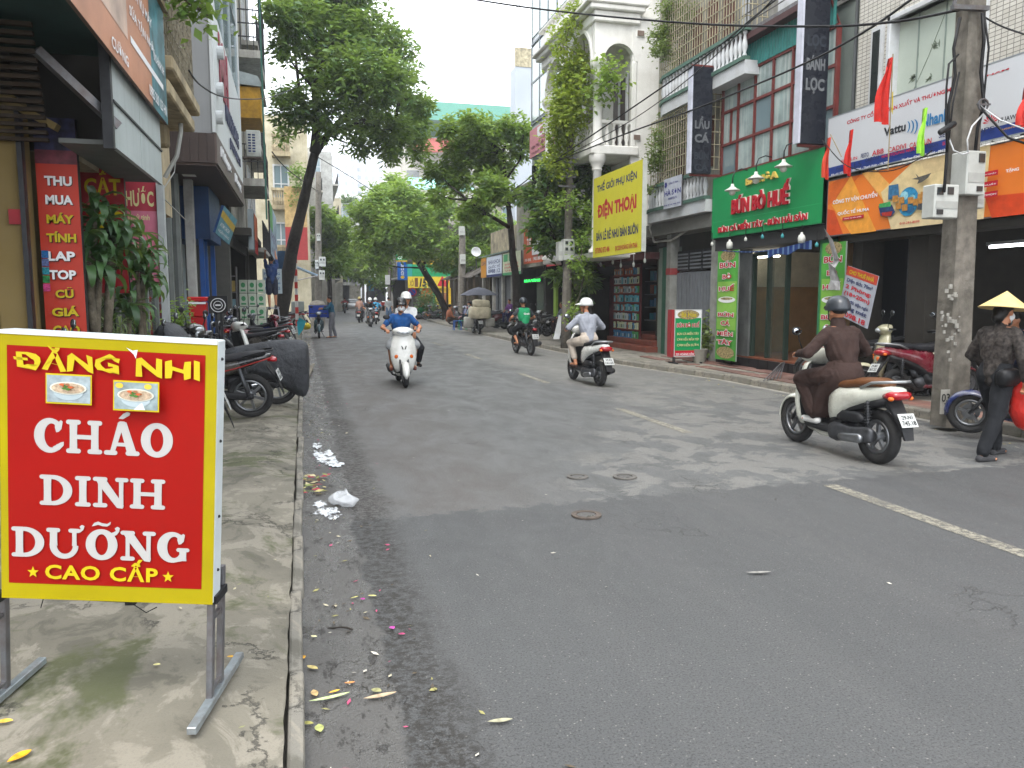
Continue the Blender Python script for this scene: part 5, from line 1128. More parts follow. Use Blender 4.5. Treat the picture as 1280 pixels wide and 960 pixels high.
for k, (x, y) in enumerate(((915.5, 236), (945, 221), (979.5, 206))):
 p = atX(x, y, 8.85); t = thing('gooseneck_lamp', ('left', 'middle', 'right')[k]+' white bell lamp hanging in front of the green board', 'lamp', p, group='bell lamps over the green board')
 m = MB(); m.lathe([(.03, .10), (.04, .05), (.085, .01), (.165, -.03), (.16, -.045), (.09, -.04)], 18); m.build('shade', LMP, t, smooth=True)
 m = MB(); m.ell((0, 0, -.07), (.07, .07, .07), 12, 8); m.build('bulb', LMP, t, smooth=True)
 m = MB(); m.tube([(0, 0, .1), (0, 0, .24), (.05, 0, .36), (.2, 0, .42), (.34, 0, .40)], .012, 8); m.build('arm', DKSTEEL, t, smooth=True)
for k, (x, y, c_) in enumerate(((912, 306, 1), (932, 299, 2), (953, 296, 3), (978, 295, 3), (1002, 298, 1), (1021, 306, 3), (890, 305, 2))):
 p = atX(x, y, 9.0); big = c_ == 1; t = thing('hanging_bulb', ('large pale bulb hanging left over the green banner', 'small pale bulb right of the leftmost pale one', 'small teal bulb under the middle of the green board', 'second small teal bulb under the green board', 'largest pale bulb hanging under the right half of the green board', 'teal bulb beside the torn white banner', 'leftmost small bulb by the grey garage door')[k], 'lamp', p, group='bulbs hanging under the green board')
 m = MB(); s_ = .07 if big else .032; m.lathe([(0, -s_*1.3), (s_*.9, -s_*1.1), (s_, 0), (s_*.8, s_*.8), (s_*.35, s_*1.1), (s_*.3, s_*1.6), (0, s_*1.6)], 14); m.build('bulb', LMP if c_ < 3 else M('teal_bulb', '3a8a8f', .4), t, smooth=True)
 m = MB(); m.tube([(0, 0, s_*1.5), (0, 0, .25)], .008, 6); m.build('cord', CABLE, t)
t = thing('fringe_garland', 'blue and white fringe garland strung across the noodle shop opening', 'garland', (9.1, 13.5, 2.7)); m = MB(); m2 = MB()
GB = M('fringe_blue', '1d3672', .6); GW = M('fringe_white', '5f7a9f', .6); y = 12.75; k = 0
while y < 15.9:
 z = 2.70-.0*y-.10*math.sin((y-12.75)/3.1*PI)+.0; (m if k % 3 else m2).box((9.09, y, z-(.13+.03*math.sin(y*9) if y < 14.1 else .02)), (9.11, y+.05, z)); y += .056; k += 1
m.build('blue_fringe', GB, t, world=True); m2.build('white_fringe', GW, t, world=True)
def banner(label, X, ya, yb_, z0, z1, rows_, cat='banner'):
 t = thing('vertical_banner', label, cat, (X, ya, z0)); Pn = facade_panel(t, ya, yb_, z0, z1, X).board(M('banner_edge', '7f8a7f', .5), .03); Pn.rect(0, 0, 1, 1, M('banner_green', '4f9a3f', .45, var=.2, scale=1.6), 'face')
 Pn.rect(.04, .28, .96, .72, M('banner_lime', '7fb04a', .45, var=.15, scale=1.6), 'print'); Pn.disc(.5, .955, .36, .05, M('noodle_print', '9a8a62', .5, var=.5, scale=30), 'print'); Pn.disc(.5, .07, .44, .055, M('noodle_print', '9a8a62', .5, var=.5, scale=30), 'print'); Pn.disc(.5, .555, .42, .028, WHT_L, 'print'); Pn.disc(.5, .565, .30, .012, M('noodle_print', '9a8a62', .5, var=.5, scale=30), 'print')
 for tx, v0, v1 in rows_: e = .025; hw = .38 if len(tx) > 2 else .22; Pn.text(tx, .5-hw-.02, v0-.004, .5+hw+.02, v1+.004, WHT_L, bold=.08); Pn.text(tx, .5-hw, v0, .5+hw, v1, REDL, bold=.03)
 return t
rw = (('BÚN', .845, .905), ('BÒ', .745, .795), ('HUẾ', .635, .695), ('BÚN', .40, .445), ('CÁ', .32, .37), ('MIỀN', .225, .285), ('TÂY', .145, .195))
banner('green vertical banner reading BÚN BÒ HUẾ left of the noodle shop door', 9.1, 16.12, 15.25, .26, 2.68, rw)
banner('green vertical banner half hidden behind the torn white banner right of the noodle shop', 9.1, 12.42, 11.78, .35, 2.62, rw)
t = thing('rent_banner', 'crooked white banner with red heading and hand written blue and red text', 'banner', (8.9, 11.3, 1.7))
a, b, c_ = atX(1047, 393, 8.9), atX(1084, 411, 8.7), atX(1060, 332, 9.0); Pn = Panel(t, a, b-a, c_-a).board(M('banner_cloth', '9fa3ad', .7, var=.1), .01); Pn.rect(0, 0, 1, 1, M('banner_cloth', '9fa3ad', .7, var=.1), 'face')
Pn.rect(0, .82, 1, 1, M('rent_red', 'b04030', .5), 'print'); Pn.text('CHO THUÊ NHÀ', .1, .86, .9, .96, YLW_L, .03)
for k, (tx, mt) in enumerate((('Diện tích: 70m²', NAVYL), ('2 Phòng:', REDL), ('(18+20m)', REDL), ('Đầy đủ tiện nghi', NAVYL), ('nóng mát', NAVYL), ('0.098.18', REDL))): Pn.text(tx, .08, .68-k*.13, .92, .78-k*.13, mt, bold=.03)
t = thing('torn_banner', 'torn white banner curling in front of the green banner', 'banner', (8.9, 12, 2.2)); m = MB()
pts = [(1030, 285), (1036, 300), (1042, 325), (1040, 330), (1035, 328), (1038, 350), (1034, 362)]; pts2 = [(1031, 286), (1041, 300), (1048, 322), (1049, 326), (1044, 335), (1050, 352), (1050, 363)]
A_ = [atX(x, y, 8.95) for x, y in pts]; B_ = [atX(x, y, 8.80+.08*(k % 2)) for k, (x, y) in enumerate(pts2)]; vs = A_+B_; n = len(A_); m._a(vs, [(k, k+1, k+1+n, k+n) for k in range(n-1)]); m.build('cloth', M('torn_cloth', 'b0afb0', .7, var=.25, scale=9, dirt=.4), t, world=True, fix=False)
# perpendicular dark boards
def dark_board(label, x0, x1, z0, z1, Y, words):
 t = thing('projecting_board', label, 'sign', ((x0+x1)/2, Y, z0)); Pn = cross_panel(t, x0, x1, z0, z1, Y).board(M('board_body', '2b2e35', .5), .14); Pn.rect(0, 0, 1, 1, M('dark_board_face', '23262e', .25, var=.12, scale=3), 'face')
 m = MB(); m.box((x0-.045, Y-.01, z0), (x0-.002, Y+.15, z1)); m.build('white_edge', M('edge_white', 'bfc2cf', .4), t, world=True)
 m = MB(); m.bar((x0, Y+.07, z1+.03), (x1+.35, Y+.07, z1+.03), .05, .05); m.bar((x0, Y+.07, z0-.03), (x1+.35, Y+.07, z0-.03), .05, .05); m.bar((x1+.05, Y+.07, z1), (x1+.3, Y+.07, z1-.5), .03, .03); m.build('bracket', REDF, t, world=True)
 for tx, v0, v1, mt in words: Pn.text(tx, .14, v0, .88, v1, mt, bold=.04)
FL = M('faded_letter', '6f7275', .5); FD = M('dim_letter', '343941', .5)
dark_board('dark projecting board reading BÁNH LỌC hung before the red framed windows', 8.74, 9.26, 4.42, 6.98, 12.7, (('BÁNH', .50, .60, FL), ('LỌC', .34, .45, FL), ('LỌC', .64, .74, FD)))
dark_board('dark projecting board reading LẨU CÁ hung beside the caged balconies', 8.60, 9.09, 4.46, 6.80, 16.55, (('LẨU', .42, .54, FL), ('CÁ', .29, .39, FL), ('BÚN', .13, .22, FD), ('CÁ', .02, .11, FD)))
# --- C: house with balustrades and cages
sC = thing('balustrade_house', 'house with white balustrades, pale cages and creepers between the green board and the yellow board', 'building', (10, 18.8, .1))
WC = lambda mb, name, mat, **k: mb.build(name, mat, sC, world=True, **k)
GRN = M('rail_green', '4f6b5f', .6, var=.1); yc0, yc1 = 16.66, 20.9
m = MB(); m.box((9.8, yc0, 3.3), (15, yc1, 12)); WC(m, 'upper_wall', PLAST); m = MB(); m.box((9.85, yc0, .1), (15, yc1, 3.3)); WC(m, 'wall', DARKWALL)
def bal(x0, y0, y1, z, front=True):
 path = [(x0, y0), (x0, y1-.5), (x0+.12, y1-.15), (x0+.45, y1), (9.8, y1)]
 def strip(w0, w1, za, zb, name, mat):
  mm = MB(); out_ = [(x-w1, y+(w1 if i > 2 else (w1*.7 if i == 2 else 0))) for i, (x, y) in enumerate(path)]; in_ = [(x+w0, y-(w0 if i > 2 else 0)) for i, (x, y) in enumerate(path)]
  for i in range(len(path)-1):
   (a, b), (c, d), (e, f), (g, h) = out_[i], out_[i+1], in_[i+1], in_[i]
   mm._a([(a, b, za), (c, d, za), (e, f, za), (g, h, za), (a, b, zb), (c, d, zb), (e, f, zb), (g, h, zb)], [(0, 1, 2, 3), (7, 6, 5, 4), (0, 4, 5, 1), (1, 5, 6, 2), (2, 6, 7, 3), (3, 7, 4, 0)])
  return WC(mm, name, mat)
 strip(.6, .02, z-.30, z-.02, 'balcony_slab', WHITE_P); strip(.10, .06, z-.02, z+.06, 'lower_rail', GRN); strip(.10, .06, z+.58, z+.66, 'upper_rail', GRN)
 mm = MB(); mm.box((x0+.1, y0+.02, z-.27), (9.8, y1-.5, z-.05)); WC(mm, 'balcony_floor', WPL)
 prof = [(.045, 0), (.05, .04), (.03, .08), (.062, .20), (.055, .28), (.028, .42), (.032, .46), (.05, .48), (.05, .52)]
 y = y0+.1
 while y < y1-.1:
  i = x0+.02 if y < y1-.5 else x0+.02+(y-(y1-.5))**1.5*.9; mm = MB(); mm.lathe([(r_, h) for r_, h in prof], 10, c=(i, y, z+.06)); WC(mm, 'baluster', WHITE_P, smooth=True); y += .172
bal(9.1, 16.72, 20.3, 3.94); bal(9.1, 15.2, 19.6, 6.62)
LAT = M('cage_beige', 'a79f85', .6, var=.2)
def cage(x0, y0, y1, z0, z1, dy=.13, dz=.28, mat=LAT):
 mm = MB(); y = y0
 while y < y1: mm.box((x0-.008, y-.008, z0), (x0+.008, y+.008, z1)); y += dy
 z = z0
 while z < z1: mm.box((x0-.012, y0, z-.008), (x0+.012, y1, z+.008)); z += dz
 x = x0
 while x < 9.8: mm.box((x-.008, y1-.008, z0), (x+.008, y1+.008, z1)); mm.box((x-.008, y0-.008, z0), (x+.008, y0+.008, z1)); x += dy
 z = z0
 while z < z1: mm.box((x0, y1-.01, z-.008), (9.8, y1+.01, z+.008)); mm.box((x0, y0-.01, z-.008), (9.8, y0+.01, z+.008)); z += dz
 WC(mm, 'cage', mat)
cage(9.15, 16.75, 19.9, 4.6, 6.3); cage(9.15, 15.3, 19.4, 7.28, 10.4, .12, .24)
for z, n in ((4.55, 4), (7.3, 4)):
 for k in range(n): mm = MB(); mm.box((9.76, 16.9+k*.75, z+.3), (9.79, 17.4+k*.75, z+1.5)); WC(mm, 'shutter', M('brown_shutter', '5f3a30', .6, var=.25, scale=9))
m = MB(); m.box((9.6, 17.05, .12), (9.66, 19.1, 2.3)); f_ = WC(m, 'garage_door', M('door_grey', '6c7075', .5, var=.08, streak=.3, dcol='4d4f50')); 
for k in range(14): y = 17.07+k*.145; m = MB(); m.box((9.575, y, .16), (9.598, y+.11, 2.26)); m.build('door_slat', M('door_grey', '6c7075', .5, var=.08, streak=.3, dcol='4d4f50'), f_)
for k in range(3):
 y = 17.08+k*.68; m = MB(); m.box((9.58, y, 2.34), (9.64, y+.62, 2.85)); vv = WC(m, 'vent_grille', DKSTEEL); 
 for j in range(5): m = MB(); m.box((9.56, y+.03, 2.38+j*.09), (9.579, y+.59, 2.42+j*.09)); m.build('louvre', M('door_grey', '6c7075', .5), vv)
m = MB(); m.box((9.4, 19.12, .12), (9.65, 19.35, 3.3)); m.box((9.42, 16.66, .12), (9.7, 17.0, 3.3)); WC(m, 'column', M('old_white_col', '989a94', .7, dirt=.5)); m = MB(); m.box((9.39, 19.11, 2.25), (9.66, 19.36, 2.42)); WC(m, 'red_ring', M('red_ring', '8f3a3a', .6))
m = MB(); m.box((9.25, yc0, 3.3), (9.8, yc1, 3.62)); WC(m, 'lintel', M('lintel_grey', '6f6e69', .8))
m = MB(); p = [atY(*q) for q in ((822, 262, 20), (812, 285, 20), (818, 303, 20), (840, 300, 19), (862, 286, 18))]; m.tube(p, .03, 8); WC(m, 'white_pipe', WPL, smooth=True)
t = thing('small_white_sign', 'small white sign reading HÀ SƠN fixed to the lower balustrade', 'sign', (9.0, 18.9, 4)); a, b = atX(829.5, 262, 8.98), atX(852.5, 216, 8.98)
Pn = facade_panel(t, a.y, b.y, a.z, b.z-.03, 8.98).board(STEEL, .03); Pn.rect(0, 0, 1, 1, M('white_sign2', 'b5b9c4', .4), 'face'); BL2 = M('blue_letter', '2c2c7a', .45); Pn.text('HÀ SƠN', .04, .42, .96, .64, BL2, .03); Pn.text('CÔNG TY TNHH', .28, .78, .8, .86, BL2); Pn.text('MARKETS.LTD', .28, .28, .76, .35, BL2); Pn.text('Đại lý vé máy bay', .04, .08, .96, .14, BL2); Pn.disc(.12, .8, .07, .1, BL2, 'mark', 8)
# phone accessory shop, red steps, recessed greenish wall
sD = thing('phone_accessory_shop', 'phone accessory shop under the yellow board with red steps and rows of packets', 'shop', (10, 22, .1))
WD = lambda mb, name, mat, **k: mb.build(name, mat, sD, world=True, **k)
m = MB(); m.box((9.25, 20.2, .1), (11.5, 24.0, .27)); m.box((9.55, 20.4, .27), (11.5, 23.9, .42)); m.box((9.85, 20.6, .42), (11.5, 23.8, .56)); WD(m, 'steps', M('step_red', '7f4436', .6, var=.15, dirt=.3), bevel=.01)
m = MB(); m.box((10.1, 21.0, .56), (10.2, 21.35, 2.8)); m.box((9.6, 19.36, .1), (9.9, 20.25, 3.0)); WD(m, 'side_wall', M('pale_green_wall', '7f8a80', .7, var=.1)); m = MB(); m.box((9.5, 19.36, .1), (9.59, 19.8, 3.0)); WD(m, 'green_strip', M('dark_green_paint', '2f5a48', .6))
m = MB(); m.box((11.4, 20.2, .1), (11.5, 26, 3.4)); m.box((9.55, 25.6, .1), (11.5, 25.8, 3.0)); WD(m, 'back_wall', DARKIN)
m = MB(); m.box((9.3, 20.2, 2.72), (11.5, 26, 2.9)); WD(m, 'ceiling', M('maroon_ceiling', '4f2a2a', .7))
PKT = [('b9c0c2', 'white'), ('4fa3b5', 'cyan'), ('2a6fa0', 'blue'), ('3f8f4a', 'green'), ('a85a35', 'orange'), ('8e8f92', 'grey'), ('c2c7a0', 'cream')]
t = thing('packet_rack', 'red framed rack hung with rows of phone accessory packets', 'display rack', (9.7, 23, .3))
m = MB(); m.box((9.72, 21.7, .35), (9.76, 23.7, 2.65)); m.build('backing', M('rack_maroon', '5a2024', .6), t, world=True)
r = random.Random(12); seq = (2, 6, 0, 1, 1, 5, 0, 4)
for j in range(8):
 z = .42+j*.275; m = MB(); m.box((9.66, 21.7, z-.03), (9.71, 23.7, z-.012)); m.build('rail', M('rail_red', '8f2a2a', .5), t, world=True)
 for k in range(13):
  y = 21.76+k*.148
  if r.random() < .07: continue
  ci = seq[j] if r.random() < .7 else r.randrange(7)
  if j == 0: ci = 2 if k > 2 else 3
  m = MB(); m.box((9.67, y, z), (9.70, y+.115, z+.20+r.uniform(-.02, .02))); o = m.build('packet', M('packet_'+PKT[ci][1], PKT[ci][0], .35, var=.1, scale=9), t, world=True)
  m = MB(); m.box((9.664, y+.02, z+.03), (9.669, y+.095, z+.13)); m.build('print', M('packet_print'+str((k+j) % 3), ('33414a', 'a9b2b5', '5f8a9a')[(k+j) % 3], .4), o)
t = thing('wall_shelf', 'white goods shelf inside the phone accessory shop', 'display rack', (11, 22, .5)); m = MB()
for k in range(5): m.box((10.9, 21.0, .9+k*.42), (11.35, 24, .93+k*.42))
m.build('shelf_boards', STEEL, t, world=True)
for j in range(4):
 for k in range(9): m = MB(); y = 21.1+k*.3; m.box((10.95, y, .94+j*.42), (11.2, y+.2, 1.15+j*.42+r.uniform(0, .12))); m.build('box', M('packet_'+PKT[r.randrange(7)][1], 'b9c0c2'), t, world=True)
for k, (x, y, L) in enumerate(((751, 330, .22), (776, 331, .3), (792, 330, .25), (806, 325, .3), (766, 327, .2))):
 p = atX(x, y, 9.15); t = thing('hanging_bulb', ('leftmost bulb under the yellow board', 'middle bulb on a long cord under the yellow board', 'fourth bulb from the left under the yellow board', 'bulb nearest the grey garage door under the yellow board edge', 'second bulb from the left under the yellow board')[k], 'lamp', p, group='bulbs under the yellow board')
 m = MB(); m.ell((0, 0, -.02), (.04, .04, .07), 10, 7); m.build('bulb', LMP, t, smooth=True); m = MB(); m.tube([(0, 0, .04), (0, 0, .04+L)], .009, 6); m.build('cord', WHITE_P, t)
t = thing('yellow_board', 'large yellow board with navy and red capitals in front of the white villa', 'sign', (9.2, 22.6, 3)); Py = Panel(t, (8.1, 21.42, 2.78), (0, -3.34, 0), (0, 0, 2.22)).board(M('board_edge_pale', 'b5b8b0', .5), .12)
Py.rect(0, 0, 1, 1, M('yellow_board', 'c9c234', .42, var=.05, scale=1), 'face'); Py.text('THẾ GIỚI PHỤ KIỆN', .08, .79, .90, .94, NAVYL, .035); Py.text('ĐIỆN THOẠI', .10, .45, .90, .70, REDL, .05); Py.text('BÁN LẺ RẺ NHƯ BÁN BUÔN', .08, .205, .94, .345, NAVYL, .035); Py.text('ĐT:0963 875 486', .06, .05, .38, .12, REDL, .02); Py.text('ĐC:228 HOÀNG VĂN THÁI', .50, .05, .93, .125, REDL, .02)
# --- D: white villa with arches
sV = thing('white_villa', 'white villa with a round column, arches, balustrades and creepers', 'building', (10, 24, .1))
WV = lambda mb, name, mat=WALLW, **k: mb.build(name, mat, sV, world=True, **k)
m = MB(); m.box((9.45, 21.75, 3.4), (16, 27.0, 9.6)); m.box((9.30, 21.6, 3.4), (16, 21.74, 9.6)); WV(m, 'wall'); m = MB(); m.box((9.5, 21.9, 9.6), (16, 27.0, 13)); WV(m, 'upper_wall')
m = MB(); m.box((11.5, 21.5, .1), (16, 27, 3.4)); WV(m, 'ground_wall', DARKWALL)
def slab(x0, x1, y0, y1, z0, z1, name, mat=WALLW, bv=.03): mm = MB(); mm.box((x0, y0, z0), (x1, y1, z1)); return WV(mm, name, mat, bevel=bv)
slab(8.05, 9.5, 21.5, 26.6, 5.72, 5.98, 'balcony_slab'); slab(8.15, 9.5, 21.55, 26.5, 2.8, 2.95, 'lower_slab'); slab(7.95, 9.6, 21.4, 26.8, 9.65, 9.80, 'cornice'); slab(8.1, 9.5, 21.5, 26.6, 9.35, 9.65, 'entablature'); slab(7.85, 9.7, 21.35, 26.9, 9.8, 9.92, 'cornice')
def column(x, y, z0, z1, r0=.14): mm = MB(); mm.lathe([(r0*1.6, 0), (r0*1.6, .08), (r0*1.15, .14), (r0, .2), (r0*.88, z1-z0-.45), (r0*1.1, z1-z0-.42), (r0*1.0, z1-z0-.36), (r0*1.5, z1-z0-.22), (r0*1.7, z1-z0-.18), (r0*1.7, z1-z0)], 20, c=(x, y, z0)); WV(mm, 'column', smooth=False, auto=R_(50))
for y in (21.7, 24.1, 26.3): column(8.30, y, 5.98, 8.35); column(8.30, y, 2.95, 5.72)
def arch(o, U, w_, z0, h, th, nrm):
 """arched spandrel: opening of width w_ springing at z0"""
 mm = MB(); U = V3(U); o = V3(o); N_ = 14; r0 = w_/2
 a = [(r0-r0*math.cos(PI*k/N_), min(r0*math.sin(PI*k/N_), h-.05)) for k in range(N_+1)]
 for k in range(N_): (u0, v0), (u1, v1) = a[k], a[k+1]; mm.prism([(u0, v0), (u1, v1), (u1, h), (u0, h)], o, U, (0, 0, 1), V3(nrm)*th)
 WV(mm, 'arch'); mm = MB(); a2 = [(r0-(r0+.09)*math.cos(PI*k/N_), (r0+.09)*math.sin(PI*k/N_)) for k in range(N_+1)]
 for k in range(N_): mm.prism([a[k], a[k+1], a2[k+1], a2[k]], o-V3(nrm)*.05, U, (0, 0, 1), V3(nrm)*.05)
 WV(mm, 'arch_moulding')
arch((8.44, 21.62, 8.35), (1, 0, 0), .92, 0, 1.0, .16, (0, 1, 0)); slab(8.16, 8.44, 21.62, 21.78, 8.35, 9.35, 'pier', bv=0); slab(9.36, 9.5, 21.62, 21.78, 8.35, 9.35, 'pier', bv=0); slab(9.28, 9.44, 21.56, 21.74, 5.98, 8.35, 'pilaster')
arch((8.16, 21.86, 8.35), (0, 1, 0), 2.1, 0, 1.0, .2, (1, 0, 0)); arch((8.16, 24.26, 8.35), (0, 1, 0), 1.9, 0, 1.0, .2, (1, 0, 0))
for z in (5.98,):
 slab(8.35, 9.4, 21.60, 21.72, z+.62, z+.72, 'rail', bv=.01); slab(8.25, 8.37, 21.8, 26.3, z+.62, z+.72, 'rail', bv=.01)
 prof = [(.05, 0), (.06, .05), (.035, .1), (.08, .24), (.07, .34), (.03, .52), (.05, .58), (.055, .62)]
 for k in range(4): mm = MB(); mm.lathe(prof, 10, c=(8.58+k*.2, 21.66, z)); WV(mm, 'baluster', smooth=True)
 for k in range(16): mm = MB(); mm.lathe(prof, 8, c=(8.31, 22.0+k*.27, z)); WV(mm, 'baluster', smooth=True)
for k in range(14): mm = MB(); mm.lathe([(.05, 0), (.035, .1), (.07, .24), (.03, .5), (.05, .6)], 8, c=(8.1, 22.0+k*.32, 9.92)); WV(mm, 'baluster', smooth=True)
slab(8.0, 8.2, 21.6, 26.6, 10.52, 10.62, 'rail', bv=.01)
for a_, b_ in ((22.2, 23.2), (24.3, 25.6)): m = MB(); m.box((9.38, a_, 6.0), (9.44, b_, 8.1)); WV(m, 'door_panel', M('wood_dark2', '3a2722', .5))
m = MB(); m.box((9.35, 22.65, 6.0), (9.40, 22.75, 8.1)); m.box((9.35, 22.1, 6.0), (9.40, 22.2, 8.2)); WV(m, 'door_frame', WHITE_P)
for (x, y) in ((800, 42), (795, 172)): a = atY(x, y, 21.6); slab(a.x-.12, a.x+.14, 21.57, 21.598, a.z-.1, a.z+.1, 'vent_frame'); slab(a.x-.09, a.x+.11, 21.55, 21.569, a.z-.07, a.z+.07, 'vent', M('vent_brown', '7a6a60', .7), 0)
# --- E: glass fronted white block, F plain tower
sE = thing('glass_front_building', 'tall white building with large glass panels beyond the villa', 'building', (10, 29, .1))
m = MB(); m.box((9.25, 27.05, 3.4), (16, 31.6, 16)); m.build('wall', M('white_clad', 'ced2d6', .4, var=.02), sE, world=True)
m = MB(); m.box((10.6, 27.05, .1), (16, 31.6, 3.4)); m.build('ground_wall', DARKIN, sE, world=True)
for f, (z0, z1) in enumerate(((8.75, 11.6), (12.0, 15.8), (4.0, 7.0))):
 for k in range(4): y = 27.25+k*1.08; m = MB(); m.box((9.21, y, z0), (9.245, y+1.02, z1)); m.build('glass_panel', GLASSL if f < 2 else GLASSD, sE, world=True)
m = MB()
for z in (8.6, 10.2, 11.7, 13.8): m.box((9.19, 27.1, z), (9.24, 31.6, z+.07))
for k in range(5): m.box((9.19, 27.18+k*1.08, 8.6), (9.235, 27.25+k*1.08, 15.9))
m.build('mullions', M('mullion_grey', '6f777d', .4), sE, world=True)
t = thing('pink_board', 'pink board with a white emblem and dark lettering on the glass fronted building', 'sign', (9.2, 29.8, 7)); Pn = Panel(t, (9.12, 31.5, 7.27), (0, -3.3, 0), (0, 0, 1.08)).board(STEEL, .06); Pn.rect(0, 0, 1, 1, M('pink_board', 'c98a95', .4, var=.05), 'face'); Pn.rect(.32, .60, .66, .95, WHT_L, 'emblem'); Pn.disc(.49, .78, .08, .12, M('emblem_pink', 'b8707f', .4), 'emblem'); Pn.text('KHOA XÉT NGHIỆM VÀ', .4, .46, .95, .55, M('plum_letter', '5a2a3a', .4)); Pn.text('GEN TRỊ LIỆU VIỆT Á', .08, .26, .9, .42, M('plum_letter', '5a2a3a', .4), .03); Pn.text('TRUNG TÂM Y TẾ', .08, .08, .88, .2, M('plum_letter', '5a2a3a', .4), .02)
t = thing('concrete_tower', 'plain windowless pale grey tower with a rusty lattice on its roof', 'building', (17, 60, 0)); m = MB(); m.box((16.2, 60, 0), (19.5, 61.5, 19.2)); m.build('wall', M('tower_grey', 'a4abb3', .8, var=.04, scale=.5), t, world=True)
m = MB(); m.box((16.2, 59.95, 19.2), (18.2, 60.15, 20.6)); m.build('parapet', M('tower_ochre', 'a39a80', .8, var=.35, scale=5), t, world=True)
t = thing('crane_mast', 'thin lattice crane mast leaning over the concrete tower', 'crane', (17, 62, 19)); m = MB(); a, b = atY(654, 56, 62), atY(642, 0, 62)
for dx in (-.12, .12): m.tube([(a.x+dx, 62, a.z-1), (b.x+dx, 62, b.z+3)], .03, 5)
for k in range(14): q_ = k/14; q2 = (k+1)/14; m.tube([(a.x-.12+(b.x-a.x)*q_, 62, a.z-1+(b.z-a.z+4)*q_), (a.x+.12+(b.x-a.x)*q2, 62, a.z-1+(b.z-a.z+4)*q2)], .02, 4)
m.build('lattice', STEEL, t, world=True)
# --- further along the right side: low shops
sF = thing('low_shop_row', 'dark two storey shop house with orange and white boards under the trees', 'building', (11, 33, .1))
m = MB(); m.box((9.9, 31.65, 3.0), (16, 36.4, 6.8)); m.build('upper_wall', PLAST, sF, world=True); m = MB(); m.box((10.8, 27.2, .1), (16, 36.4, 3.0)); m.box((9.8, 31.4, .1), (10.8, 31.7, 3.0)); m.box((9.8, 36.1, .1), (10.8, 36.4, 3.0)); m.build('wall', DARKIN, sF, world=True)
m = MB(); m.box((10.2, 32.0, .12), (10.26, 34.0, 2.6)); m.build('green_glass_door', M('glass_green_dim', '4a5a4a', .15), sF, world=True); m = MB(); m.box((9.75, 29.9, .12), (9.85, 30.2, 2.7)); m.box((9.72, 28.0, .12), (9.8, 28.2, 3.0)); m.build('lime_post', M('lime_post', '7a9a35', .5), sF, world=True); m = MB(); m.box((10.3, 28.3, .12), (10.35, 29.9, 2.6)); m.build('olive_panel', M('olive_panel', '5a6030', .6), sF, world=True)
m = MB(); m.box((10.3, 24.2, .12), (10.35, 27.6, 2.4)); m.build('maroon_panel', M('maroon_poster', '6a3540', .6, var=.4, scale=2), sF, world=True)
t = thing('orange_board', 'plain orange board beside the broad leaved bush', 'sign', (9.3, 31, 3)); Pn = Panel(t, (9.3, 33.0, 3.08), (0, -3.2, 0), (0, 0, 1.55)).board(STEEL, .08); Pn.rect(0, 0, 1, 1, M('orange_flat', 'c0542c', .42, var=.05), 'face'); Pn.text('TRÀ SỮA', .15, .45, .85, .75, WHT_L, .03); Pn.text('090 4545', .05, .06, .35, .14, WHT_L); Pn.text('1900 886 816', .45, .06, .95, .16, WHT_L)
t = thing('white_red_board', 'white board with red base strip half covered by the broad leaved bush', 'sign', (9.3, 28.5, 3)); Pn = Panel(t, (9.3, 29.7, 2.86), (0, -3.6, 0), (0, 0, 1.5)).board(STEEL, .08); Pn.rect(0, 0, 1, 1, M('white_board', 'bfc2c6', .4), 'face'); Pn.rect(0, 0, 1, .12, REDL, 'strip'); Pn.text('GẠO', .1, .3, .3, .6, REDL, .03); Pn.text('SẠCH', .1, .65, .35, .9, NAVYL, .03)
t = thing('led_sign', 'bright green lit scrolling sign over a shop door', 'sign', (9.8, 33.5, 2.4)); m = MB(); a, b = atX(655, 354, 9.8), atX(676, 347, 9.8); m.box((9.8, b.y, a.z), (9.9, a.y, b.z)); m.build('case', BLACK, t, world=True); Pn = Panel(t, (9.795, a.y, a.z), (0, b.y-a.y, 0), (0, 0, b.z-a.z)); Pn.text('MUA VÀNG', .03, .2, .97, .9, M('led_green', '2aff5a', .5, emit=1.6), .05)
for k, (yl, yr, c_, tx, mt, lb) in enumerate(((41.2, 37.9, 'b9c0cc', ('NHA KHOA', 'QUỐC TẾ', '0988 12'), 'a', 'white and blue board on the low shop beside the leaning tree'), (37.7, 34.4, 'b7bda2', ('ĐĂNG KÝ', 'HÀNG', 'VIỆT'), 'b', 'cream board with green blocks next to the white and blue board'), (42.6, 41.3, 'b07a30', ('CAFE',), 'c', 'narrow ochre board left of the white and blue board'))):
 t = thing('shop_board', lb, 'sign', (9.6, yl, 2.8)); Pn = Panel(t, (9.55, yl, 2.72), (0, yr-yl, 0), (0, 0, 1.05)).board(STEEL, .08); Pn.rect(0, 0, 1, 1, M('sb_'+c_, c_, .45), 'face')
 if k < 2: Pn.rect(0, 0, 1, .12, (NAVYL, M('carton_green', '3f8a5a'))[k], 'strip')
 if k == 1: Pn.rect(.05, .62, .3, .95, M('carton_green', '3f8a5a'), 'print'); Pn.rect(.36, .62, .6, .95, M('carton_green', '3f8a5a'), 'print')
 for j, w_ in enumerate(tx): Pn.text(w_, .12, .62-.22*j if k != 1 else .45-.15*j, .9, .82-.22*j if k != 1 else .55-.15*j, NAVYL if k != 1 else REDL, .02)
TIN = M('tin_roof', '6f8078', .6, var=.2, scale=4, dirt=.5); RT = M('roof_tile', '5a5550', .85, var=.3, scale=5, dirt=.5, bump=.3)
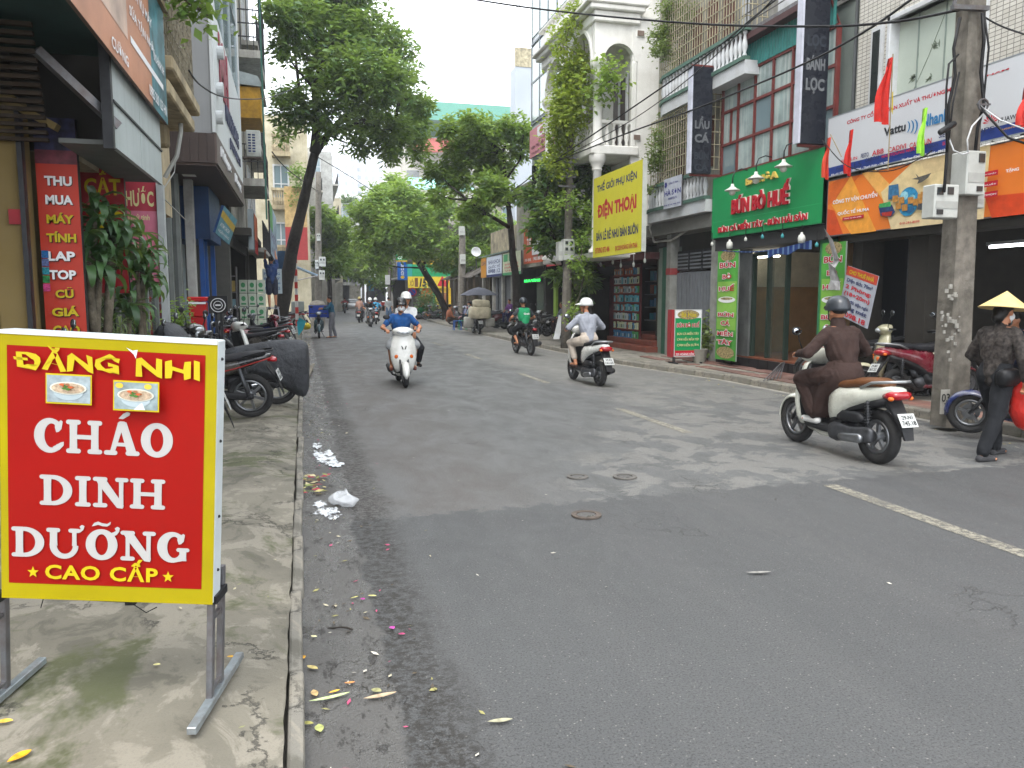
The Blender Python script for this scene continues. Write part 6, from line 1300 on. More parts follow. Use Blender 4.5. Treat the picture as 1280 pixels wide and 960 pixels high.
s6 = thing('low_shop_house', 'low shop house with rusty tin roof behind the white and blue boards', 'building', (12, 38, .1)); m = MB(); m.box((10.4, 36.5, .1), (16, 43, 3.0)); m.build('wall', M('shutter_grey', '5f6266', .6, var=.15, streak=.4), s6, world=True)
m = MB(); m.box((10.2, 36.5, 3.0), (16, 43, 5.2)); m.build('upper_wall', M('mottled_wall', '9a9078', .9, var=.35, scale=2.5, dirt=.8), s6, world=True)
for k in range(18): y = 36.5+k*.365; m = MB(); m._a([(9.5, y, 3.82), (9.5, y+.35, 3.82), (11.2, y+.35, 4.25), (11.2, y, 4.25), (9.5, y, 3.86+.02), (9.5, y+.35, 3.86), (11.2, y+.35, 4.29), (11.2, y, 4.31)], [(3, 2, 1, 0), (4, 5, 6, 7), (0, 1, 5, 4), (1, 2, 6, 5), (2, 3, 7, 6), (3, 0, 4, 7)]); m.build('tin_sheet', TIN, s6, world=True)
for k in range(4): m = MB(); y = 37+k*1.6; m.box((10.3, y, .15), (10.38, y+1.3, 2.7)); sh = m.build('shutter', M('shutter_grey', '5f6266'), s6, world=True)
m = MB(); 
for y in (36.6, 38.4, 40.4, 42.8): m.box((9.7, y, .12), (9.85, y+.15, 2.8))
m.build('post', WPL, s6, world=True)
m = MB(); m.box((11.6, 38, 5.2), (12.2, 38.6, 6.1)); m.build('brick_chimney', M('brick_red', '8a4f3c', .9, var=.3, scale=8), s6, world=True)
# tile roofed hut next to the leaning trunk
s7 = thing('tile_roofed_hut', 'old hut with sagging grey tiled roof beside the second tree', 'building', (11, 50, .1)); m = MB(); m.box((10.2, 43.2, .1), (16, 54, 2.9)); m.build('wall', M('hut_wall', '57503f', .9, var=.3, scale=2, dirt=.6), s7, world=True)
r = random.Random(6)
for i in range(9):
 for j in range(24):
  y = 43.4+j*.43; x = 9.1+i*.32; z = 2.75+i*.155+.05*math.sin(y); m = MB(); m.box((0, 0, 0), (.36, .40, .03))
  if i == 0 and j == 0: tb0 = m.build('roof_tile', RT, s7, world=False, bevel=.01); o = tb0
  else: o = tb0.copy(); col.objects.link(o); o.parent = s7
  o.location = Vector((x+r.uniform(-.02, .02), y, z+r.uniform(0, .02)))-s7.location; o.rotation_euler = (r.uniform(-.03, .03), -.45, r.uniform(-.05, .05))
m = MB()
for k in range(7): y = 43.5+k*1.7; m.box((9.3, y, .12), (9.42, y+.12, 2.9))
m.build('post', M('hut_post', '4f4438', .8), s7, world=True)
m = MB(); a = atY(586, 318, 48); m.lathe([(.0, .0), (.11, .01), (.23, .07), (.30, .14), (.29, .15), (.22, .08), (.11, .03), (0, .02)], 20, T=Matrix.Translation((a.x, 46, a.z)) @ Matrix.Rotation(PI/2-.3, 4, 'X')); t = thing('satellite_dish', 'white satellite dish on the low roofs behind the pole', 'satellite dish', (a.x, 46, a.z)); m.build('dish', WHITE_P, t, world=True, smooth=True); m = MB(); m.tube([(a.x, 46, a.z), (a.x+.1, 46.2, a.z-1.2)], .03, 6); m.build('mount', STEEL, t, world=True)
# corner shop facing up the street
s8 = thing('corner_shop', 'corner shop with green and yellow front and a big number 15', 'building', (10, 60, .1)); m = MB(); m.box((8.3, 60.2, .05), (20, 66, 7.2)); m.build('wall', DARKWALL, s8, world=True)
def crossq(par, xa, ya, xb, yb, Y, mat, name='panel', d=.04): a, b = atY(xa, ya, Y), atY(xb, yb, Y); m = MB(); m.box((min(a.x, b.x), Y-d, min(a.z, b.z)), (max(a.x, b.x), Y, max(a.z, b.z))); return m.build(name, mat, par, world=True)
CYE = M('corner_yellow', 'c9a52a', .5, var=.1); CGN = M('corner_green', '1f8a58', .5, var=.1); CTE = M('corner_teal', '2f8f8a', .5)
crossq(s8, 516, 332, 570, 324, 60.15, CYE); crossq(s8, 510, 346, 570, 331, 60.13, CGN); crossq(s8, 509, 346, 515, 330, 60.08, CTE); 
crossq(s8, 527, 395, 542, 360, 60.12, M('corner_orange', 'b5662a', .5), 'door'); crossq(s8, 543, 393, 566, 360, 60.12, CYE, 'poster'); crossq(s8, 541, 396, 544, 358, 60.0, CGN, 'post'); crossq(s8, 548, 380, 560, 366, 60.03, M('poster_brown', '8a5a3a', .5, var=.5, scale=2), 'print'); crossq(s8, 543, 396, 566, 391, 60.05, CGN, 'base_strip')
t = thing('number_board', 'yellow board with a dark 15 CO at the corner shop', 'sign', (9, 59.9, 3)); a, b = atY(510, 360, 59.9), atY(562, 346, 59.9); Pn = cross_panel(t, a.x, b.x, a.z, b.z, 59.9).board(STEEL, .08); Pn.rect(0, 0, 1, 1, M('board_yellow2', 'c9b02f', .45), 'face'); Pn.text('15', .27, .1, .45, .85, M('black_letter', '26292f'), .06, shear=.2); Pn.text('co', .47, .1, .65, .5, M('black_letter', '26292f'), .03, shear=.2); Pn.text('XÔI', .04, .15, .14, .8, M('brown_letter', '6a4a2a')); Pn.rect(.16, .1, .24, .9, M('brown_letter', '6a4a2a'), 'print'); Pn.poly([(.70, .2), (.82, 1.1), (.9, .6), (1.0, .9), (.95, .1)], REDL, 'mark')
for xa, ya, xb, yb, c_, tx, Y, lb in ((495, 327, 509, 317, '2a8a55', 'Cốm', 57.5, 'small green sign above the blue vertical sign'), (497, 350, 509, 328, '1f5fb0', 'PHARMACY', 57, 'blue vertical sign with white letters beyond the cross roads')):
 a, b = atY(xa, ya, Y), atY(xb, yb, Y); t = thing('projecting_sign', lb, 'sign', (a.x, Y, a.z)); Pn = cross_panel(t, a.x, b.x, a.z, b.z, Y).board(STEEL, .1); Pn.rect(0, 0, 1, 1, M('ps_'+c_, c_, .4), 'face')
 if tx == 'Cốm': Pn.text(tx, .15, .3, .85, .8, WHT_L, .03); Pn.rect(0, 0, 1, .16, CYE, 'strip')
 else:
  for k, ch in enumerate('MINHANG'): Pn.text(ch, .36, .84-k*.095, .64, .91-k*.095, WHT_L, .03)
  Pn.disc(.5, .16, .2, .08, CYE, 'mark')
t = thing('teal_sign', 'pale teal sign hanging far down the street', 'sign', (7.5, 80, 3)); a, b = atY(461, 364, 80), atY(467, 348, 80); Pn = cross_panel(t, a.x, b.x, a.z, b.z, 80).board(STEEL, .1); Pn.rect(0, 0, 1, 1, M('pale_teal', '5fa8b5', .5), 'face')
p = atY(515.5, 365, 54); t = thing('no_parking_sign', 'round red and blue no parking sign before the corner shop', 'road sign', (p.x, 54, 0)); m = MB(); rr_ = .30
m.lathe([(0, -.02), (rr_, -.02), (rr_, 0), (0, 0)], 28, axis='y', c=(p.x, 54, p.z)); m.build('disc', M('sign_red', 'b52a3a', .4), t, world=True); m = MB(); m.lathe([(0, -.03), (rr_*.72, -.03), (rr_*.72, -.021), (0, -.021)], 24, axis='y', c=(p.x, 54, p.z)); m.build('face', M('sign_blue', '2a4fb0', .4), t, world=True)
m = MB(); m.bar((p.x-.18, 53.965, p.z+.18), (p.x+.18, 53.965, p.z-.18), .05, .006, up=(0, 1, 0)); m.build('slash', M('sign_red', 'b52a3a'), t, world=True); m = MB(); m.tube([(p.x, 54.05, 0), (p.x, 54.05, p.z+.3)], .03, 8); m.build('post', STEEL, t, world=True)
plain_house('corner_building', 'mid height stained building behind the corner shop', 8.6, 20, 66.5, 78, 10, PLAST, 'R', 2)
plain_house('far_house', 'white far house on the right beyond the corner', 11.5, 24, 80, 98, 12, WPL, 'R', 3, gfm=PLAST)
plain_house('far_house', 'cream far house on the right near the bend', 14, 26, 100, 125, 12, YEL, 'R', 3, gfm=PLAST)
plain_house('far_house', 'grey far house closing the right side at the bend', 18, 34, 128, 170, 14, M('pale_grey_wall', 'a9aaa6'), 'R', 4, gfm=PLAST)
# large pale building with a green roof behind the trees
s9 = thing('green_roofed_building', 'large pale building with a green metal roof showing over the trees', 'building', (25, 110, 0)); GBW = M('haze_pale_wall', 'c6c4bd', .8, var=.06, scale=.4, dirt=.3, dcol='9a8f80', streak=.2)  # wall and roof colours washed out to imitate distance haze
m = MB(); m.box((13.5, 110, 0), (34, 130, 23.5)); m.build('wall', GBW, s9, world=True); a, b, c_ = atY(516, 128, 109), atY(650, 141, 109), atY(516, 142, 109); m = MB(); m.box((a.x-.6, 108.6, 25.6), (36, 131, 28.0)); m.build('roof', M('green_roof', '5c9686', .6, var=.06), s9, world=True)
for k in range(7): m = MB(); m.box((14.3+k*2.6, 109.9, 16.5), (16.0+k*2.6, 110.0, 19)); m.build('window', M('window_dim', '8a8f90', .4), s9, world=True)
m = MB(); a, b = atY(510, 195, 108), atY(600, 172, 108); m._a([(a.x, 105, a.z), (b.x, 105, b.z-2), (b.x, 110, b.z), (a.x, 110, b.z), (a.x, 105, a.z-.2), (b.x, 105, b.z-2.2), (b.x, 110, b.z-.2), (a.x, 110, b.z-.2)], [(0, 1, 2, 3), (7, 6, 5, 4), (0, 4, 5, 1), (1, 5, 6, 2), (2, 6, 7, 3), (3, 7, 4, 0)]); m.build('red_tiled_roof', M('red_roof', '9a4f48', .8, var=.2), s9, world=True)
m = MB(); a, b = atY(515, 236, 100), atY(570, 220, 100); m._a([(a.x, 97, a.z-.3), (b.x+2, 97, a.z-.3), (b.x+2, 106, b.z+.5), (a.x, 106, b.z+.5), (a.x, 97, a.z-.5), (b.x+2, 97, a.z-.5), (b.x+2, 106, b.z+.3), (a.x, 106, b.z+.3)], [(0, 1, 2, 3), (7, 6, 5, 4), (0, 4, 5, 1), (1, 5, 6, 2), (2, 6, 7, 3), (3, 7, 4, 0)]); m.build('aqua_roof', M('aqua_sheet', '8fc4c0', .6), s9, world=True)
# far white apartment block with rows of small windows
s10 = thing('apartment_block', 'far white apartment tower with many rows of small windows', 'building', (20, 320, 0)); APW = M('haze_pale_apartment', 'd6d8da', .8, var=.02, scale=.1); APG = M('apartment_window', 'a0a8b0', .4)  # white tower; pale wall and window colours stand in for haze
m = MB(); m.box((2, 320, 0), (22, 345, 55)); m.box((22, 324, 0), (46, 345, 60)); m.build('wall', APW, s10, world=True); wm = MB(); wm.box((0, 0, 0), (1.5, .12, 1.7)); w0 = None
for i in range(15):
 for j in range(16):
  x = 3.2+i*2.75; z = 8+j*3.1; yy = 319.9 if x < 21 else 323.9
  if w0 is None: w0 = wm.build('window', APG, s10); o = w0
  else: o = w0.copy(); col.objects.link(o); o.parent = s10
  o.location = Vector((x, yy, z))-s10.location
# ================================================================== TREES AND PLANTS
def leafmat(name, dark, light, trans=.35):
 m, q = newmat(name); a = q.new('ShaderNodeAttribute'); a.attribute_name = 'leafvar'; v = q.obj(); n = q.noise(v, .8, 3)
 f = q.math('ADD', q.math('MULTIPLY', a.outputs['Fac'], .65), q.math('MULTIPLY', q.math('SUBTRACT', n, .35), .8), True)
 c = q.mix(f, lin(dark), lin(light)); q.l.new(c, q.bs.inputs['Base Color']); q.bs.inputs['Roughness'].default_value = .42
 tr = q.new('ShaderNodeBsdfTranslucent'); q.l.new(q.mix(.5, c, lin('a8c050')), tr.inputs[0]); ms = q.new('ShaderNodeMixShader'); ms.inputs[0].default_value = trans
 q.l.new(q.bs.outputs[0], ms.inputs[1]); q.l.new(tr.outputs[0], ms.inputs[2]); o = [x for x in q.n if x.type == 'OUTPUT_MATERIAL'][0]; q.l.new(ms.outputs[0], o.inputs[0]); return m
LF_A = leafmat('leaf_green', '3d612d', '84a44c'); LF_B = leafmat('leaf_fresh', '557d2e', 'a6bf5e', .45); LF_C = leafmat('leaf_dark', '27452c', '557a48', .3); LF_D = leafmat('leaf_lime', '5d7a22', 'b3bd45', .45); LF_E = leafmat('leaf_thin', '50663a', '8a9a58', .3)
BARK = M('bark', '2b2622', .9, var=.35, scale=9, bump=.9, bscale=22, bdist=.04, dirt=.3, dcol='4a463c'); BARK2 = M('bark_grey', '5e574a', .9, var=.3, scale=9, bump=.8, bscale=22, bdist=.03)
def foliage(name, blobs, ncl, per, L, mat, parent, seed=1, whorl=True, aspect=.36, droop=.3):
 r = np.random.RandomState(seed); vol = np.array([b[1]**2.4 for b in blobs]); k = r.choice(len(blobs), ncl, p=vol/vol.sum())
 C = np.array([tuple(b[0]) for b in blobs])[k]; Rr = np.array([b[1] for b in blobs])[k]; SY = np.array([b[2] if len(b) > 2 else 1 for b in blobs])[k]
 d = r.normal(size=(ncl, 3)); d /= np.linalg.norm(d, axis=1)[:, None]; rad = Rr*(r.rand(ncl)**.42)*r.uniform(.62, 1.36, ncl); c = C+d*rad[:, None]*np.stack([np.ones(ncl), SY, np.full(ncl, .86)], 1)
 n = ncl*per; cc = np.repeat(c, per, 0); out = np.repeat(d, per, 0)
 a = r.uniform(0, 2*PI, n); e = r.uniform(-.5, .55, n) - droop*.4; dr = np.stack([np.cos(a)*np.cos(e), np.sin(a)*np.cos(e), np.sin(e)], 1); dr = dr*.85+out*.45; dr /= np.linalg.norm(dr, axis=1)[:, None]
 if not whorl: cc = cc+r.normal(size=(n, 3))*L*1.0
 else: cc = cc+r.normal(size=(n, 3))*L*.28
 s = L*(.6+.7*r.rand(n)); up = np.tile([0, 0, 1.], (n, 1))+r.normal(size=(n, 3))*.45; sd = np.cross(dr, up); sd /= np.linalg.norm(sd, axis=1)[:, None]+1e-6; nn = np.cross(sd, dr)
 b0 = cc+dr*(s*.12)[:, None]; tip = cc+dr*s[:, None]-nn*(s*droop*.35)[:, None]; mid = cc+dr*(s*.55)[:, None]; w_ = (s*aspect*.5)[:, None]
 Vv = np.stack([b0, mid+sd*w_+nn*w_*.35, tip, mid-sd*w_+nn*w_*.35], 1).reshape(-1, 3); F = np.arange(4*n).reshape(n, 4)
 var = np.repeat(r.rand(ncl), per)*.55+r.rand(n)*.45
 return rawmesh(name, Vv, F, mat, parent=parent, attr=var, world=True)
def pb(lst, Y, dy=0, seed=0):
 """clumps of a crown: picked centre, radius in picked units, at distance Y"""
 r = random.Random(seed); o = []
 for x, y, rp in lst: R = rp*Y*1.0/FPX; o.append((atY(x, y, Y+r.uniform(-dy, dy)), R, 1.3))
 return o
def tree(name, label, Y, trunk, limbs, blobs, ncl, per, L, mat, bark=BARK, dy=1.5, seed=1, group=None, extra=(), **k):
 p0 = atY(*trunk[0][:2], Y); t = thing(name, label, 'tree', (p0.x, p0.y, .0), group=group); m = MB(); r = random.Random(seed)
 P_ = [atY(x, y, Y) for x, y, _ in trunk]; fine = []; fr = []
 for i in range(len(P_)-1):
  for j in range(4):
   s_ = j/4; fine.append(P_[i].lerp(P_[i+1], s_)+Vector((r.uniform(-.03, .03), r.uniform(-.05, .05), 0))*(trunk[i][2]*3)); fr.append((trunk[i][2]+(trunk[i+1][2]-trunk[i][2])*s_)*r.uniform(.94, 1.06))
 fine.append(P_[-1]); fr.append(trunk[-1][2]); fr[0] *= 1.25; m.tube(fine, fr, 12)
 B = pb(blobs, Y, dy, seed); m.build('trunk', bark, t, smooth=True, world=True)
 m = MB()
 for lb in limbs:
  q_ = [atY(x, y, Y+dz) for x, y, _, dz in lb]; m.tube(q_, [a[2] for a in lb], 8)
 hubs = [q for lb in limbs for q in [atY(x, y, Y+dz) for x, y, _, dz in lb]][1:] or [P_[-1]]
 for c, R, _ in B:      # thin boughs that reach into every clump
  h = min(hubs, key=lambda q: (q-c).length); mid = h.lerp(c, .5)+Vector((0, 0, -.1*R)); m.tube([h, mid, c], [.05*R+.03, .04*R+.02, .015], 6)
  for j in range(3): e = c+Vector((r.uniform(-1, 1), r.uniform(-1, 1), r.uniform(-.6, 1)))*R*.8; m.tube([c.lerp(mid, .3), e], [.02*R+.008, .006], 5)
 m.build('branches', bark, t, smooth=True, world=True)
 ms = mat if isinstance(mat, list) else [mat]
 for i, mm in enumerate(ms): foliage('crown', B, ncl//len(ms), per, L, mm, t, seed+i*17, **k)
 return t
tree('street_tree', 'tallest tree with dark leaning trunk and broad crown by the left kerb', 35, [(347, 424, .36), (355, 370, .29), (368, 300, .24), (383, 235, .2), (394, 190, .18)],
 [[(394, 190, .24, 0), (396, 150, .15, -.5), (392, 110, .1, -1)], [(394, 190, .2, 0), (410, 168, .15, .6), (440, 135, .11, 1), (462, 105, .07, 1.4)], [(396, 160, .12, 0), (375, 120, .08, .8), (368, 60, .05, 1)], [(440, 135, .09, 1), (480, 100, .06, 0), (500, 120, .04, -1)], [(392, 110, .09, -1), (410, 60, .06, -1.2), (440, 30, .04, -.4)], [(410, 168, .1, .6), (455, 150, .06, 1.5), (490, 170, .04, 1.8)]],
 [(375, 30, 34), (420, 25, 40), (457, 48, 36), (490, 66, 28), (402, 85, 30), (443, 95, 38), (482, 104, 34), (508, 127, 24), (372, 135, 24), (412, 142, 28), (455, 152, 32), (490, 168, 28), (520, 160, 20), (445, 182, 15), (488, 195, 14), (352, 62, 15), (352, 120, 14), (522, 190, 14), (430, -14, 42), (375, -20, 40), (505, 92, 18), (530, 135, 12), (540, 128, 6), (352, 170, 9), (360, 145, 14), (352, 20, 18)], 3700, 8, .33, [LF_A, LF_C, LF_A], dy=2.6, seed=3)
tree('street_tree', 'slender upright tree in the middle distance on the right kerb', 33, [(648, 408, .2), (645, 350, .17), (640, 310, .15), (637, 270, .13)], [[(637, 270, .12, 0), (632, 225, .08, .3), (628, 190, .05, .4)], [(638, 285, .1, 0), (610, 268, .07, -.4), (585, 250, .05, -.8)], [(632, 225, .06, .3), (650, 200, .04, .5)]],
 [(600, 168, 24), (638, 165, 22), (575, 190, 22), (615, 205, 26), (652, 188, 14), (568, 222, 20), (615, 238, 22), (590, 262, 18), (545, 215, 15), (560, 160, 12), (640, 245, 12), (548, 245, 12), (655, 165, 10), (585, 150, 10)], 1650, 8, .30, [LF_B, LF_A], dy=1.4, seed=5)
tree('street_tree', 'pale green tree with a dark leaning trunk before the corner shop', 52, [(565, 404, .26), (548, 368, .22), (528, 335, .2), (509, 308, .16)], [[(509, 308, .15, 0), (500, 280, .1, .5), (492, 250, .07, .6)], [(528, 335, .12, 0), (545, 300, .08, -1), (560, 280, .05, -1)]],
 [(478, 250, 22), (505, 245, 22), (465, 275, 22), (495, 280, 26), (525, 268, 22), (480, 305, 20), (510, 305, 18), (455, 300, 14), (540, 290, 16), (470, 330, 14), (555, 262, 15), (530, 315, 12), (448, 262, 10), (492, 228, 12)], 1850, 8, .42, [LF_B, LF_A], dy=2.5, seed=7)
tree('street_tree', 'dark leaved tree behind the far right pole and the low roofs', 49, [(602, 400, .18), (600, 340, .15), (598, 300, .12)], [[(598, 300, .1, 0), (590, 280, .07, .5)]], [(590, 300, 20), (565, 310, 18), (615, 285, 20), (575, 335, 14), (600, 320, 15), (625, 310, 14), (550, 330, 11), (590, 270, 16), (640, 290, 13)], 1050, 8, .38, [LF_B, LF_A], dy=1.5, seed=9)
tree('street_tree', 'fresh green tree between the left roadside pole and the road', 58, [(413, 398, .2), (412, 350, .16), (414, 320, .12)], [[(414, 320, .1, 0), (418, 290, .06, .4)]], [(412, 285, 18), (425, 300, 16), (404, 305, 14), (420, 325, 18), (432, 320, 10), (408, 335, 12), (402, 270, 12), (430, 280, 8)], 1300, 8, .42, [LF_B, LF_A], dy=2, seed=11)
tree('street_tree', 'shady tree arching over the far road behind the riders', 80, [(500, 392, .3), (492, 360, .22), (480, 335, .18)], [[(480, 335, .15, 0), (465, 325, .1, 0)]], [(450, 325, 14), (470, 318, 16), (490, 330, 18), (505, 345, 14), (480, 350, 12), (455, 345, 9), (515, 330, 14), (440, 340, 8)], 750, 8, .6, [LF_B, LF_A], dy=3, seed=13)
tree('street_tree', 'distant tree at the bend over the far houses', 120, [(425, 385, .4), (425, 360, .3)], [[(425, 360, .2, 0), (430, 345, .1, 0)]], [(425, 350, 12), (440, 345, 10), (410, 350, 9), (435, 360, 8), (448, 300, 9), (435, 255, 9), (420, 262, 8), (400, 255, 8)], 700, 8, .8, [LF_C], dy=3, seed=15)
tree('broadleaf_bush', 'broad leaved bushy tree with red flowers behind the second pole', 24, [(712, 425, .08), (708, 380, .07), (704, 330, .06)], [[(704, 330, .05, 0), (690, 290, .04, -.3), (680, 250, .03, -.3)], [(704, 330, .05, 0), (730, 280, .03, .2)]],
 [(690, 215, 17), (712, 225, 18), (672, 248, 16), (695, 262, 22), (668, 286, 10), (688, 300, 20), (715, 285, 16), (735, 218, 15), (752, 228, 10), (740, 255, 13), (728, 320, 16), (735, 350, 12), (722, 372, 11), (700, 345, 10), (745, 285, 10)], 760, 9, .28, [LF_C, LF_A], dy=.6, seed=17, aspect=.38)
def climber(label, pts, Y, L, mat, n, par_at, per=6, seed=1, name='climbing_plant', dy=.25, stems=True):
 c = atY(*par_at, Y); t = thing(name, label, 'plant', c); B = pb(pts, Y, dy, seed); m = MB()
 for i in range(len(B)-1): m.tube([B[i][0], B[i][0].lerp(B[i+1][0], .5)+Vector((.05, 0, -.05)), B[i+1][0]], [.02, .015, .012], 5)
 m.build('stem', BARK2, t, world=True); foliage('leaves', B, n, per, L, mat, t, seed, whorl=False, aspect=.55); return t
climber('yellow green creeper climbing over the villa balconies', [(698, 195, 13), (700, 170, 14), (706, 150, 15), (712, 125, 16), (708, 100, 15), (718, 80, 12), (722, 100, 12), (705, 130, 14), (716, 150, 14), (728, 70, 8), (704, 55, 7), (700, 65, 6), (712, 30, 8), (706, 40, 7), (718, 12, 8), (728, 20, 6), (730, 120, 9), (700, 210, 10)], 22.6, .16, LF_D, 1150, (706, 150), seed=2)
climber('thin creeper hanging through the upper cage of the balustrade house', [(838, 10, 12), (852, 30, 13), (835, 40, 12), (828, 62, 10), (862, 15, 10), (878, 8, 9), (845, 75, 7), (822, 45, 8), (870, 30, 8)], 19.2, .10, LF_E, 620, (840, 40), seed=4)
climber('creeper hanging through the lower cage of the balustrade house', [(838, 150, 12), (848, 135, 10), (830, 172, 12), (822, 192, 11), (845, 175, 12), (858, 160, 10), (815, 205, 8), (835, 205, 10), (812, 238, 6), (862, 185, 8)], 19.4, .10, LF_E, 620, (835, 175), seed=6)
climber('light green fronds hanging beside the second pole', [(712, 250, 8), (695, 258, 7), (735, 262, 8), (742, 280, 6), (728, 300, 8), (722, 330, 9), (730, 345, 8), (715, 390, 6)], 22.2, .13, LF_B, 200, (720, 290), seed=8)
climber('spiky potted palm on the villa balcony', [(755, 85, 7), (752, 105, 8), (765, 95, 7), (748, 120, 6)], 21.5, .22, LF_B, 60, (754, 100), seed=3, name='potted_palm')
climber('leafy branch hanging down in the top left corner', [(225, -6, 12), (238, 4, 9), (250, 10, 8), (258, 16, 6), (244, -8, 10)], 10, .15, LF_A, 42, (240, 0), seed=5, name='leafy_branch', dy=.1)
climber('small bright shrub at the glass doors behind the parked motorbikes', [(223, 400, 7), (228, 385, 5), (215, 405, 6)], 13, .09, LF_B, 50, (222, 398), seed=8, name='shrub')
climber('potted bamboo like plant behind the green stand sign', [(884, 425, 9), (890, 412, 7), (878, 412, 6), (893, 430, 6)], 17.2, .16, LF_E, 75, (885, 425), seed=12, name='potted_plant')
climber('dark shrub in front of the corner shop', [(536, 372, 8), (532, 380, 7), (540, 382, 6)], 58, .3, LF_C, 110, (536, 378), seed=12, name='shrub')
climber('small potted greenery on the old yellow house balcony', [(372, 215, 6), (376, 235, 6), (370, 248, 5)], 48, .2, LF_A, 110, (373, 230), seed=14, name='potted_plant')
m = MB(); p = atZ(882, 455, .12); m.lathe([(.13, 0), (.19, .30), (.2, .33), (.17, .33), (.15, .28), (0, .28)], 18, c=(p.x, p.y+.3, .12)); m.build('flower_pot', M('pot_grey', '8c897f', .7, dirt=.4), smooth=False, auto=R_(40), label='grey plastic flower pot behind the green stand sign', cat='flower pot')
def strap(V, F, var, base, az, el, L, w_, r, droop=1.1):
 n = 6; o = len(V); d = Vector((math.cos(az), math.sin(az), 0)); s = Vector((-d.y, d.x, 0)); p = Vector(base); e = el
 for i in range(n+1):
  t = i/n; ww = w_*math.sin(PI*min(.97, t*.85+.13))*.5; V.append(tuple(p-s*ww)); V.append(tuple(p+Vector((0, 0, -ww*.4)))); V.append(tuple(p+s*ww))
  p = p+(d*math.cos(e)+Vector((0, 0, math.sin(e))))*(L/n); e -= droop*(.25+t)*.55
 for i in range(n):
  a = o+i*3; F += [(a, a+1, a+4, a+3), (a+1, a+2, a+5, a+4)]; var += [r]*2
def dracaena(label, base, heads, L, w_, nl, mat, seed, thick=.05):
 r = random.Random(seed); t = thing('dracaena_plant', label, 'plant', base); m = MB(); B = Vector(base)
 for h in heads: h = Vector(h); m.tube([B, B.lerp(h, .5)+Vector((r.uniform(-.06, .06), 0, 0)), h], [thick, thick*.8, thick*.5], 8)
 m.build('trunk', BARK2, t, smooth=True, world=True)
 for h in heads:
  V, F, var = [], [], []
  for k in range(nl): strap(V, F, var, (h[0], h[1], h[2]+r.uniform(-.28, .06)), r.uniform(0, 6.28), r.uniform(-.1, 1.35), L*r.uniform(.7, 1.15), w_*r.uniform(.7, 1.1), r.random(), r.uniform(1.0, 1.9))
  rawmesh('leaf_rosette', np.array(V), np.array(F), mat, parent=t, attr=var, smooth=True, world=True)
def ph(x, y, Y): return tuple(atY(x, y, Y))
dracaena('tall dark dracaena with drooping leaves in front of the red CẮT TÓC sign', ph(112, 418, 8.7)[:2]+(.12,), [ph(118, 262, 8.7), ph(138, 275, 8.9), ph(108, 300, 8.6), ph(125, 325, 8.7), ph(145, 300, 8.9)], .44, .095, 26, LF_C, 1, .055)
dracaena('glossy dracaena with fanning leaves in front of the pink sign', ph(165, 418, 9.9)[:2]+(.12,), [ph(176, 296, 9.9), ph(170, 320, 9.8), ph(182, 335, 9.9), ph(162, 370, 9.7)], .44, .085, 26, LF_C, 2, .04)
dracaena('low spider plant tuft left of the foreground motorbike', ph(133, 418, 9.0)[:2]+(.12,), [ph(135, 412, 9.0), ph(150, 410, 9.2), ph(120, 414, 9.0)], .26, .02, 34, LF_E, 3, .02)
dracaena('low leafy tuft between the dracaena trunks and the parked motorbike', ph(175, 418, 10.4)[:2]+(.12,), [ph(178, 400, 10.4), ph(168, 402, 10.2)], .26, .025, 30, LF_A, 4, .02)

# ================================================================== POLES, METERS, CABLES
CONC = M('pole_concrete', '77726a', .9, var=.25, scale=9, dirt=.5, dcol='47443c', streak=.5, bump=.8, bscale=25, bdist=.01)
METER = M('meter_box', 'b3b6b2', .5, var=.06, dirt=.3, dcol='77766f')
def pole(label, base, top, r0, r1, n=12, name='utility_pole', square=False):
 t = thing(name, label, 'pole', (base[0], base[1], .1)); m = MB(); b, tp = Vector(base), Vector(top)
 if square:
  rings = []
  for k in range(9):
   s = k/8; c = b.lerp(tp, s); h = r0+(r1-r0)*s; rings.append([(c.x+a*h, c.y+d*h, c.z) for a, d in ((-1, -.8), (-.8, -1), (.8, -1), (1, -.8), (1, .8), (.8, 1), (-.8, 1), (-1, .8))])
  m.loft(rings); m.build('pole_shaft', CONC, t, world=True)
 else: m.tube([b.lerp(tp, k/8) for k in range(9)], [r0+(r1-r0)*k/8 for k in range(9)], n); m.build('pole_shaft', CONC, t, world=True, smooth=True)
 return t
a = atY(1186, 528, 8.0); b = atY(1216, -30, 8.0); PT = b
t1 = pole('thick weathered concrete pole with meter boxes on the right pavement', (a.x, 8, .05), (b.x, 8, b.z), .165, .118, square=True)
m = MB(); r = random.Random(1)
for k in range(34):
 p = atY(1176+abs(r.gauss(9, 7)), r.gauss(398, 22), 7.83); s_ = r.uniform(.006, .03); m.box((p.x-s_, 7.822-.0004*k, p.z-s_*r.uniform(.4, 1.3)), (p.x+s_*.7, 7.829, p.z+s_))
m.build('torn_sticker', M('torn_paper', '8f8d86', .8, var=.2, scale=30), t1, world=True); m = MB(); p = atY(1182, 503, 7.83); m.box((p.x-.085, 7.815, p.z-.14), (p.x+.045, 7.826, p.z+.16)); m.build('painted_patch', M('painted_white', 'a5a39c', .8, dirt=.5), t1, world=True)
Pn = Panel(t1, (p.x-.08, 7.812, p.z), (.12, 0, 0), (0, 0, .11)); Pn.text('03', 0, .1, 1, 1, BLACK, .01); Pn.text('7', .35, -.9, .65, -.05, BLACK, .01)
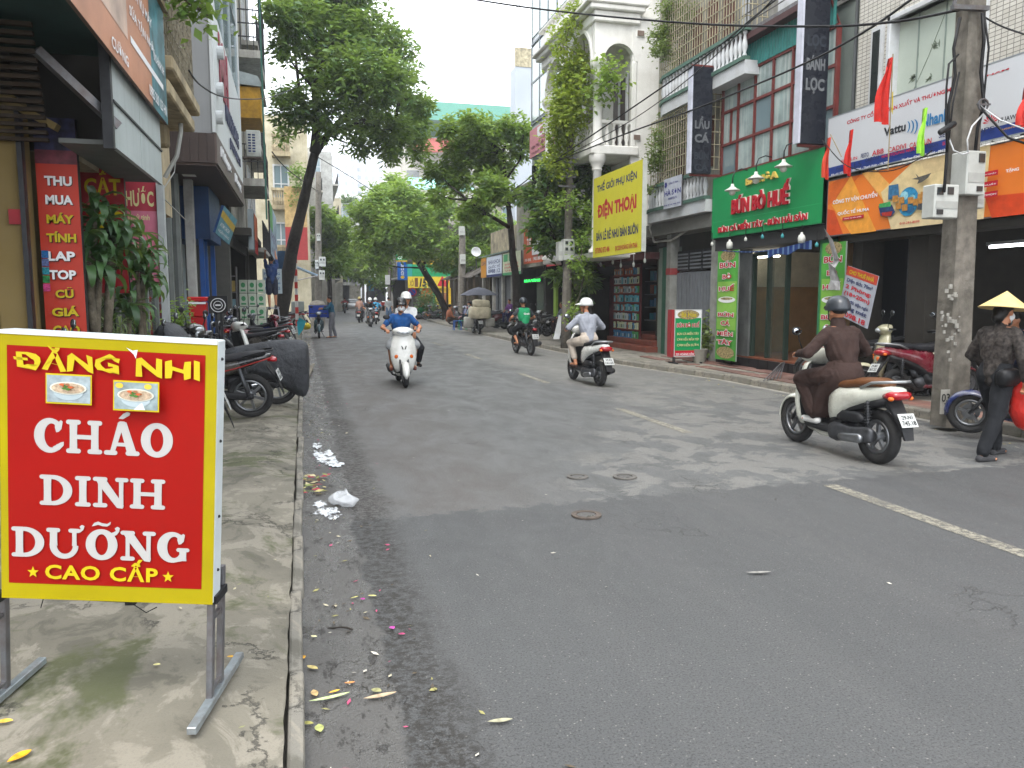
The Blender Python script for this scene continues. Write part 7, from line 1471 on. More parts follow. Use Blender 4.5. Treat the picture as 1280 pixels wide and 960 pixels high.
def meter(lb, x0, y0, x1, y1, Y, d=.2, wins=()):
 a, b = atY(x0, y1, Y), atY(x1, y0, Y); t = thing('meter_box', lb, 'meter box', ((a.x+b.x)/2, Y, a.z)); m = MB(); m.box((a.x, Y, a.z), (b.x, Y+d, b.z)); m.build('casing', METER, t, world=True, bevel=.012)
 for (u0, v0, u1, v1) in wins: m = MB(); U, V_ = b.x-a.x, b.z-a.z; m.box((a.x+U*u0, Y-.012, a.z+V_*v0), (a.x+U*u1, Y-.001, a.z+V_*v1)); m.build('meter_window', M('meter_glass', '2f3436', .15), t, world=True)
 m = MB(); m.box((a.x+.02, Y-.006, a.z+(b.z-a.z)*.28), (b.x-.02, Y-.001, a.z+(b.z-a.z)*.50)); m.build('cover_plate', M('meter_plate', '9c9e9a', .5), t, world=True)
meter('upper white meter box on the right of the thick concrete pole', 1207, 189, 1234, 243, 7.75, .25, ((.58, .74, .88, .94), (.55, .08, .85, .2))); meter('lower wide white meter box on the left of the thick concrete pole', 1167, 231, 1200, 272, 7.75, .2, ((.08, .68, .32, .9), (.5, .7, .74, .92), (.1, .1, .35, .25)))
meter('grey meter box tucked behind the upper white one', 1216, 238, 1232, 260, 7.9, .2)
a = atY(707, 437, 22.7); b = atY(713.5, 150, 22.7); t2 = pole('slim concrete pole with a meter box in front of the broad leaved bush', (a.x, 22.7, .08), (b.x, 22.7, b.z), .16, .09, 14)
m = MB()
for yy, L in ((197, .45), (203, .4), (221, .35), (233, .35)): p = atY(712, yy, 22.6); m.bar((p.x-L, 22.6, p.z), (p.x+L*.55, 22.6, p.z), .05, .06)
p = atY(712, 210, 22.6); m.bar((p.x-.4, 22.6, p.z+.2), (p.x, 22.6, p.z-.25), .04, .04); m.build('cross_arm', STEEL, t2, world=True)
meter('white meter box with four dark windows on the slim pole', 704.5, 299, 718.5, 325, 22.4, .25, ((.15, .75, .4, .9), (.6, .75, .85, .9), (.15, .45, .4, .6), (.6, .45, .85, .6))); meter('white meter box turned sideways left of the four window box', 698.5, 302, 704, 326, 22.5, .3)
a = atY(577, 407, 45.8); b = atY(578, 288, 45.8); pole('far concrete pole standing beside the umbrella stall', (a.x, 45.8, .08), (b.x, 45.8, b.z), .27, .18, 12); meter('pale box at the top of the pole beside the umbrella stall', 574.5, 283, 581, 294, 45.5, .3); meter('small meter box halfway up the pole beside the umbrella stall', 576, 318, 582, 330, 45.4, .3)
a = atY(398, 400, 47); b = atY(398, 215, 47); t4 = pole('left roadside pole crowded with meter boxes past the leaning tree', (a.x, 47, .08), (b.x, 47, b.z), .22, .15, 12)
for x0, y0, x1, y1, lb in ((399, 321, 407, 333, 'upper right meter box on the left roadside pole'), (399, 338, 406, 350, 'lower right meter box on the left roadside pole'), (394, 325, 398, 336, 'narrow meter box at the left of the left roadside pole'), (396, 292, 400.5, 301, 'white box highest up on the left roadside pole')): meter(lb, x0, y0, x1, y1, 46.7, .3, ((.15, .6, .4, .8), (.6, .6, .85, .8)))
m = MB(); a = atZ(395, 403, .1); m.lathe([(.36, 0), (.36, 1.0), (.42, 1.05), (.42, 1.2), (.3, 1.35), (0, 1.4)], 12, c=(a.x, 44, .1)); m.build('concrete_bollard', CONC, label='stout round topped concrete plinth at the foot of the left roadside pole', cat='plinth')
a = atY(487, 395, 71); b = atY(487, 318, 71); t5 = pole('thin grey pole with a white sign plate before the far trees', (a.x, 71, .0), (b.x, 71, b.z), .16, .12, 10); p = atY(484.5, 350, 70.8); m = MB(); m.box((p.x-.22, 70.75, p.z-.4), (p.x+.2, 70.8, p.z+.45)); m.build('sign_plate', WHITE_P, t5, world=True)
for x, y, Y, lb in ((454, 340, 100, 'far pole above the dark truck'), (461, 345, 110, 'farthest visible pole beside the pale teal sign')): a = atY(x, 388, Y); b = atY(x, y, Y); pole(lb, (a.x, Y, 0), (b.x, Y, b.z), .2, .15, 8)
def cable(lb, pts, r0=.016, group='overhead cables'):
 P_ = [atY(*p) for p in pts]; out_ = []
 for i in range(len(P_)-1):
  p0 = P_[max(0, i-1)]; p1, p2 = P_[i], P_[i+1]; p3 = P_[min(len(P_)-1, i+2)]
  for k in range(6): t = k/6; out_.append(.5*((2*p1)+(p2-p0)*t+(2*p0-5*p1+4*p2-p3)*t*t+(3*p1-p0-3*p2+p3)*t**3))
 out_.append(P_[-1]); m = MB(); m.tube([p-out_[0] for p in out_], r0, 6); return m.build('cable', CABLE, smooth=True, label=lb, cat='cable', group=group, loc=out_[0])
for lb, pts, rr in (('thick cable crossing the sky from the top centre to the thick concrete pole', [(560, -6, 17), (680, 12, 15), (860, 29, 12), (1020, 33, 10), (1120, 27, 9), (1200, 12, 8)], .017),
 ('cable rising steeply from the slim pole past the yellow board to the top edge', [(700, 196, 22.6), (790, 135, 19), (880, 72, 16), (950, 15, 13), (985, -12, 11.5)], .018), ('thinner cable just below the steep one from the slim pole', [(700, 199, 22.6), (790, 150, 19), (865, 95, 16), (930, 35, 13), (975, -10, 11.5)], .011),
 ('thick cable running from the slim pole in front of both dark boards', [(690, 204, 22.6), (780, 168, 19.5), (880, 132, 16), (1000, 82, 12.5), (1080, 40, 10.5), (1145, -5, 9)], .018), ('cable from the slim pole away to the left into the trees', [(708, 196, 22.6), (675, 212, 26), (645, 235, 32), (600, 262, 45)], .02),
 ('second cable from the slim pole dropping towards the trees', [(708, 202, 22.6), (670, 225, 26), (640, 246, 32), (560, 262, 50)], .02), ('grey cable leaving the thick concrete pole to the right edge', [(1222, 16, 8), (1250, 32, 7.6), (1290, 46, 7)], .010),
 ('sagging black cable across the white fascia on the left', [(236, 88, 12), (250, 106, 13.5), (275, 120, 15.5), (305, 124, 18), (340, 121, 22), (372, 108, 28)], .013), ('thin cable from the caged balcony house down to the left roadside pole', [(340, 190, 26), (362, 214, 32), (398, 240, 47)], .02), ('thin wire crossing behind the big tree to the far trees', [(395, 195, 40), (440, 222, 45), (480, 248, 52)], .02)): cable(lb, pts, rr)
t = thing('cable_bundle', 'tangle of black cables and grey leads hanging down the thick concrete pole', 'cables', (8, 7.9, 3)); 
for pts, rr, mt in (([(1200, 22, 7.8), (1192, 60, 7.8), (1194, 95, 7.8), (1186, 130, 7.8), (1185, 165, 7.8), (1183, 200, 7.8), (1180, 240, 7.7)], .018, CABLE), ([(1198, 68, 7.8), (1186, 80, 7.75), (1183, 110, 7.75), (1182, 150, 7.75), (1184, 190, 7.75)], .012, CABLE), ([(1199, 90, 7.8), (1191, 130, 7.75), (1186, 175, 7.75)], .01, CABLE),
 ([(1228, 16, 7.8), (1230, 50, 7.8), (1226, 90, 7.8), (1230, 130, 7.8), (1222, 160, 7.8), (1219, 190, 7.8)], .020, CABLE), ([(1230, 16, 7.8), (1236, 60, 7.8), (1232, 100, 7.8), (1229, 130, 7.8)], .012, CABLE), ([(1222, 130, 7.8), (1235, 145, 7.6), (1260, 172, 7.4), (1290, 182, 7.2)], .014, CABLE), ([(1236, 135, 7.8), (1215, 158, 7.7), (1209, 175, 7.7), (1210, 190, 7.7)], .010, WHITE_P), ([(1186, 172, 7.8), (1192, 188, 7.7), (1203, 193, 7.7), (1212, 190, 7.7)], .009, WHITE_P), ([(1225, 132, 7.8), (1250, 150, 7.5), (1290, 165, 7.2)], .008, WHITE_P)):
 m = MB(); m.tube([atY(*p) for p in pts], rr, 7); m.build('lead', mt, t, world=True, smooth=True)
m = MB(); a, b = atY(1176, 165, 7.7), atY(1192, 155, 7.7); m.capsule(a, .035, b, .035, 10); m.build('splice', BLACK, t, world=True, smooth=True); p = atY(1210, 16, 7.95); m = MB(); m.bar((p.x-.32, 7.85, p.z), (p.x+.18, 7.85, p.z+.03), .06, .05); m.bar((p.x-.3, 7.85, p.z), (p.x-.26, 7.85, p.z+.35), .03, .03); m.build('cross_arm', STEEL, t, world=True); p = atY(1222, 133, 7.8); m = MB(); m.lathe([(.06, -.01), (.075, -.01), (.075, .01), (.06, .01)], 16, c=(p.x, 7.72, p.z), axis='y', closed=True); m.bar((p.x-.06, 7.72, p.z), (p.x+.1, 7.72, p.z+.01), .02, .02); m.build('clamp_ring', STEEL, t, world=True)
# flags
def flag(lb, x, y0, y1, wpx, Y, c, star=False, pole_to=None, slant=0):
 p = atY(x, y0, Y); q_ = atY(x-slant, y1, Y); h = p.z-q_.z; w_ = wpx*Y*1.05/FPX; t = thing('flag', lb, 'flag', p); V, F = [], []; n, mm = 10, 6
 for j in range(n+1):
  for i in range(mm+1): s, u = i/mm, j/n; ww = w_*min(1, .25+u*1.4); V.append((-ww*s+.02*math.sin(9*s+4*u)-slant*.008*u*0, .05*math.sin(11*s+3*u), -h*(u*(1-.12*s))-ww*.25*s))
 for j in range(n):
  for i in range(mm): a = j*(mm+1)+i; F.append((a, a+1, a+mm+2, a+mm+1))
 rawmesh('cloth', np.array(V), np.array(F), M('flag_'+c, c, .7, var=.15, scale=6, bump=.4, bscale=8), parent=t, smooth=True)
 if star: m = MB(); m._a([(-w_*.12, -.055, -h*.52), (-w_*.04, -.055, -h*.50), (0.0, -.055, -h*.85), (-w_*.10, -.055, -h*.80)], [(0, 1, 2, 3)]); m.build('yellow_star', YLW_L, t)
 if pole_to: e = atY(*pole_to); m = MB(); m.tube([(0, 0, .05), e-p], .008, 6); m.build('staff', M('bamboo', '8f8468', .6), t)
 return t
flag('largest red flag with yellow star over the white board', 1116, 72, 158, 22, 9.6, 'c0281f', True, (1110, 212, 9.6)); flag('small red flag before the left end of the white board', 1066, 162, 222, 9, 10.8, 'c0281f'); flag('orange red flag where the green and white boards meet', 1038, 172, 226, 9, 11.2, 'c8452f', False, (1052, 196, 11)); flag('lime green flag before the middle of the white board', 1158, 135, 197, 9, 9.4, '9fe04a'); flag('red flag cut by the right edge of the picture', 1286, 108, 160, 14, 7.6, 'c83a33')
cable('grey cord carrying the small flags', [(1028, 175, 11.3), (1060, 208, 10.6), (1110, 214, 9.9), (1150, 198, 9.3), (1165, 188, 9)], .008, 'flag cords')
# ================================================================== MOTORBIKES
RUB = M('tyre_rubber', '232426', .8, var=.2, scale=30, dirt=.3, dcol='4a4743', bump=.4, bscale=90); ALU = M('alloy', '8b8e92', .32, metal=.85, var=.1, scale=12, dirt=.35, dcol='4f4c48')
ENG = M('engine_grey', '4e5054', .5, metal=.6, var=.25, scale=12, dirt=.4, dcol='2f2b28'); CHR = M('chrome', 'b5b7ba', .15, metal=1, var=.05); SEATM = M('seat_vinyl', '222226', .55, var=.15, scale=6, bump=.15, bscale=120)
PBLK = M('plastic_black', '1e1f22', .42, var=.12, scale=5, dirt=.25, dcol='3b3835'); TAILR = M('tail_red', '9a1420', .15, var=.15, coat=.5); ORNG = M('indicator_orange', 'd0641c', .2); LENS = M('lamp_lens', 'c3c8cc', .08, var=.25, scale=22, metal=.3)
MIRG = M('mirror_glass', 'b9c0c6', .05, metal=1, var=.02); PLT = M('plate_white', 'c3c6c4', .45, var=.05, dirt=.2)
def paint(n, c): return M('paint_'+n, c, .24, var=.04, coat=.7, dirt=.12, dcol='7d776c', dscale=3)
P_WHITE, P_BLACK, P_RED, P_NAVY, P_CREAM = paint('white', 'd3d4d0'), paint('black', '17181b'), paint('burgundy', '6a1426'), paint('navy', '1f2a58'), paint('cream', 'b9b596'); P_GREY = paint('grey', '5a5e63'); P_TEAL = paint('teal', '2f4f58')
def wheel(t, y, R, tw, rear, spokes=5, name='wheel'):
 m = MB(); m.lathe([(0, -.05), (.045, -.05), (.045, .05), (0, .05)], 12, axis='x', c=(0, y, R))
 for k in range(spokes): a = 2*PI*k/spokes+.3; m.bar((0, y, R), (0, y+math.cos(a)*R*.72, R+math.sin(a)*R*.72), .03, .035, up=(1, 0, 0))
 w_ = m.build(name, ALU, t); m = MB(); rt = R-tw*.5; pr = []
 for k in range(10): a = 2*PI*k/10; pr.append((R-tw*.48+math.cos(a)*tw*.5, math.sin(a)*tw*.5))
 m.lathe(pr, 30, axis='x', c=(0, y, R), closed=True); m.build('tyre', RUB, w_, smooth=True)
 m = MB(); m.lathe([(R-tw*.95, -tw*.32), (R-tw*.95, tw*.32), (R-tw*1.25, tw*.25), (R-tw*1.25, -tw*.25)], 30, axis='x', c=(0, y, R), closed=True); m.build('rim', ALU, w_, smooth=True)
 m = MB(); m.lathe([(.05, .055), (.10, .055), (.10, .06), (.05, .06)] if not rear else [(0, .05), (.065, .05), (.065, .06), (0, .06)], 18, axis='x', c=(0, y, R), closed=not rear); m.build('brake_disc', ALU, w_)
def plate(t, p, tilt, w_=.19, h=.14, rows_=('29-N1', '145.18')):
 p = V3(p); U = Vector((w_, 0, 0)); Vv = Vector((0, math.sin(tilt)*h, math.cos(tilt)*h)); Pn = Panel(t, p-U*.5-Vv*.5, U, Vv, world=False).board(PLT, .006, 'number_plate')
 Pn.text(rows_[0], .16, .56, .84, .86, BLACK, .02); Pn.text(rows_[1], .08, .12, .92, .46, BLACK, .02)
def mirrors(t, x, y, z, mat=PBLK):
 for s in (-1, 1):
  m = MB(); m.tube([(s*x, y, z), (s*(x+.05), y+.01, z+.12), (s*(x+.09), y-.02, z+.2)], .006, 6); m.ell((s*(x+.11), y-.02, z+.23), (.065, .022, .045), 14, 8); mm = m.build('mirror', mat, t, smooth=True)
  m = MB(); m.ell((s*(x+.11), y-.036, z+.23), (.054, .009, .036), 14, 6); m.build('mirror_glass', MIRG, mm, smooth=True)
def grips(t, x, y, z):
 for s in (-1, 1):
  m = MB(); m.tube([(s*.1, y+.03, z), (s*x*.6, y+.01, z+.01), (s*x, y-.04, z)], .012, 8); m.build('handlebar', DKSTEEL, t, smooth=True); m = MB(); m.tube([(s*(x-.115), y-.022, z+.003), (s*(x+.01), y-.042, z)], .019, 10); m.build('grip', BLACK, t, smooth=True)
  m = MB(); m.tube([(s*(x-.14), y+.03, z-.01), (s*(x-.07), y+.035, z-.015), (s*(x), y+.02, z-.02)], .006, 6); m.build('brake_lever', ALU, t)
def engine_scooter(t, R, yr):
 m = MB(); m.ysec([(yr-.07, R+.02, .03, .06), (yr, R+.02, .035, .085), (yr+.22, R+.0, .04, .075), (yr+.42, R-.01, .045, .10), (yr+.52, R-.01, .04, .085), (yr+.56, R-.01, .02, .05)], 14, 3, T=Matrix.Translation((-.13, 0, 0))); m.build('belt_case', ENG, t, smooth=True)
 m = MB(); m.ysec([(yr+.05, R+.17, .04, .03), (yr+.12, R+.18, .05, .055), (yr+.34, R+.17, .05, .06), (yr+.42, R+.15, .03, .03)], 12, 3, T=Matrix.Translation((-.13, 0, 0))); m.build('air_box', PBLK, t, smooth=True)
 m = MB(); m.ysec([(yr+.02, R-.02, .02, .03), (yr+.06, R-.02, .03, .05), (yr+.28, R-.04, .03, .045), (yr+.34, R-.04, .02, .03)], 12, 2.4, T=Matrix.Translation((-.185, 0, -.0))); m.build('kick_cover', ALU, t, smooth=True)
 m = MB(); m.ell((.0, yr+.42, R+.02), (.11, .13, .11), 12, 8); m.tube([(0, yr+.35, R+.1), (0, yr+.3, R+.22)], .05, 8); m.build('engine_block', ENG, t, smooth=True)
 m = MB(); m.tube([(.10, yr+.40, R-.08), (.14, yr+.25, R-.08), (.16, yr+.16, R-.02), (.17, yr+.10, R+.0), (.18, yr-.16, R+.07), (.18, yr-.20, R+.08)], [.018, .018, .03, .055, .055, .03], 12); m.build('exhaust', PBLK, t, smooth=True)
 for s in (-1, 1):
  m = MB(); a, b = Vector((s*.13, yr-.0, R+.06)), Vector((s*.12, yr+.04, R+.42)); m.tube([a, b], .014, 8); pts = []
  for k in range(49): q_ = k/48; c = a.lerp(b, .2+.6*q_); an = q_*8*2*PI; pts.append(c+Vector((math.cos(an)*.028, math.sin(an)*.028, 0)))
  m.tube(pts, .006, 5); m.build('shock_absorber', ENG, t, smooth=True)
 m = MB(); m.tube([(-.15, yr+.48, R-.1), (-.24, yr+.40, .03), (-.26, yr+.38, .02)], .010, 6); m.tube([(-.08, yr+.5, .14), (-.14, yr+.45, .06), (.14, yr+.45, .06), (.08, yr+.5, .14)], .012, 6); m.build('kickstand', DKSTEEL, t)
def fork(t, R, yf, top, mat=ENG, fend=None, rake=.19):
 m = MB()
 for s in (-1, 1): m.tube([(s*.075, yf, R), (s*.07, yf-rake, R+.27)], .02, 8)
 m.tube([(0, yf-rake, R+.26), (0, yf-rake-.09, top)], .03, 8); m.bar((-.09, yf-rake, R+.26), (.09, yf-rake, R+.26), .05, .03); m.build('fork', mat, t, smooth=True)
 if fend:
  rings = []
  for k in range(11):
   a = R_(-12+17*k); r = R+.025; hw = .074*(1-.5*abs(k/10-.5)**2*2)*(1 if 0 < k < 10 else .45); c = (yf+math.cos(a)*r, R+math.sin(a)*r); ring = []
   for j in range(9): q_ = -1+j/4; ring.append((q_*hw, c[0]-math.cos(a)*(.045*q_*q_), c[1]-math.sin(a)*(.045*q_*q_)))
   rings.append(ring+[(x*.86, y-math.cos(a)*.012, z-math.sin(a)*.012) for x, y, z in ring[::-1]])
  m = MB(); m.loft(rings); m.build('front_fender', fend, t, smooth=True)
def scooter(label, loc, rz, P1, P2=None, seat=SEATM, R=.235, rail=True, rows_=('29-N1', '145.18'), group=None, lean=0, name='scooter', trim=PBLK):
 """step through scooter, front towards +y"""
 P2 = P2 or P1; yf, yr = .63, -.62; t = thing(name, label, 'scooter', loc, rz, group); t.rotation_euler = (0, lean, rz)
 wheel(t, yf, R, .095, False); wheel(t, yr, R, .11, True); fork(t, R, yf, .98, fend=P1); engine_scooter(t, R, yr)
 def shell(zs, mat, name, th=.05, y0=0):
  rings = []
  for z, y, a, bow in zs:
   ring = [(1.18*a*math.sin(q_), y-bow*(1-math.cos(q_)), z) for q_ in [(-1.25+2.5*k/10) for k in range(11)]]; rings.append(ring+[(x*.9, yy-th, zz) for x, yy, zz in ring[::-1]])
  m = MB(); m.loft(rings); return m.build(name, mat, t, smooth=True)
 shell([(.27, .42, .13, .05), (.36, .47, .17, .10), (.52, .47, .215, .14), (.68, .455, .225, .15), (.82, .425, .205, .14), (.93, .39, .16, .10), (.985, .36, .10, .06)], P1, 'leg_shield', .05)
 shell([(.29, .37, .12, .02), (.5, .40, .18, .05), (.75, .375, .19, .07), (.93, .32, .14, .06)], trim, 'inner_shield', .05)
 m = MB(); m.zsec([(.93, .33, .07, .06), (.98, .33, .18, .09), (1.03, .34, .21, .115), (1.07, .33, .18, .10), (1.10, .31, .10, .07), (1.11, .31, .02, .02)], 16, 2.4); m.build('handlebar_cowl', P1, t, smooth=True)
 m = MB(); m.ell((0, .432, 1.01), (.125, .045, .042), 16, 8); m.build('headlight', LENS, t, smooth=True)
 m = MB(); m.box((-.07, .26, 1.075), (.07, .34, 1.10)); m.build('speedometer', BLACK, t, bevel=.01)
 for s in (-1, 1):
  m = MB(); m.ell((0, 0, 0), (.05, .018, .036), 12, 8, T=Matrix.Translation((s*.145, .435, .56)) @ Matrix.Rotation(s*-.7, 4, 'Z') @ Matrix.Rotation(s*.5, 4, 'Y')); m.build('front_indicator', ORNG, t, smooth=True)
 m = MB(); 
 for s in (-1, 1): m.bar((s*.018, .50, .70), (s*.042, .478, .76), .012, .012)
 m.build('chevron_badge', BLACK, t)
 m = MB(); m.ysec([(.42, .29, .10, .045), (.30, .28, .15, .045), (-.02, .27, .16, .05), (-.14, .30, .15, .09), (-.2, .35, .12, .12)], 16, 3.5); m.build('floorboard', trim, t, smooth=True)
 m = MB(); m.ysec([(.34, .24, .09, .03), (.1, .20, .11, .035), (-.2, .21, .10, .05)], 12, 3); m.build('lower_cover', P2, t, smooth=True)
 # body side fairing sweeping up to the tail
 m = MB(); m.ysec([(.02, .52, .09, .17), (-.06, .53, .155, .21), (-.18, .56, .185, .20), (-.34, .625, .185, .135), (-.52, .675, .17, .10), (-.70, .715, .13, .075), (-.84, .745, .085, .05), (-.90, .755, .05, .03)], 20, 2.5); m.build('body_panel', P1, t, smooth=True)
 m = MB(); m.ysec([(-.05, .36, .13, .06), (-.2, .44, .15, .07), (-.38, .53, .15, .05), (-.6, .60, .13, .045), (-.78, .655, .10, .04)], 14, 3); m.build('under_cover', PBLK, t, smooth=True)
 m = MB(); m.ysec([(.06, .735, .07, .03), (.02, .745, .12, .045), (-.12, .755, .145, .05), (-.30, .765, .15, .05), (-.42, .795, .145, .055), (-.62, .815, .13, .05), (-.72, .81, .10, .035), (-.75, .80, .05, .015)], 18, 2.8); m.build('seat', seat, t, smooth=True)
 if rail: m = MB(); m.tube([(-.14, -.50, .755), (-.155, -.66, .82), (-.12, -.86, .845), (0, -.92, .85), (.12, -.86, .845), (.155, -.66, .82), (.14, -.50, .755)], .014, 8); m.build('grab_rail', CHR if rail == 2 else M('rail_silver', '9fa2a4', .35, metal=.6), t, smooth=True)
 m = MB(); m.ysec([(-.93, .715, .05, .02), (-.915, .715, .10, .04), (-.84, .71, .125, .05), (-.76, .70, .11, .04)], 14, 2.6); m.build('tail_light', TAILR, t, smooth=True)
 m = MB(); m._a([(-.09, -.80, .66), (.09, -.80, .66), (.07, -.98, .42), (.05, -1.02, .30), (-.05, -1.02, .30), (-.07, -.98, .42), (-.09, -.775, .64), (.09, -.775, .64), (.07, -.955, .41), (.05, -.995, .30), (-.05, -.995, .30), (-.07, -.955, .41)], [(0, 1, 2, 5), (5, 2, 3, 4), (6, 11, 8, 7), (11, 10, 9, 8), (0, 5, 11, 6), (1, 7, 8, 2), (2, 8, 9, 3), (5, 4, 10, 11), (3, 9, 10, 4), (0, 6, 7, 1)]); m.build('rear_fender', PBLK, t)
 plate(t, (0, -.985, .49), .55, rows_=rows_)
 for s in (-1, 1): m = MB(); m.ell((s*.115, -.88, .685), (.03, .03, .022), 10, 6); m.build('rear_indicator', ORNG, t, smooth=True)
 grips(t, .33, .30, 1.03); mirrors(t, .19, .33, 1.06); return t
def underbone(label, loc, rz, P1, group=None, lean=0, rows_=('29-H1', '336.40'), name='motorbike', stripe=None):
 R = .285; yf, yr = .62, -.60; t = thing(name, label, 'motorbike', loc, rz, group); t.rotation_euler = (0, lean, rz)
 wheel(t, yf, R, .075, False, 6); wheel(t, yr, R, .085, True, 6); fork(t, R, yf, .95, fend=P1, rake=.24)
 m = MB(); m.ysec([(.05, .55, .05, .05), (-.1, .60, .10, .10), (-.3, .65, .12, .12), (-.5, .70, .115, .09), (-.72, .765, .085, .055), (-.88, .80, .05, .03)], 16, 2.5); m.build('body_panel', P1, t, smooth=True)
 if stripe:
  m = MB(); 
  for s in (-1, 1): m.tube([(s*.118, -.2, .60), (s*.122, -.45, .66), (s*.095, -.74, .745), (s*.05, -.90, .79)], .009, 5)
  m.build('red_stripe', stripe, t)
 for s in (-1, 1):
  m = MB(); m._a([(s*.09, .42, .80), (s*.20, .36, .70), (s*.21, .20, .42), (s*.16, .12, .30), (s*.12, .30, .38), (s*.07, .45, .62), (s*.08, .40, .79), (s*.18, .33, .69), (s*.185, .18, .42), (s*.14, .10, .31), (s*.10, .27, .38), (s*.06, .42, .62)], [(0, 1, 2, 3, 4, 5), (11, 10, 9, 8, 7, 6)]+[(k, (k+1) % 6, (k+1) % 6+6, k+6) for k in range(6)]); m.build('leg_shield', P1, t, bevel=.008)
 m = MB(); m.ysec([(.40, .80, .07, .12), (.25, .66, .06, .08), (.05, .50, .05, .06), (-.1, .46, .05, .08)], 12, 2.6); m.build('spine', PBLK, t, smooth=True)
 m = MB(); m.ysec([(.02, .745, .06, .02), (-.05, .76, .10, .035), (-.3, .765, .125, .045), (-.55, .80, .12, .045), (-.78, .845, .08, .03), (-.82, .845, .04, .012)], 16, 2.8); m.build('seat', SEATM, t, smooth=True)
 m = MB(); m.ell((0, .02, .34), (.10, .18, .12), 14, 8); m.ell((.1, -.02, .33), (.05, .11, .10), 14, 8); m.ell((-.1, -.02, .33), (.05, .11, .10), 14, 8); m.tube([(0, .1, .36), (0, .28, .42)], [.07, .06], 10); m.build('engine_block', ENG, t, smooth=True)
 m = MB(); m.ysec([(-.66, .30, .015, .03), (-.6, .30, .02, .05), (-.3, .31, .022, .045), (0, .32, .02, .06)], 10, 3, T=Matrix.Translation((-.11, 0, 0))); m.build('chain_case', PBLK, t, smooth=True)
 m = MB(); m.tube([(.08, .22, .34), (.11, .22, .20), (.13, .0, .17), (.14, -.2, .21), (.15, -.3, .24), (.155, -.78, .36), (.155, -.82, .37)], [.018, .018, .02, .04, .05, .045, .025], 12); m.build('exhaust', ENG, t, smooth=True)
 m = MB(); m.tube([(.17, -.32, .29), (.17, -.70, .385)], .03, 8); m.build('heat_guard', CHR, t, smooth=True)
 for s in (-1, 1): m = MB(); m.tube([(s*.12, -.60, .32), (s*.11, -.50, .66)], .024, 8); m.build('shock_absorber', ENG, t, smooth=True)
 m = MB(); m.tube([(-.17, -.60, .285), (-.10, -.60, .285)], .02, 8); m.tube([(-.1, .0, .25), (-.2, .05, .26)], .012, 6); m.tube([(.1, .0, .25), (.2, .05, .26)], .012, 6); m.tube([(-.1, -.05, .25), (-.22, -.08, .03)], .011, 6); m.build('foot_pegs', DKSTEEL, t)
 m = MB(); m.zsec([(.92, .32, .06, .06), (.97, .36, .12, .09), (1.03, .36, .13, .10), (1.07, .33, .08, .06)], 14, 2.4); m.build('handlebar_cowl', P1, t, smooth=True); m = MB(); m.ell((0, .45, 1.0), (.085, .04, .06), 16, 8); m.build('headlight', LENS, t, smooth=True)
 m = MB(); m.ysec([(-.95, .75, .03, .02), (-.93, .755, .055, .03), (-.84, .765, .06, .035)], 12, 2.6); m.build('tail_light', TAILR, t, smooth=True); m = MB(); m.tube([(-.11, -.55, .80), (-.12, -.74, .86), (-.06, -.90, .885), (.06, -.90, .885), (.12, -.74, .86), (.11, -.55, .80)], .012, 8); m.build('grab_rail', PBLK, t, smooth=True)
 m = MB(); m.ysec([(-.82, .70, .075, .03), (-.92, .56, .08, .03), (-.98, .42, .065, .02), (-1.02, .30, .04, .012)], 10, 4); m.build('rear_fender', PBLK, t)
 plate(t, (0, -.972, .56), .38, rows_=rows_); grips(t, .33, .30, 1.0); mirrors(t, .17, .32, 1.04); return t
# --- moving bikes
BR = (5.48, 7.13); sc_b = scooter('white scooter with brown seat ridden by the person in brown on the right', (BR[0], BR[1], 0), R_(2.5), P_CREAM if False else paint('ivory', 'c9cbc0'), seat=M('seat_tan', '5f3c22', .5, var=.1), R=.275, rail=1, rows_=('29-N1', '745.18'))
sc_f = scooter('white scooter coming head on with two people on it', (1.80, 15.0, 0), PI-R_(1), P_WHITE); sc_w = scooter('white and black scooter ridden away by the woman in grey', (5.30, 14.32, 0), R_(4), P_WHITE, rows_=('29-E2', '162.65'), lean=R_(1))
ub_g = underbone('dark motorbike ridden by the person in the green vest', (6.22, 22.1, 0), R_(5), P_BLACK, rows_=('29-X3', '225.81'))
m = MB(); m.tube([(.17, -.5, .3), (.2, -.8, .36)], .06, 10); m.build('muffler', ENG, ub_g, smooth=True)
ub_c = underbone('dark teal motorbike parked facing the camera with a blue crate behind its seat', (.62, 33.6, 0), PI, P_TEAL)
t = thing('blue_crate', 'large blue plastic crate carried behind the seat of the teal motorbike', 'crate', (.66, 34.2, .82)); BCR = M('crate_blue', '1f3f9a', .45, var=.08)
for (a, b) in (((-.42, 0, 0), (.42, .55, .03)), ((-.42, 0, .03), (-.39, .55, .5)), ((.39, 0, .03), (.42, .55, .5)), ((-.39, 0, .03), (.39, .03, .5)), ((-.39, .52, .03), (.39, .55, .5))): m = MB(); m.box(a, b); m.build('panel', BCR, t)
for k in range(4): m = MB(); m.box((-.425, -.015, .08+k*.12), (.425, -.001, .105+k*.12)); m.build('rib', BCR, t)
p = atZ(464, 409); sc_k = scooter('black scooter ridden towards the camera in the middle distance', (p.x, p.y+.6, 0), PI, P_BLACK)
for q_ in (sc_b, sc_f, sc_w, sc_k):
 for c_ in [c for c in q_.children if c.name.startswith('kickstand')]: bpy.data.objects.remove(c_)
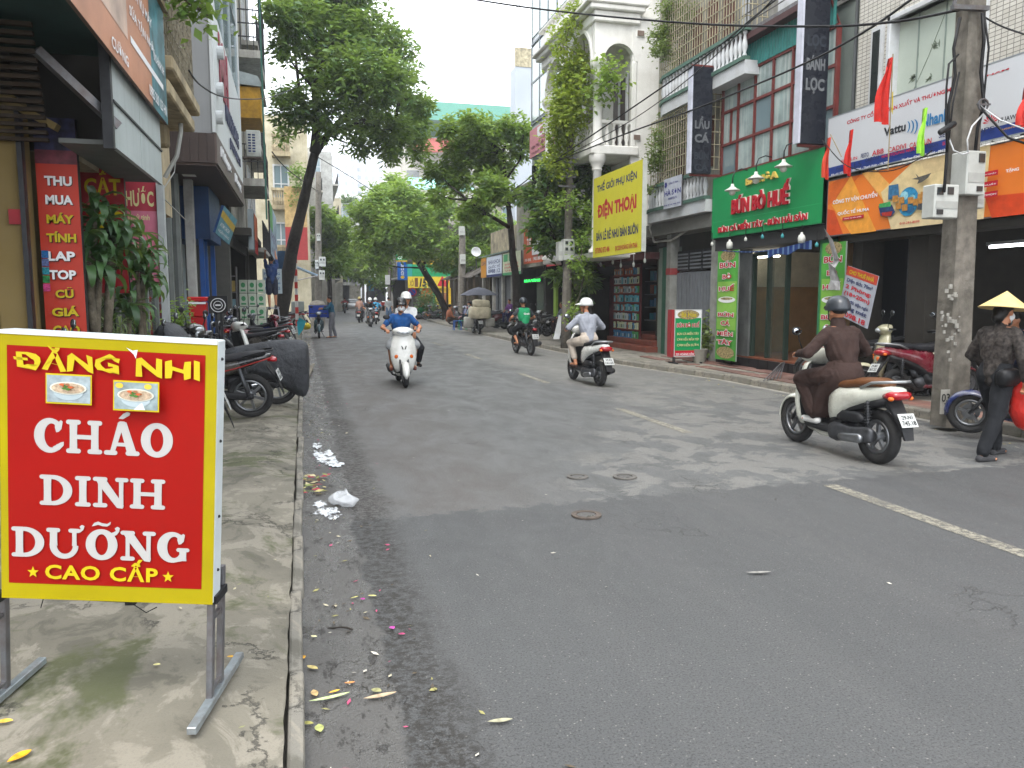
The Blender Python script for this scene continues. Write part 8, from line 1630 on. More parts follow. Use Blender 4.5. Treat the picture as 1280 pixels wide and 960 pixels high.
# --- parked bikes, left side
ub_l = underbone('black motorbike with red striped tail parked behind the sign board', (-1.27, 10.55, .125), R_(84), P_BLACK, stripe=M('stripe_red', '8f2a26', .4), lean=R_(-7))
d = dup(underbone('black motorbike half hidden behind the red sign with its mudguard tip showing', (-1.68, 7.72, .125), R_(97), P_BLACK, lean=R_(-6)), loc=None)
d.location = (-1.30, 16.9, .12); d['label'] = 'black motorbike in the row in front of the cash machine booth'; d['group'] = 'motorbikes parked on the left pavement'; d.rotation_euler = (0, R_(-6), R_(80))
sc_1 = scooter('white and black scooter with round headlight parked among the left row', (-1.35, 14.6, .12), R_(-60), P_WHITE, P_BLACK, lean=R_(-6), group='motorbikes parked on the left pavement'); sc_1['label'] = 'white fronted scooter turned to the road beyond the covered motorbike'
sc_2 = dup(sc_1, (-1.95, 12.9, .16), R_(60), 'black scooter with chrome headlight beside the covered handlebars', swap={P_WHITE: P_BLACK}); sc_2.rotation_euler = (0, R_(-6), R_(-118)); 
cv = M('rain_cover', '3a3c40', .62, var=.18, scale=4, bump=.8, bscale=7, bdist=.06)
def cover(label, loc, rz, secs, cat='cover', name='rain_cover'):
 m = MB(); m.ysec(secs, 30, 2.6); me = m
 m.v = [(x+.03*mnoise.noise(Vector((x*7, y*5, z*4)))+.035*math.sin(y*17+2*math.sin(z*5))*(abs(x) > .05)*(1 if x > 0 else -1)*max(0, min(1, 1.2-z)), y+.03*mnoise.noise(Vector((x*6, y*7+3, z*3))), z+.02*mnoise.noise(Vector((x*9, y*6, 1)))) for x, y, z in m.v]
 o = m.build(name, cv, smooth=True, label=label, cat=cat, loc=loc, rz=rz); s_ = o.modifiers.new('sub', 'SUBSURF'); s_.levels = s_.render_levels = 1; return o
d = dup(ub_l, (-.98, 11.75, .12), R_(86), 'motorbike under the dark rain cover behind the striped one', 'motorbikes parked on the left pavement')
cover('dark grey rain cover hanging over the tail of the second motorbike', (-.98, 11.75, .12), R_(86), [(-1.06, .52, .10, .26), (-1.02, .50, .20, .40), (-.9, .52, .24, .43), (-.6, .62, .27, .32), (-.3, .66, .28, .22), (0, .64, .27, .20), (.15, .62, .2, .16)])
cover('black raincoat draped over the handlebars of the nearest parked motorbike', (-1.30, 10.55, .13), R_(84), [(.05, .84, .08, .10), (.12, .88, .26, .16), (.24, 1.0, .36, .19), (.36, 1.04, .34, .20), (.45, .96, .22, .18), (.52, .85, .10, .12)], name='raincoat', cat='raincoat')
r = random.Random(21); BL = [(-1.2, 19.2, 80, ub_l, P_BLACK, P_GREY, 'grey motorbike near the shrub side of the left row'), (-1.0, 20.6, -75, sc_1, P_WHITE, P_RED, 'red scooter in the left row beyond the white fronted one'), (-1.5, 21.7, 70, ub_l, P_BLACK, P_NAVY, 'navy motorbike in front of the stacked cartons'), (-1.1, 24.3, 62, ub_l, P_BLACK, P_GREY, 'motorbike with cluttered seat next to the tree'),
 (-1.3, 29.5, 80, sc_1, P_WHITE, P_BLACK, 'dark scooter just before the big tree trunk'), (-.8, 38.4, 70, ub_l, P_BLACK, P_RED, 'red motorbike behind the electrical cabinet'), (-.6, 40.0, 75, ub_l, P_BLACK, P_NAVY, 'blue motorbike behind the electrical cabinet'), (-.9, 42.0, 70, sc_1, P_WHITE, P_GREY, 'grey scooter beside the round topped plinth')]
for x, y, a, src, k0, k1, lb in BL: d = dup(src, (x, y, .12), R_(a), lb, 'motorbikes parked on the left pavement', swap={k0: k1}); d.rotation_euler = (0, R_(-5), R_(a+r.uniform(-6, 6)))
# --- parked bikes, right side
sc_r = scooter('burgundy scooter parked with its tail to the road by the concrete pole', (9.15, 9.75, .125), R_(-92), P_RED, lean=R_(-5), rows_=('29-M1', '067.32'))
sc_n = scooter('navy scooter parked with its front wheel beside the concrete pole', (7.95, 6.95, .06), R_(38), P_NAVY, lean=R_(-5), R=.25)
m = MB(); m.ysec([(-.1, .80, .12, .04), (.05, .86, .2, .08), (.2, .92, .24, .10), (.33, .9, .2, .09), (.42, .85, .1, .05)], 18, 2.4); m.v = [(x, y, z+.03*mnoise.noise(Vector((x*9, y*9, z*9)))) for x, y, z in m.v]; m.build('folded_jacket', M('jacket_navy', '1e2440', .8, var=.2, bump=.5, bscale=12, bdist=.03), smooth=True, label='dark navy jacket stuffed over the front of the navy scooter', cat='jacket', loc=(7.95, 6.95, .06), rz=R_(38))
ub_r = underbone('dark motorbike with front wheel towards the road before the noodle shop', (9.12, 11.55, .12), R_(60), P_BLACK, lean=R_(-6)); dup(sc_r, (9.2, 10.35, .125), R_(62), 'cream scooter half hidden behind the rider in brown', swap={P_RED: P_CREAM})
sc_s = dup(sc_r, (8.9, 24.6, .12), R_(150), 'white scooter parked behind the rider in green', swap={P_RED: P_WHITE}); dup(ub_r, (8.8, 28.0, .12), R_(115), 'dark motorbike left of the white one behind the rider in green', 'motorbikes parked on the right pavement'); dup(ub_r, (8.7, 29.4, .12), R_(105), 'silver sided motorbike next to the umbrella stall', 'motorbikes parked on the right pavement', swap={P_BLACK: P_GREY}); dup(sc_r, (8.9, 31.2, .12), R_(100), 'black scooter right of the umbrella stall', 'motorbikes parked on the right pavement', swap={P_RED: P_BLACK})
dup(sc_r, (9.6, 5.6, .125), R_(40), 'white and red scooter cut off by the right picture edge', swap={P_RED: P_WHITE}); 
ORD = ('first', 'second', 'third', 'fourth', 'fifth', 'sixth', 'seventh', 'eighth', 'ninth', 'tenth')
for k in range(9):
 src = ub_r if k % 3 else sc_r; kc = P_BLACK if k % 3 else P_RED; cn = ((P_RED, 'red'), (P_BLACK, 'black'), (P_NAVY, 'navy'), (P_GREY, 'grey'))[k % 4]
 dup(src, (8.75+r.uniform(0, .3), 37.2+k*.95, .12), R_(100+r.uniform(-12, 12)), f'{cn[1]} motorbike, {ORD[k]} in the row past the umbrella stall', 'row of motorbikes past the umbrella stall', swap={kc: cn[0]})
for k, (x, y, a, cc, lb) in enumerate(((9.2, 56.5, 90, P_GREY, 'grey motorbike left end of the pair before the corner shop'), (9.9, 57.2, 95, P_BLACK, 'black motorbike right end of the pair before the corner shop'), (8.0, 66, 90, P_BLACK, 'parked motorbike behind the far pedestrians'))): dup(ub_r, (x, y, .05), R_(a), lb, swap={P_BLACK: cc})
# --- far traffic
def far_xy(x, y): p = atZ(x, y); return p
p = far_xy(451, 403); sc_x = dup(sc_w, (p.x, p.y, 0), R_(-12), 'dark scooter ridden away by the person in white and blue', swap={P_WHITE: P_BLACK}); XS = (p.x, p.y)
p = far_xy(431, 391.5); dup(sc_k, (p.x, p.y, 0), PI, 'far dark scooter of the rider in red'); RS = (p.x, p.y)
p = far_xy(470, 405); dup(sc_w, (p.x, p.y, 0), R_(-4), 'dark scooter ridden away by the person in sky blue', swap={P_WHITE: P_BLACK}); SS = (p.x, p.y)
def car(label, x, y, rz, mat):
 t = thing('parked_car', label, 'car', (x, y, 0), rz); m = MB(); m.ysec([(-2.05, .62, .70, .22), (-1.95, .62, .82, .32), (-1.0, .62, .86, .36), (1.0, .62, .86, .34), (1.9, .55, .8, .28), (2.1, .5, .66, .18)], 20, 4); m.build('body', mat, t, smooth=True)
 m = MB(); m.ysec([(-1.75, .98, .62, .05), (-1.2, 1.15, .66, .24), (-.2, 1.18, .66, .27), (.5, 1.12, .64, .2), (1.1, .98, .6, .04)], 18, 4); m.build('cabin', GLASSD, t, smooth=True); m = MB(); m.ysec([(-1.25, 1.41, .5, .02), (-.2, 1.46, .54, .025), (.35, 1.38, .5, .02)], 12, 4); m.build('roof', mat, t, smooth=True)
 for s in (-1, 1):
  for yy in (-1.25, 1.3): m = MB(); m.lathe([(0, -.1), (.31, -.1), (.31, .1), (0, .1)], 18, axis='x', c=(s*.76, yy, .31)); m.build('wheel', RUB, t)
  m = MB(); m.box((s*.72-.1, -2.09, .62), (s*.72+.1, -2.0, .78)); m.build('tail_light', TAILR, t); m = MB(); m.box((s*.6-.13, 2.02, .55), (s*.6+.13, 2.12, .68)); m.build('headlight', LENS, t)
 return t
p = atZ(441, 387.5); car('white car driving towards the camera far down the road', p.x, p.y, PI, paint('carwhite', 'c9cbcc'))
p = atZ(470, 388.5); t = thing('dark_truck', 'dark box truck seen from behind far down the road', 'truck', (p.x, p.y-2, 0)); m = MB(); m.box((-1.0, 0, 1.2), (1.0, 4, 3.25)); m.build('cargo_box', M('truck_box', '232528', .6), t, bevel=.03); m = MB(); m.box((-1.05, -.02, 1.15), (-.96, .02, 3.3)); m.box((.96, -.02, 1.15), (1.05, .02, 3.3)); m.box((-.96, -.02, 3.2), (.96, .02, 3.3)); m.build('door_frame', STEEL, t); m = MB(); m.box((-.95, 4.0, .5), (.95, 5.6, 2.4)); m.build('cab', M('truck_red', '9a2a2a', .4), t, bevel=.1)
for s in (-.8, .8):
 for yy in (.8, 4.8): m = MB(); m.lathe([(0, -.14), (.42, -.14), (.42, .14), (0, .14)], 16, axis='x', c=(s, yy, .42)); m.build('wheel', RUB, t)
m = MB(); m.box((-1.0, -.03, .7), (1.0, .0, 1.1)); m.build('bumper', M('truck_red', '9a2a2a'), t)
# --- stand sign by the noodle shop
t = thing('stand_sign', 'green and red A shaped menu stand on the right kerb before the grey garage door', 'sign', (8.5, 16.7, .12)); a, b = atY(841, 449, 16.6), atY(876, 446, 16.6); zt = atY(841, 387, 16.6).z; zb = atY(841, 446, 16.6).z
Pn = cross_panel(t, a.x+.02, b.x, zb, zt, 16.6).board(WHITE_P, .12, 'board', frame=WHITE_P, fw=.02); Pn.rect(0, 0, 1, 1, GREENS, 'face'); Pn.rect(0, 0, 1, .13, REDL, 'strip'); Pn.rect(0, .82, 1, 1, WHT_L, 'print'); Pn.disc(.5, .89, .40, .10, M('noodle_print', '9a8a62'), 'print'); Pn.text('Bà Hòa', .25, .84, .8, .94, YLW_L, .02)
Pn.text('BÚN BÒ HUẾ', .08, .62, .92, .76, WHT_L, .06); Pn.text('BÚN BÒ HUẾ', .09, .625, .91, .755, REDL, .03)
for k, tx in enumerate(('BÚN CÁ MIỀN TÂY', 'CƠM HẾN MẮM TÉP', 'CƠM HẾN SƯỜN')): Pn.text(tx, .1, .46-.12*k, .9, .54-.12*k, M('cream_letter', 'c9c48f'), .02)
Pn.text('225 HOÀNG VĂN THÁI', .06, .03, .94, .09, WHT_L, .02)
m = MB(); m.box((a.x-.075, 16.56, zb), (a.x+.0, 16.76, zt)); m.build('red_side', M('side_red', '8f2a30', .5), t, world=True)
for x in (a.x+.04, b.x-.05):
 m = MB(); m.tube([(x, 16.66, zb), (x, 16.66, .14)], .018, 6); m.tube([(x, 16.45, .14), (x, 16.9, .14)], .018, 6); m.tube([(x+.04, 16.66, zb), (x+.04, 16.66, .14)], .012, 6); m.build('leg', DKSTEEL, t, world=True)
# --- ramp rack, red delivery box, white panel, yellow sacks
t = thing('ramp_rack', 'low slatted metal ramp leaning at the noodle shop step', 'ramp', (8.9, 12.9, .12)); 
for k in range(5): m = MB(); a, b = atY(955+k*7, 465-k*.5, 12.6), atY(985+k*3, 440-k*2, 13.0); m.bar((a.x, 12.6+.05*k, .14), (b.x, 13.2+.05*k, .40), .02, .015); m.build('bar', STEEL, t, world=True)
t = thing('delivery_box', 'red insulated delivery box with white lid stripe behind the left motorbikes', 'box', (-1.6, 15.8, .9)); a, b = atY(236, 396, 15.8), atY(257, 371, 15.8)
m = MB(); m.box((a.x, 15.8, a.z), (b.x, 16.15, b.z-.1)); RBX = M('box_red', 'b0181c', .4, var=.06); m.build('body', RBX, t, world=True, bevel=.02); m = MB(); m.box((a.x-.02, 15.78, b.z-.09), (b.x+.02, 16.17, b.z)); m.build('lid', RBX, t, world=True, bevel=.02); m = MB(); m.box((a.x-.0, 15.77, b.z-.135), (b.x+.0, 15.79, b.z-.10)); m.build('white_stripe', WHT_L, t, world=True); m = MB(); m.box((a.x+.03, 15.85, .12), (b.x-.03, 16.1, a.z-.004)); m.build('stand', RBX, t, world=True)
t = thing('round_logo_board', 'black board with a round white emblem right of the red delivery box', 'sign', (-1.4, 15.9, 1)); a, b = atY(261, 392, 15.9), atY(284, 370, 15.9); Pn = cross_panel(t, a.x, b.x, a.z, b.z, 15.9).board(BLACK, .05); Pn.disc(.5, .48, .40, .40, WHT_L, 'emblem', 28); Pn.disc(.5, .48, .36, .36, BLACK, 'emblem', 28); Pn.disc(.5, .48, .24, .24, WHT_L, 'emblem', 24); Pn.disc(.5, .48, .21, .21, BLACK, 'emblem', 24); Pn.rect(.36, .44, .64, .52, WHT_L, 'emblem'); m = MB(); m.box((a.x+.1, 15.96, .12), (a.x+.15, 16.0, a.z)); m.box((b.x-.15, 15.96, .12), (b.x-.1, 16.0, a.z)); m.build('post', DKSTEEL, t, world=True)
t = thing('leaning_panel', 'white slanting panel leaning by the slim pole', 'panel', (8.0, 23.6, .12)); a, b, c_, d_ = atY(692, 424, 23.6), atY(699, 424, 23.6), atY(706, 389, 23.9), atY(699, 394, 23.9); m = MB(); m.prism([(0, 0), (1, 0), (1, 1), (0, 1)], a, b-a, d_-a, (0, .05, 0)); m.build('panel', WHITE_P, t, world=True)
t = thing('yellow_sack', 'bright yellow sack lying by the electrical cabinet', 'sack', (0, 39, .1)); p = atZ(382, 410, .1); m = MB(); m.ell((p.x-.05, 38.6, .3), (.3, .25, .17), 14, 9); m.v = [(x, y, z+.05*mnoise.noise(Vector((x*7, y*7, z*7)))) for x, y, z in m.v]; m.build('sack', M('sack_yellow', 'c9b61f', .5, bump=.5, bscale=12), t, world=True, smooth=True)
for k, (x, y, c_, lb) in enumerate(((374, 397, '2f9fb0', 'turquoise cloth tied to the right side of the leaning tree trunk'), (343, 395, '2f9fb0', 'turquoise cloth by the left side of the leaning tree trunk'))): a = atY(x, y, 33.8); m = MB(); m._a([(a.x, 33.8, a.z), (a.x+.28, 33.7, a.z-.15), (a.x+.14, 33.75, a.z-.5), (a.x-.05, 33.8, a.z-.75), (a.x-.1, 33.9, a.z-.2), (a.x+.1, 33.95, a.z-.3)], [(0, 1, 2, 3, 4), (0, 1, 5), (1, 2, 5), (2, 3, 5), (3, 4, 5), (4, 0, 5)]); m.build('cloth', M('cloth_turq', c_, .7), label=lb, cat='cloth')
# ================================================================== PEOPLE
SKIN = M('skin', 'b07a5c', .55, var=.06, scale=8); HAIR = M('hair_black', '14110f', .5, var=.3, scale=40); EYE = M('eye_dark', '1a1210', .2); LIP = M('lips', '8a4a40', .5)
def cloth(c, **k): return M('cloth_'+c, c, .85, **{**dict(var=.12, scale=7, bump=.35, bscale=14, bdist=.03), **k})
def organic(name, mb, mat, parent, vox, amp=0, sm=3):
 o = mb.build('tmp', mat, fix=True); r = o.modifiers.new('r', 'REMESH'); r.mode = 'VOXEL'; r.voxel_size = vox; r.use_smooth_shade = True; s = o.modifiers.new('s', 'SMOOTH'); s.factor = .5; s.iterations = sm
 me = bpy.data.meshes.new_from_object(o.evaluated_get(bpy.context.evaluated_depsgraph_get())); bpy.data.objects.remove(o)
 if amp:
  n = len(me.vertices); c = np.empty(n*3, np.float32); me.vertices.foreach_get('co', c); c = c.reshape(-1, 3); q = np.sin(c[:, 2]*34+c[:, 0]*21+4*np.sin(c[:, 1]*17))*np.sin(c[:, 1]*27-c[:, 2]*15+3*np.sin(c[:, 0]*19)); nn = np.empty(n*3, np.float32); me.vertices.foreach_get('normal', nn)
  me.vertices.foreach_set('co', (c+nn.reshape(-1, 3)*(q*amp)[:, None]).ravel()); me.update()
 me.name = name; return link(name, me, parent)
def ik(a, b, l1, l2, pole):
 a, b, pole = V3(a), V3(b), V3(pole); d = b-a; L = min(d.length, (l1+l2)*.995); u = d.normalized(); x = (l1*l1-l2*l2+L*L)/(2*L); h = math.sqrt(max(0, l1*l1-x*x)); p = pole-u*pole.dot(u); return a+u*x+p.normalized()*h, a+u*L
def person(label, loc, rz, hip, neck, hands, feet, top, bot, shoe=None, sleeve=.5, leg=1.0, hat=None, hatm=None, mask=False, look=0, knee=(0, 1, .3), elb=(.8, -.6, -.5), vox=.012, long=0, skirt=0, hairlen=0, vest=None, s=1.0, yaw=0, group=None, tilt=0, bare=False):
 t = thing('person', label, 'person', loc, rz, group); hip, neck = V3(hip), V3(neck); up = (neck-hip).normalized(); near = vox < .014; yw = Matrix.Rotation(yaw, 3, 'Z'); X = yw @ Vector((1, 0, 0)); F = X.cross(up)*-1; F = up.cross(X); B = MB(); J = {}
 hc = neck+Vector((0, .02, 0))+up*.06+Vector((0, .02, .10))*s; LR = Matrix.Rotation(look, 3, 'Z') @ Matrix.Rotation(tilt, 3, 'X'); hv = lambda x, y, z: hc+LR @ (Vector((x, y, z))*s)
 B.capsule(hip+up*.02, .115*s, hip+up*.2*s, .10*s); B.capsule(hip+up*.22*s-X*.05, .10*s, neck-up*.12*s-X*.06, .105*s); B.capsule(hip+up*.22*s+X*.05, .10*s, neck-up*.12*s+X*.06, .105*s); B.capsule(neck-up*.05, .05*s, hc, .052*s); B.capsule(neck-up*.035*s-X*.14*s, .055*s, neck-up*.035*s+X*.14*s, .055*s)
 B.ell(hv(0, -.012, .03), (.077*s, .094*s, .095*s), 18, 12); B.ell(hv(0, .022, -.045), (.056*s, .064*s, .07*s), 16, 10); B.capsule(hv(0, .083, .015), .010, hv(0, .104, -.028), .014); B.capsule(hv(0, .07, -.065), .022, hv(0, .072, -.095), .020)
 for q in (-1, 1): B.ell(hv(q*.076, -.005, -.005), (.014, .022, .032), 8, 6)
 HP = []; sw = .165*s; T_ = MB(); L_ = MB(); V_ = MB()
 T_.capsule(hip+up*.0, .135*s, hip+up*.2*s, .125*s); T_.capsule(hip+up*.2*s-X*.05, .122*s, neck-up*.13*s-X*.065, .125*s); T_.capsule(hip+up*.2*s+X*.05, .122*s, neck-up*.13*s+X*.065, .125*s); T_.capsule(neck-up*.045*s-X*.14*s, .068*s, neck-up*.045*s+X*.14*s, .068*s); T_.capsule(neck-up*.03, .062*s, neck+up*.012, .06*s)
 if long: T_.capsule(hip, .145*s, hip-up*long+Vector((0, .04, 0)), .155*s)
 L_.capsule(hip-X*.07, .125*s, hip+X*.07, .125*s); L_.capsule(hip+up*.08-X*.05, .11*s, hip+up*.08+X*.05, .11*s)
 for i, q in enumerate((-1, 1)):
  sh = neck-up*.055*s+X*(q*sw); h = V3(hands[i]); pl = X*(q*elb[0])+Vector((0, elb[1], elb[2])); e, wr = ik(sh, h, .275*s, .25*s, pl); fd = (wr-e).normalized(); wr0 = wr-fd*.0
  B.capsule(sh, .047*s, e, .038*s); B.capsule(e, .038*s, wr, .026*s); side = fd.cross(Vector((0, 0, 1))); side = side.normalized() if side.length > .1 else Vector((1, 0, 0)); pn = side.cross(fd)
  pc = wr+fd*.05*s; B.capsule(wr-side*.012, .020, pc-side*.018, .017); B.capsule(wr+side*.012, .020, pc+side*.018, .017)
  for k, ln in enumerate((.030, .036, .034, .026)):
   b0 = wr+fd*.068*s+side*(-.027+.018*k); b1 = b0+fd*ln*.8-pn*.014; b2 = b1-pn*ln*.9-fd*.004; b3 = b2-fd*ln*.6-pn*.004; B.capsule(b0, .0095, b1, .009, 8, m=2); B.capsule(b1, .009, b2, .008, 8, m=2); B.capsule(b2, .008, b3, .0075, 8, m=2)
  th = -q; a0 = wr+fd*.02+side*(th*.022); a1 = a0+fd*.035+side*(th*.018)-pn*.012; B.capsule(a0, .012, a1, .010, 8, m=2); B.capsule(a1, .010, a1+fd*.022-pn*.016-side*th*.006, .0085, 8, m=2)
  se = sh.lerp(e, min(1, sleeve*2)); T_.capsule(sh, .066*s, se, .058*s); 
  if sleeve > .5: T_.capsule(e, .054*s, e.lerp(wr, min(.97, sleeve*2-1)), .04*s)
  hp = hip+X*(q*.085*s)-up*.02; f = V3(feet[i]); kp = X*(q*.25)+Vector(knee); kn, an = ik(hp, f+Vector((0, -.03, .07)), .41*s, .40*s, kp)
  B.capsule(hp, .082*s, kn, .054*s); B.capsule(kn, .053*s, kn.lerp(an, .35), .052*s); B.capsule(kn.lerp(an, .3), .052*s, an, .034*s); toe = f+Vector((q*.02, .12, .025)); B.capsule(an-Vector((0, .02, .035)), .034*s, toe, .024*s); B.capsule(toe-X*.018, .02, toe+X*.022, .018)
  L_.capsule(hp, .108*s, hp.lerp(kn, min(1, leg*2)), (.082 if leg > .5 else .095)*s)
  if leg > .5: L_.capsule(kn, .076*s, kn.lerp(an, min(1, leg*2-1)), .062*s)
  if skirt: T_.capsule(hp, .12*s, kn+Vector((0, 0, -.0)), .10*s); T_.capsule(kn, .09*s, kn.lerp(an, .8), .085*s)
  HP.append((an, toe, q, f))
 organic('body', B, SKIN, t, vox*.8 if near else vox, 0, 2)
 organic('shirt', T_, top, t, vox, .005, 4); organic('trousers', L_, bot, t, vox, .004, 4)
 if vest: V_.capsule(hip+up*.06, .145*s, hip+up*.2*s, .135*s); V_.capsule(hip+up*.2*s-X*.05, .133*s, neck-up*.13*s-X*.065, .136*s); V_.capsule(hip+up*.2*s+X*.05, .133*s, neck-up*.13*s+X*.065, .136*s); V_.capsule(neck-up*.05*s-X*.12*s, .08*s, neck-up*.05*s+X*.12*s, .08*s); organic('vest', V_, vest, t, vox, .003, 3)
 for an, toe, q, f in HP:
  m = MB(); m.capsule(an-Vector((0, .03, .045)), .040*s, toe+Vector((0, .01, .0)), .034*s) if not bare else m.capsule(f+Vector((0, -.06, -.01)), .035, f+Vector((q*.02, .14, -.01)), .038); o = organic('shoe' if not bare else 'sandal', m, shoe or BLACK, t, .008, 0, 1)
  if bare: m = MB(); m.tube([f+Vector((-.04, .06, .0)), f+Vector((0, .055, .055)), f+Vector((.04, .06, .0))], .009, 6); m.build('strap', shoe or BLACK, o)
 if near or mask:
  m = MB()
  for q in (-1, 1): m.ell(hv(q*.030, .076, .014), (.013, .008, .007), 8, 6)
  m.build('eyes', EYE, t, smooth=True); m = MB()
  for q in (-1, 1): m.capsule(hv(q*.018, .084, .034), .004, hv(q*.046, .074, .034), .003, 6)
  m.build('eyebrows', HAIR, t)
  if not mask: m = MB(); m.ell(hv(0, .086, -.056), (.022, .008, .006), 8, 6); m.build('mouth', LIP, t)
 if mask: m = MB(); m.ell(hv(0, .042, -.042), (.068, .068, .055), 16, 10); m.build('face_mask', cloth('d5d8da', bump=0), t, smooth=True)
 H = MB(); H.ell(hv(0, -.022, .045), (.084*s, .096*s, .093*s), 18, 12)
 if hairlen: H.capsule(hv(0, -.07, .0), .075*s, hv(0, -.105, -hairlen*.5), .06*s); H.capsule(hv(0, -.105, -hairlen*.5), .06, hv(0, -.10, -hairlen), .02)
 organic('hair', H, HAIR, t, .011, .003, 2)
 Th = Matrix.Translation(hc) @ LR.to_4x4() @ Matrix.Scale(s, 4)
 if hat in ('helmet', 'cap'):
  m = MB(); pr = [(.0, .155), (.05, .148), (.09, .12), (.112, .075), (.12, .03), (.122, -.0), (.115, .0), (.105, .06), (.05, .13), (0, .138)]; m.lathe(pr, 24, T=Th @ Matrix.Translation((0, -.01, .018)) @ Matrix.Diagonal((.95, 1.12, 1, 1))); h = m.build('helmet', hatm, t, smooth=True)
  m = MB(); m._a([Th @ Vector(p) for p in ((-.10, .07, .045), (-.06, .135 if hat == 'helmet' else .19, .035), (0, .155 if hat == 'helmet' else .215, .035), (.06, .135 if hat == 'helmet' else .19, .035), (.10, .07, .045), (-.10, .065, .06), (-.06, .12, .065), (0, .135, .068), (.06, .12, .065), (.10, .065, .06))], [(0, 1, 6, 5), (1, 2, 7, 6), (2, 3, 8, 7), (3, 4, 9, 8), (0, 4, 3, 2, 1), (5, 6, 7, 8, 9)]); m.build('visor', hatm, h, smooth=False)
  m = MB(); m.tube([Th @ Vector(p) for p in ((-.092, .02, .02), (-.072, .035, -.07), (0, .045, -.125), (.072, .035, -.07), (.092, .02, .02))], .006, 5); m.build('chin_strap', BLACK, h)
 if hat == 'cone': m = MB(); m.lathe([(0, .18), (.24, -.0), (.235, -.006), (0, .165)], 28, T=Th @ Matrix.Translation((0, -.01, .04)) @ Matrix.Rotation(-.12, 4, 'X')); m.build('conical_hat', M('palm_leaf_hat', 'cbb27a', .7, var=.1, scale=12, bump=.3), t, smooth=False)
 return t
def ride(label, sc_, top, bot, dy=-.10, hz=.86, hand=(.30, .27, 1.05), foot=(.14, .14, .33), lean=.10, passenger=False, up=.47, **k):
 if passenger: dy, hand, foot, lean = -.50, (.13, -.22, .95), (.23, -.42, .30), .03
 hp = (0, dy, hz+(.06 if passenger else 0)); nk = (0, dy+lean, hp[2]+up)
 t = person(label, sc_.location, sc_.rotation_euler[2], hp, nk, [(-hand[0], hand[1], hand[2]), (hand[0], hand[1], hand[2])], [(-foot[0], foot[1], foot[2]), (foot[0], foot[1], foot[2])], top, bot, knee=(0, .8, .9) if not passenger else (0, 1, .6), **k); return t
HB, HW, HG = (M('helmet_'+a, b, .38, var=.05, coat=c) for a, b, c in (('black', '121316', .25), ('white', 'd0d1cf', .2), ('grey', '272d34', .2)))
ride('rider in blue polo shirt, white face mask and black helmet on the oncoming white scooter', sc_f, cloth('1f4f8a'), cloth('8f9294'), shoe=M('sandal_red', '6a3a30', .6), sleeve=.32, leg=.5, hat='helmet', hatm=HB, mask=True, bare=True, vox=.011, foot=(.20, .14, .33))
ride('passenger in white shirt and white helmet looking out behind the rider in blue', sc_f, cloth('c3c5c6'), cloth('26272b'), passenger=True, sleeve=.3, leg=.9, hat='helmet', hatm=HW, vox=.011, s=.96, up=.53).location.x += .15
bw_ = ride('woman in grey jumper and pale trousers with white cap looking left on her scooter', sc_w, cloth('8f939d'), cloth('b3a89c'), sleeve=.92, leg=.88, hat='cap', hatm=HW, hairlen=.26, look=R_(62), bare=True, shoe=M('sandal_dark', '3a2a26', .6), hz=.85, foot=(.17, .16, .33))
bg_ = ride('rider in green vest and grey helmet seen from behind on the dark motorbike', ub_g, cloth('3a3f44'), cloth('1d1f22'), vest=cloth('1f8a5a'), sleeve=.3, leg=.7, hat='helmet', hatm=HG, bare=True, hz=.86, foot=(.19, .04, .30), hand=(.31, .27, 1.02), shoe=M('sandal_dark', '3a2a26'))
Pn = Panel(bg_, (-.09, -.262, 1.16), (.18, 0, 0), (0, .0, .055), world=False); Pn.text('Grab', 0, 0, 1, 1, WHT_L, .04)
br_ = ride('person in long brown dress with dark helmet riding the ivory scooter on the right', sc_b, cloth('352622', bscale=9, bump=.6), cloth('33241f'), sleeve=.97, leg=.97, hat='helmet', hatm=HG, vox=.011, long=.12, skirt=1, shoe=cloth('c9cac8'), s=1.05, hz=.86, foot=(.14, .18, .31))
m = MB(); m.capsule((0, .02, 1.28), .088, (0, .035, 1.39), .078, 18); m.build('scarf', cloth('352622'), br_, smooth=True)
m = MB(); N_ = 22; ring = lambda z, y, a, b, ph: [(a*1.14*math.cos(2*PI*k/N_)*(1+.10*math.sin(5*2*PI*k/N_+ph)), y+b*math.sin(2*PI*k/N_)*(1+.06*math.sin(7*2*PI*k/N_+ph)), z) for k in range(N_)]
m.loft([ring(.98, -.09, .145, .135, 0), ring(.90, -.07, .175, .18, .4), ring(.84, -.05, .19, .22, .8), ring(.78, -.0, .195, .27, 1.1), ring(.70, .06, .20, .27, 1.5), ring(.58, .14, .19, .20, 2.0), ring(.46, .17, .18, .16, 2.4), ring(.37, .17, .165, .15, 2.8)]); m.build('skirt', cloth('352622'), br_, smooth=True)
p = far_xy(469, 409); ride('rider in black shirt and white helmet facing the camera in the middle distance', sc_k, cloth('1f2023'), cloth('2a2b2e'), sleeve=.4, hat='helmet', hatm=HW, mask=True, vox=.018)
ride('person in white and blue patterned shirt riding away', sc_x, cloth('6f8fb5', var=.5, scale=12), cloth('9a7f70'), sleeve=.4, leg=.4, hat='helmet', hatm=HG, vox=.018); 
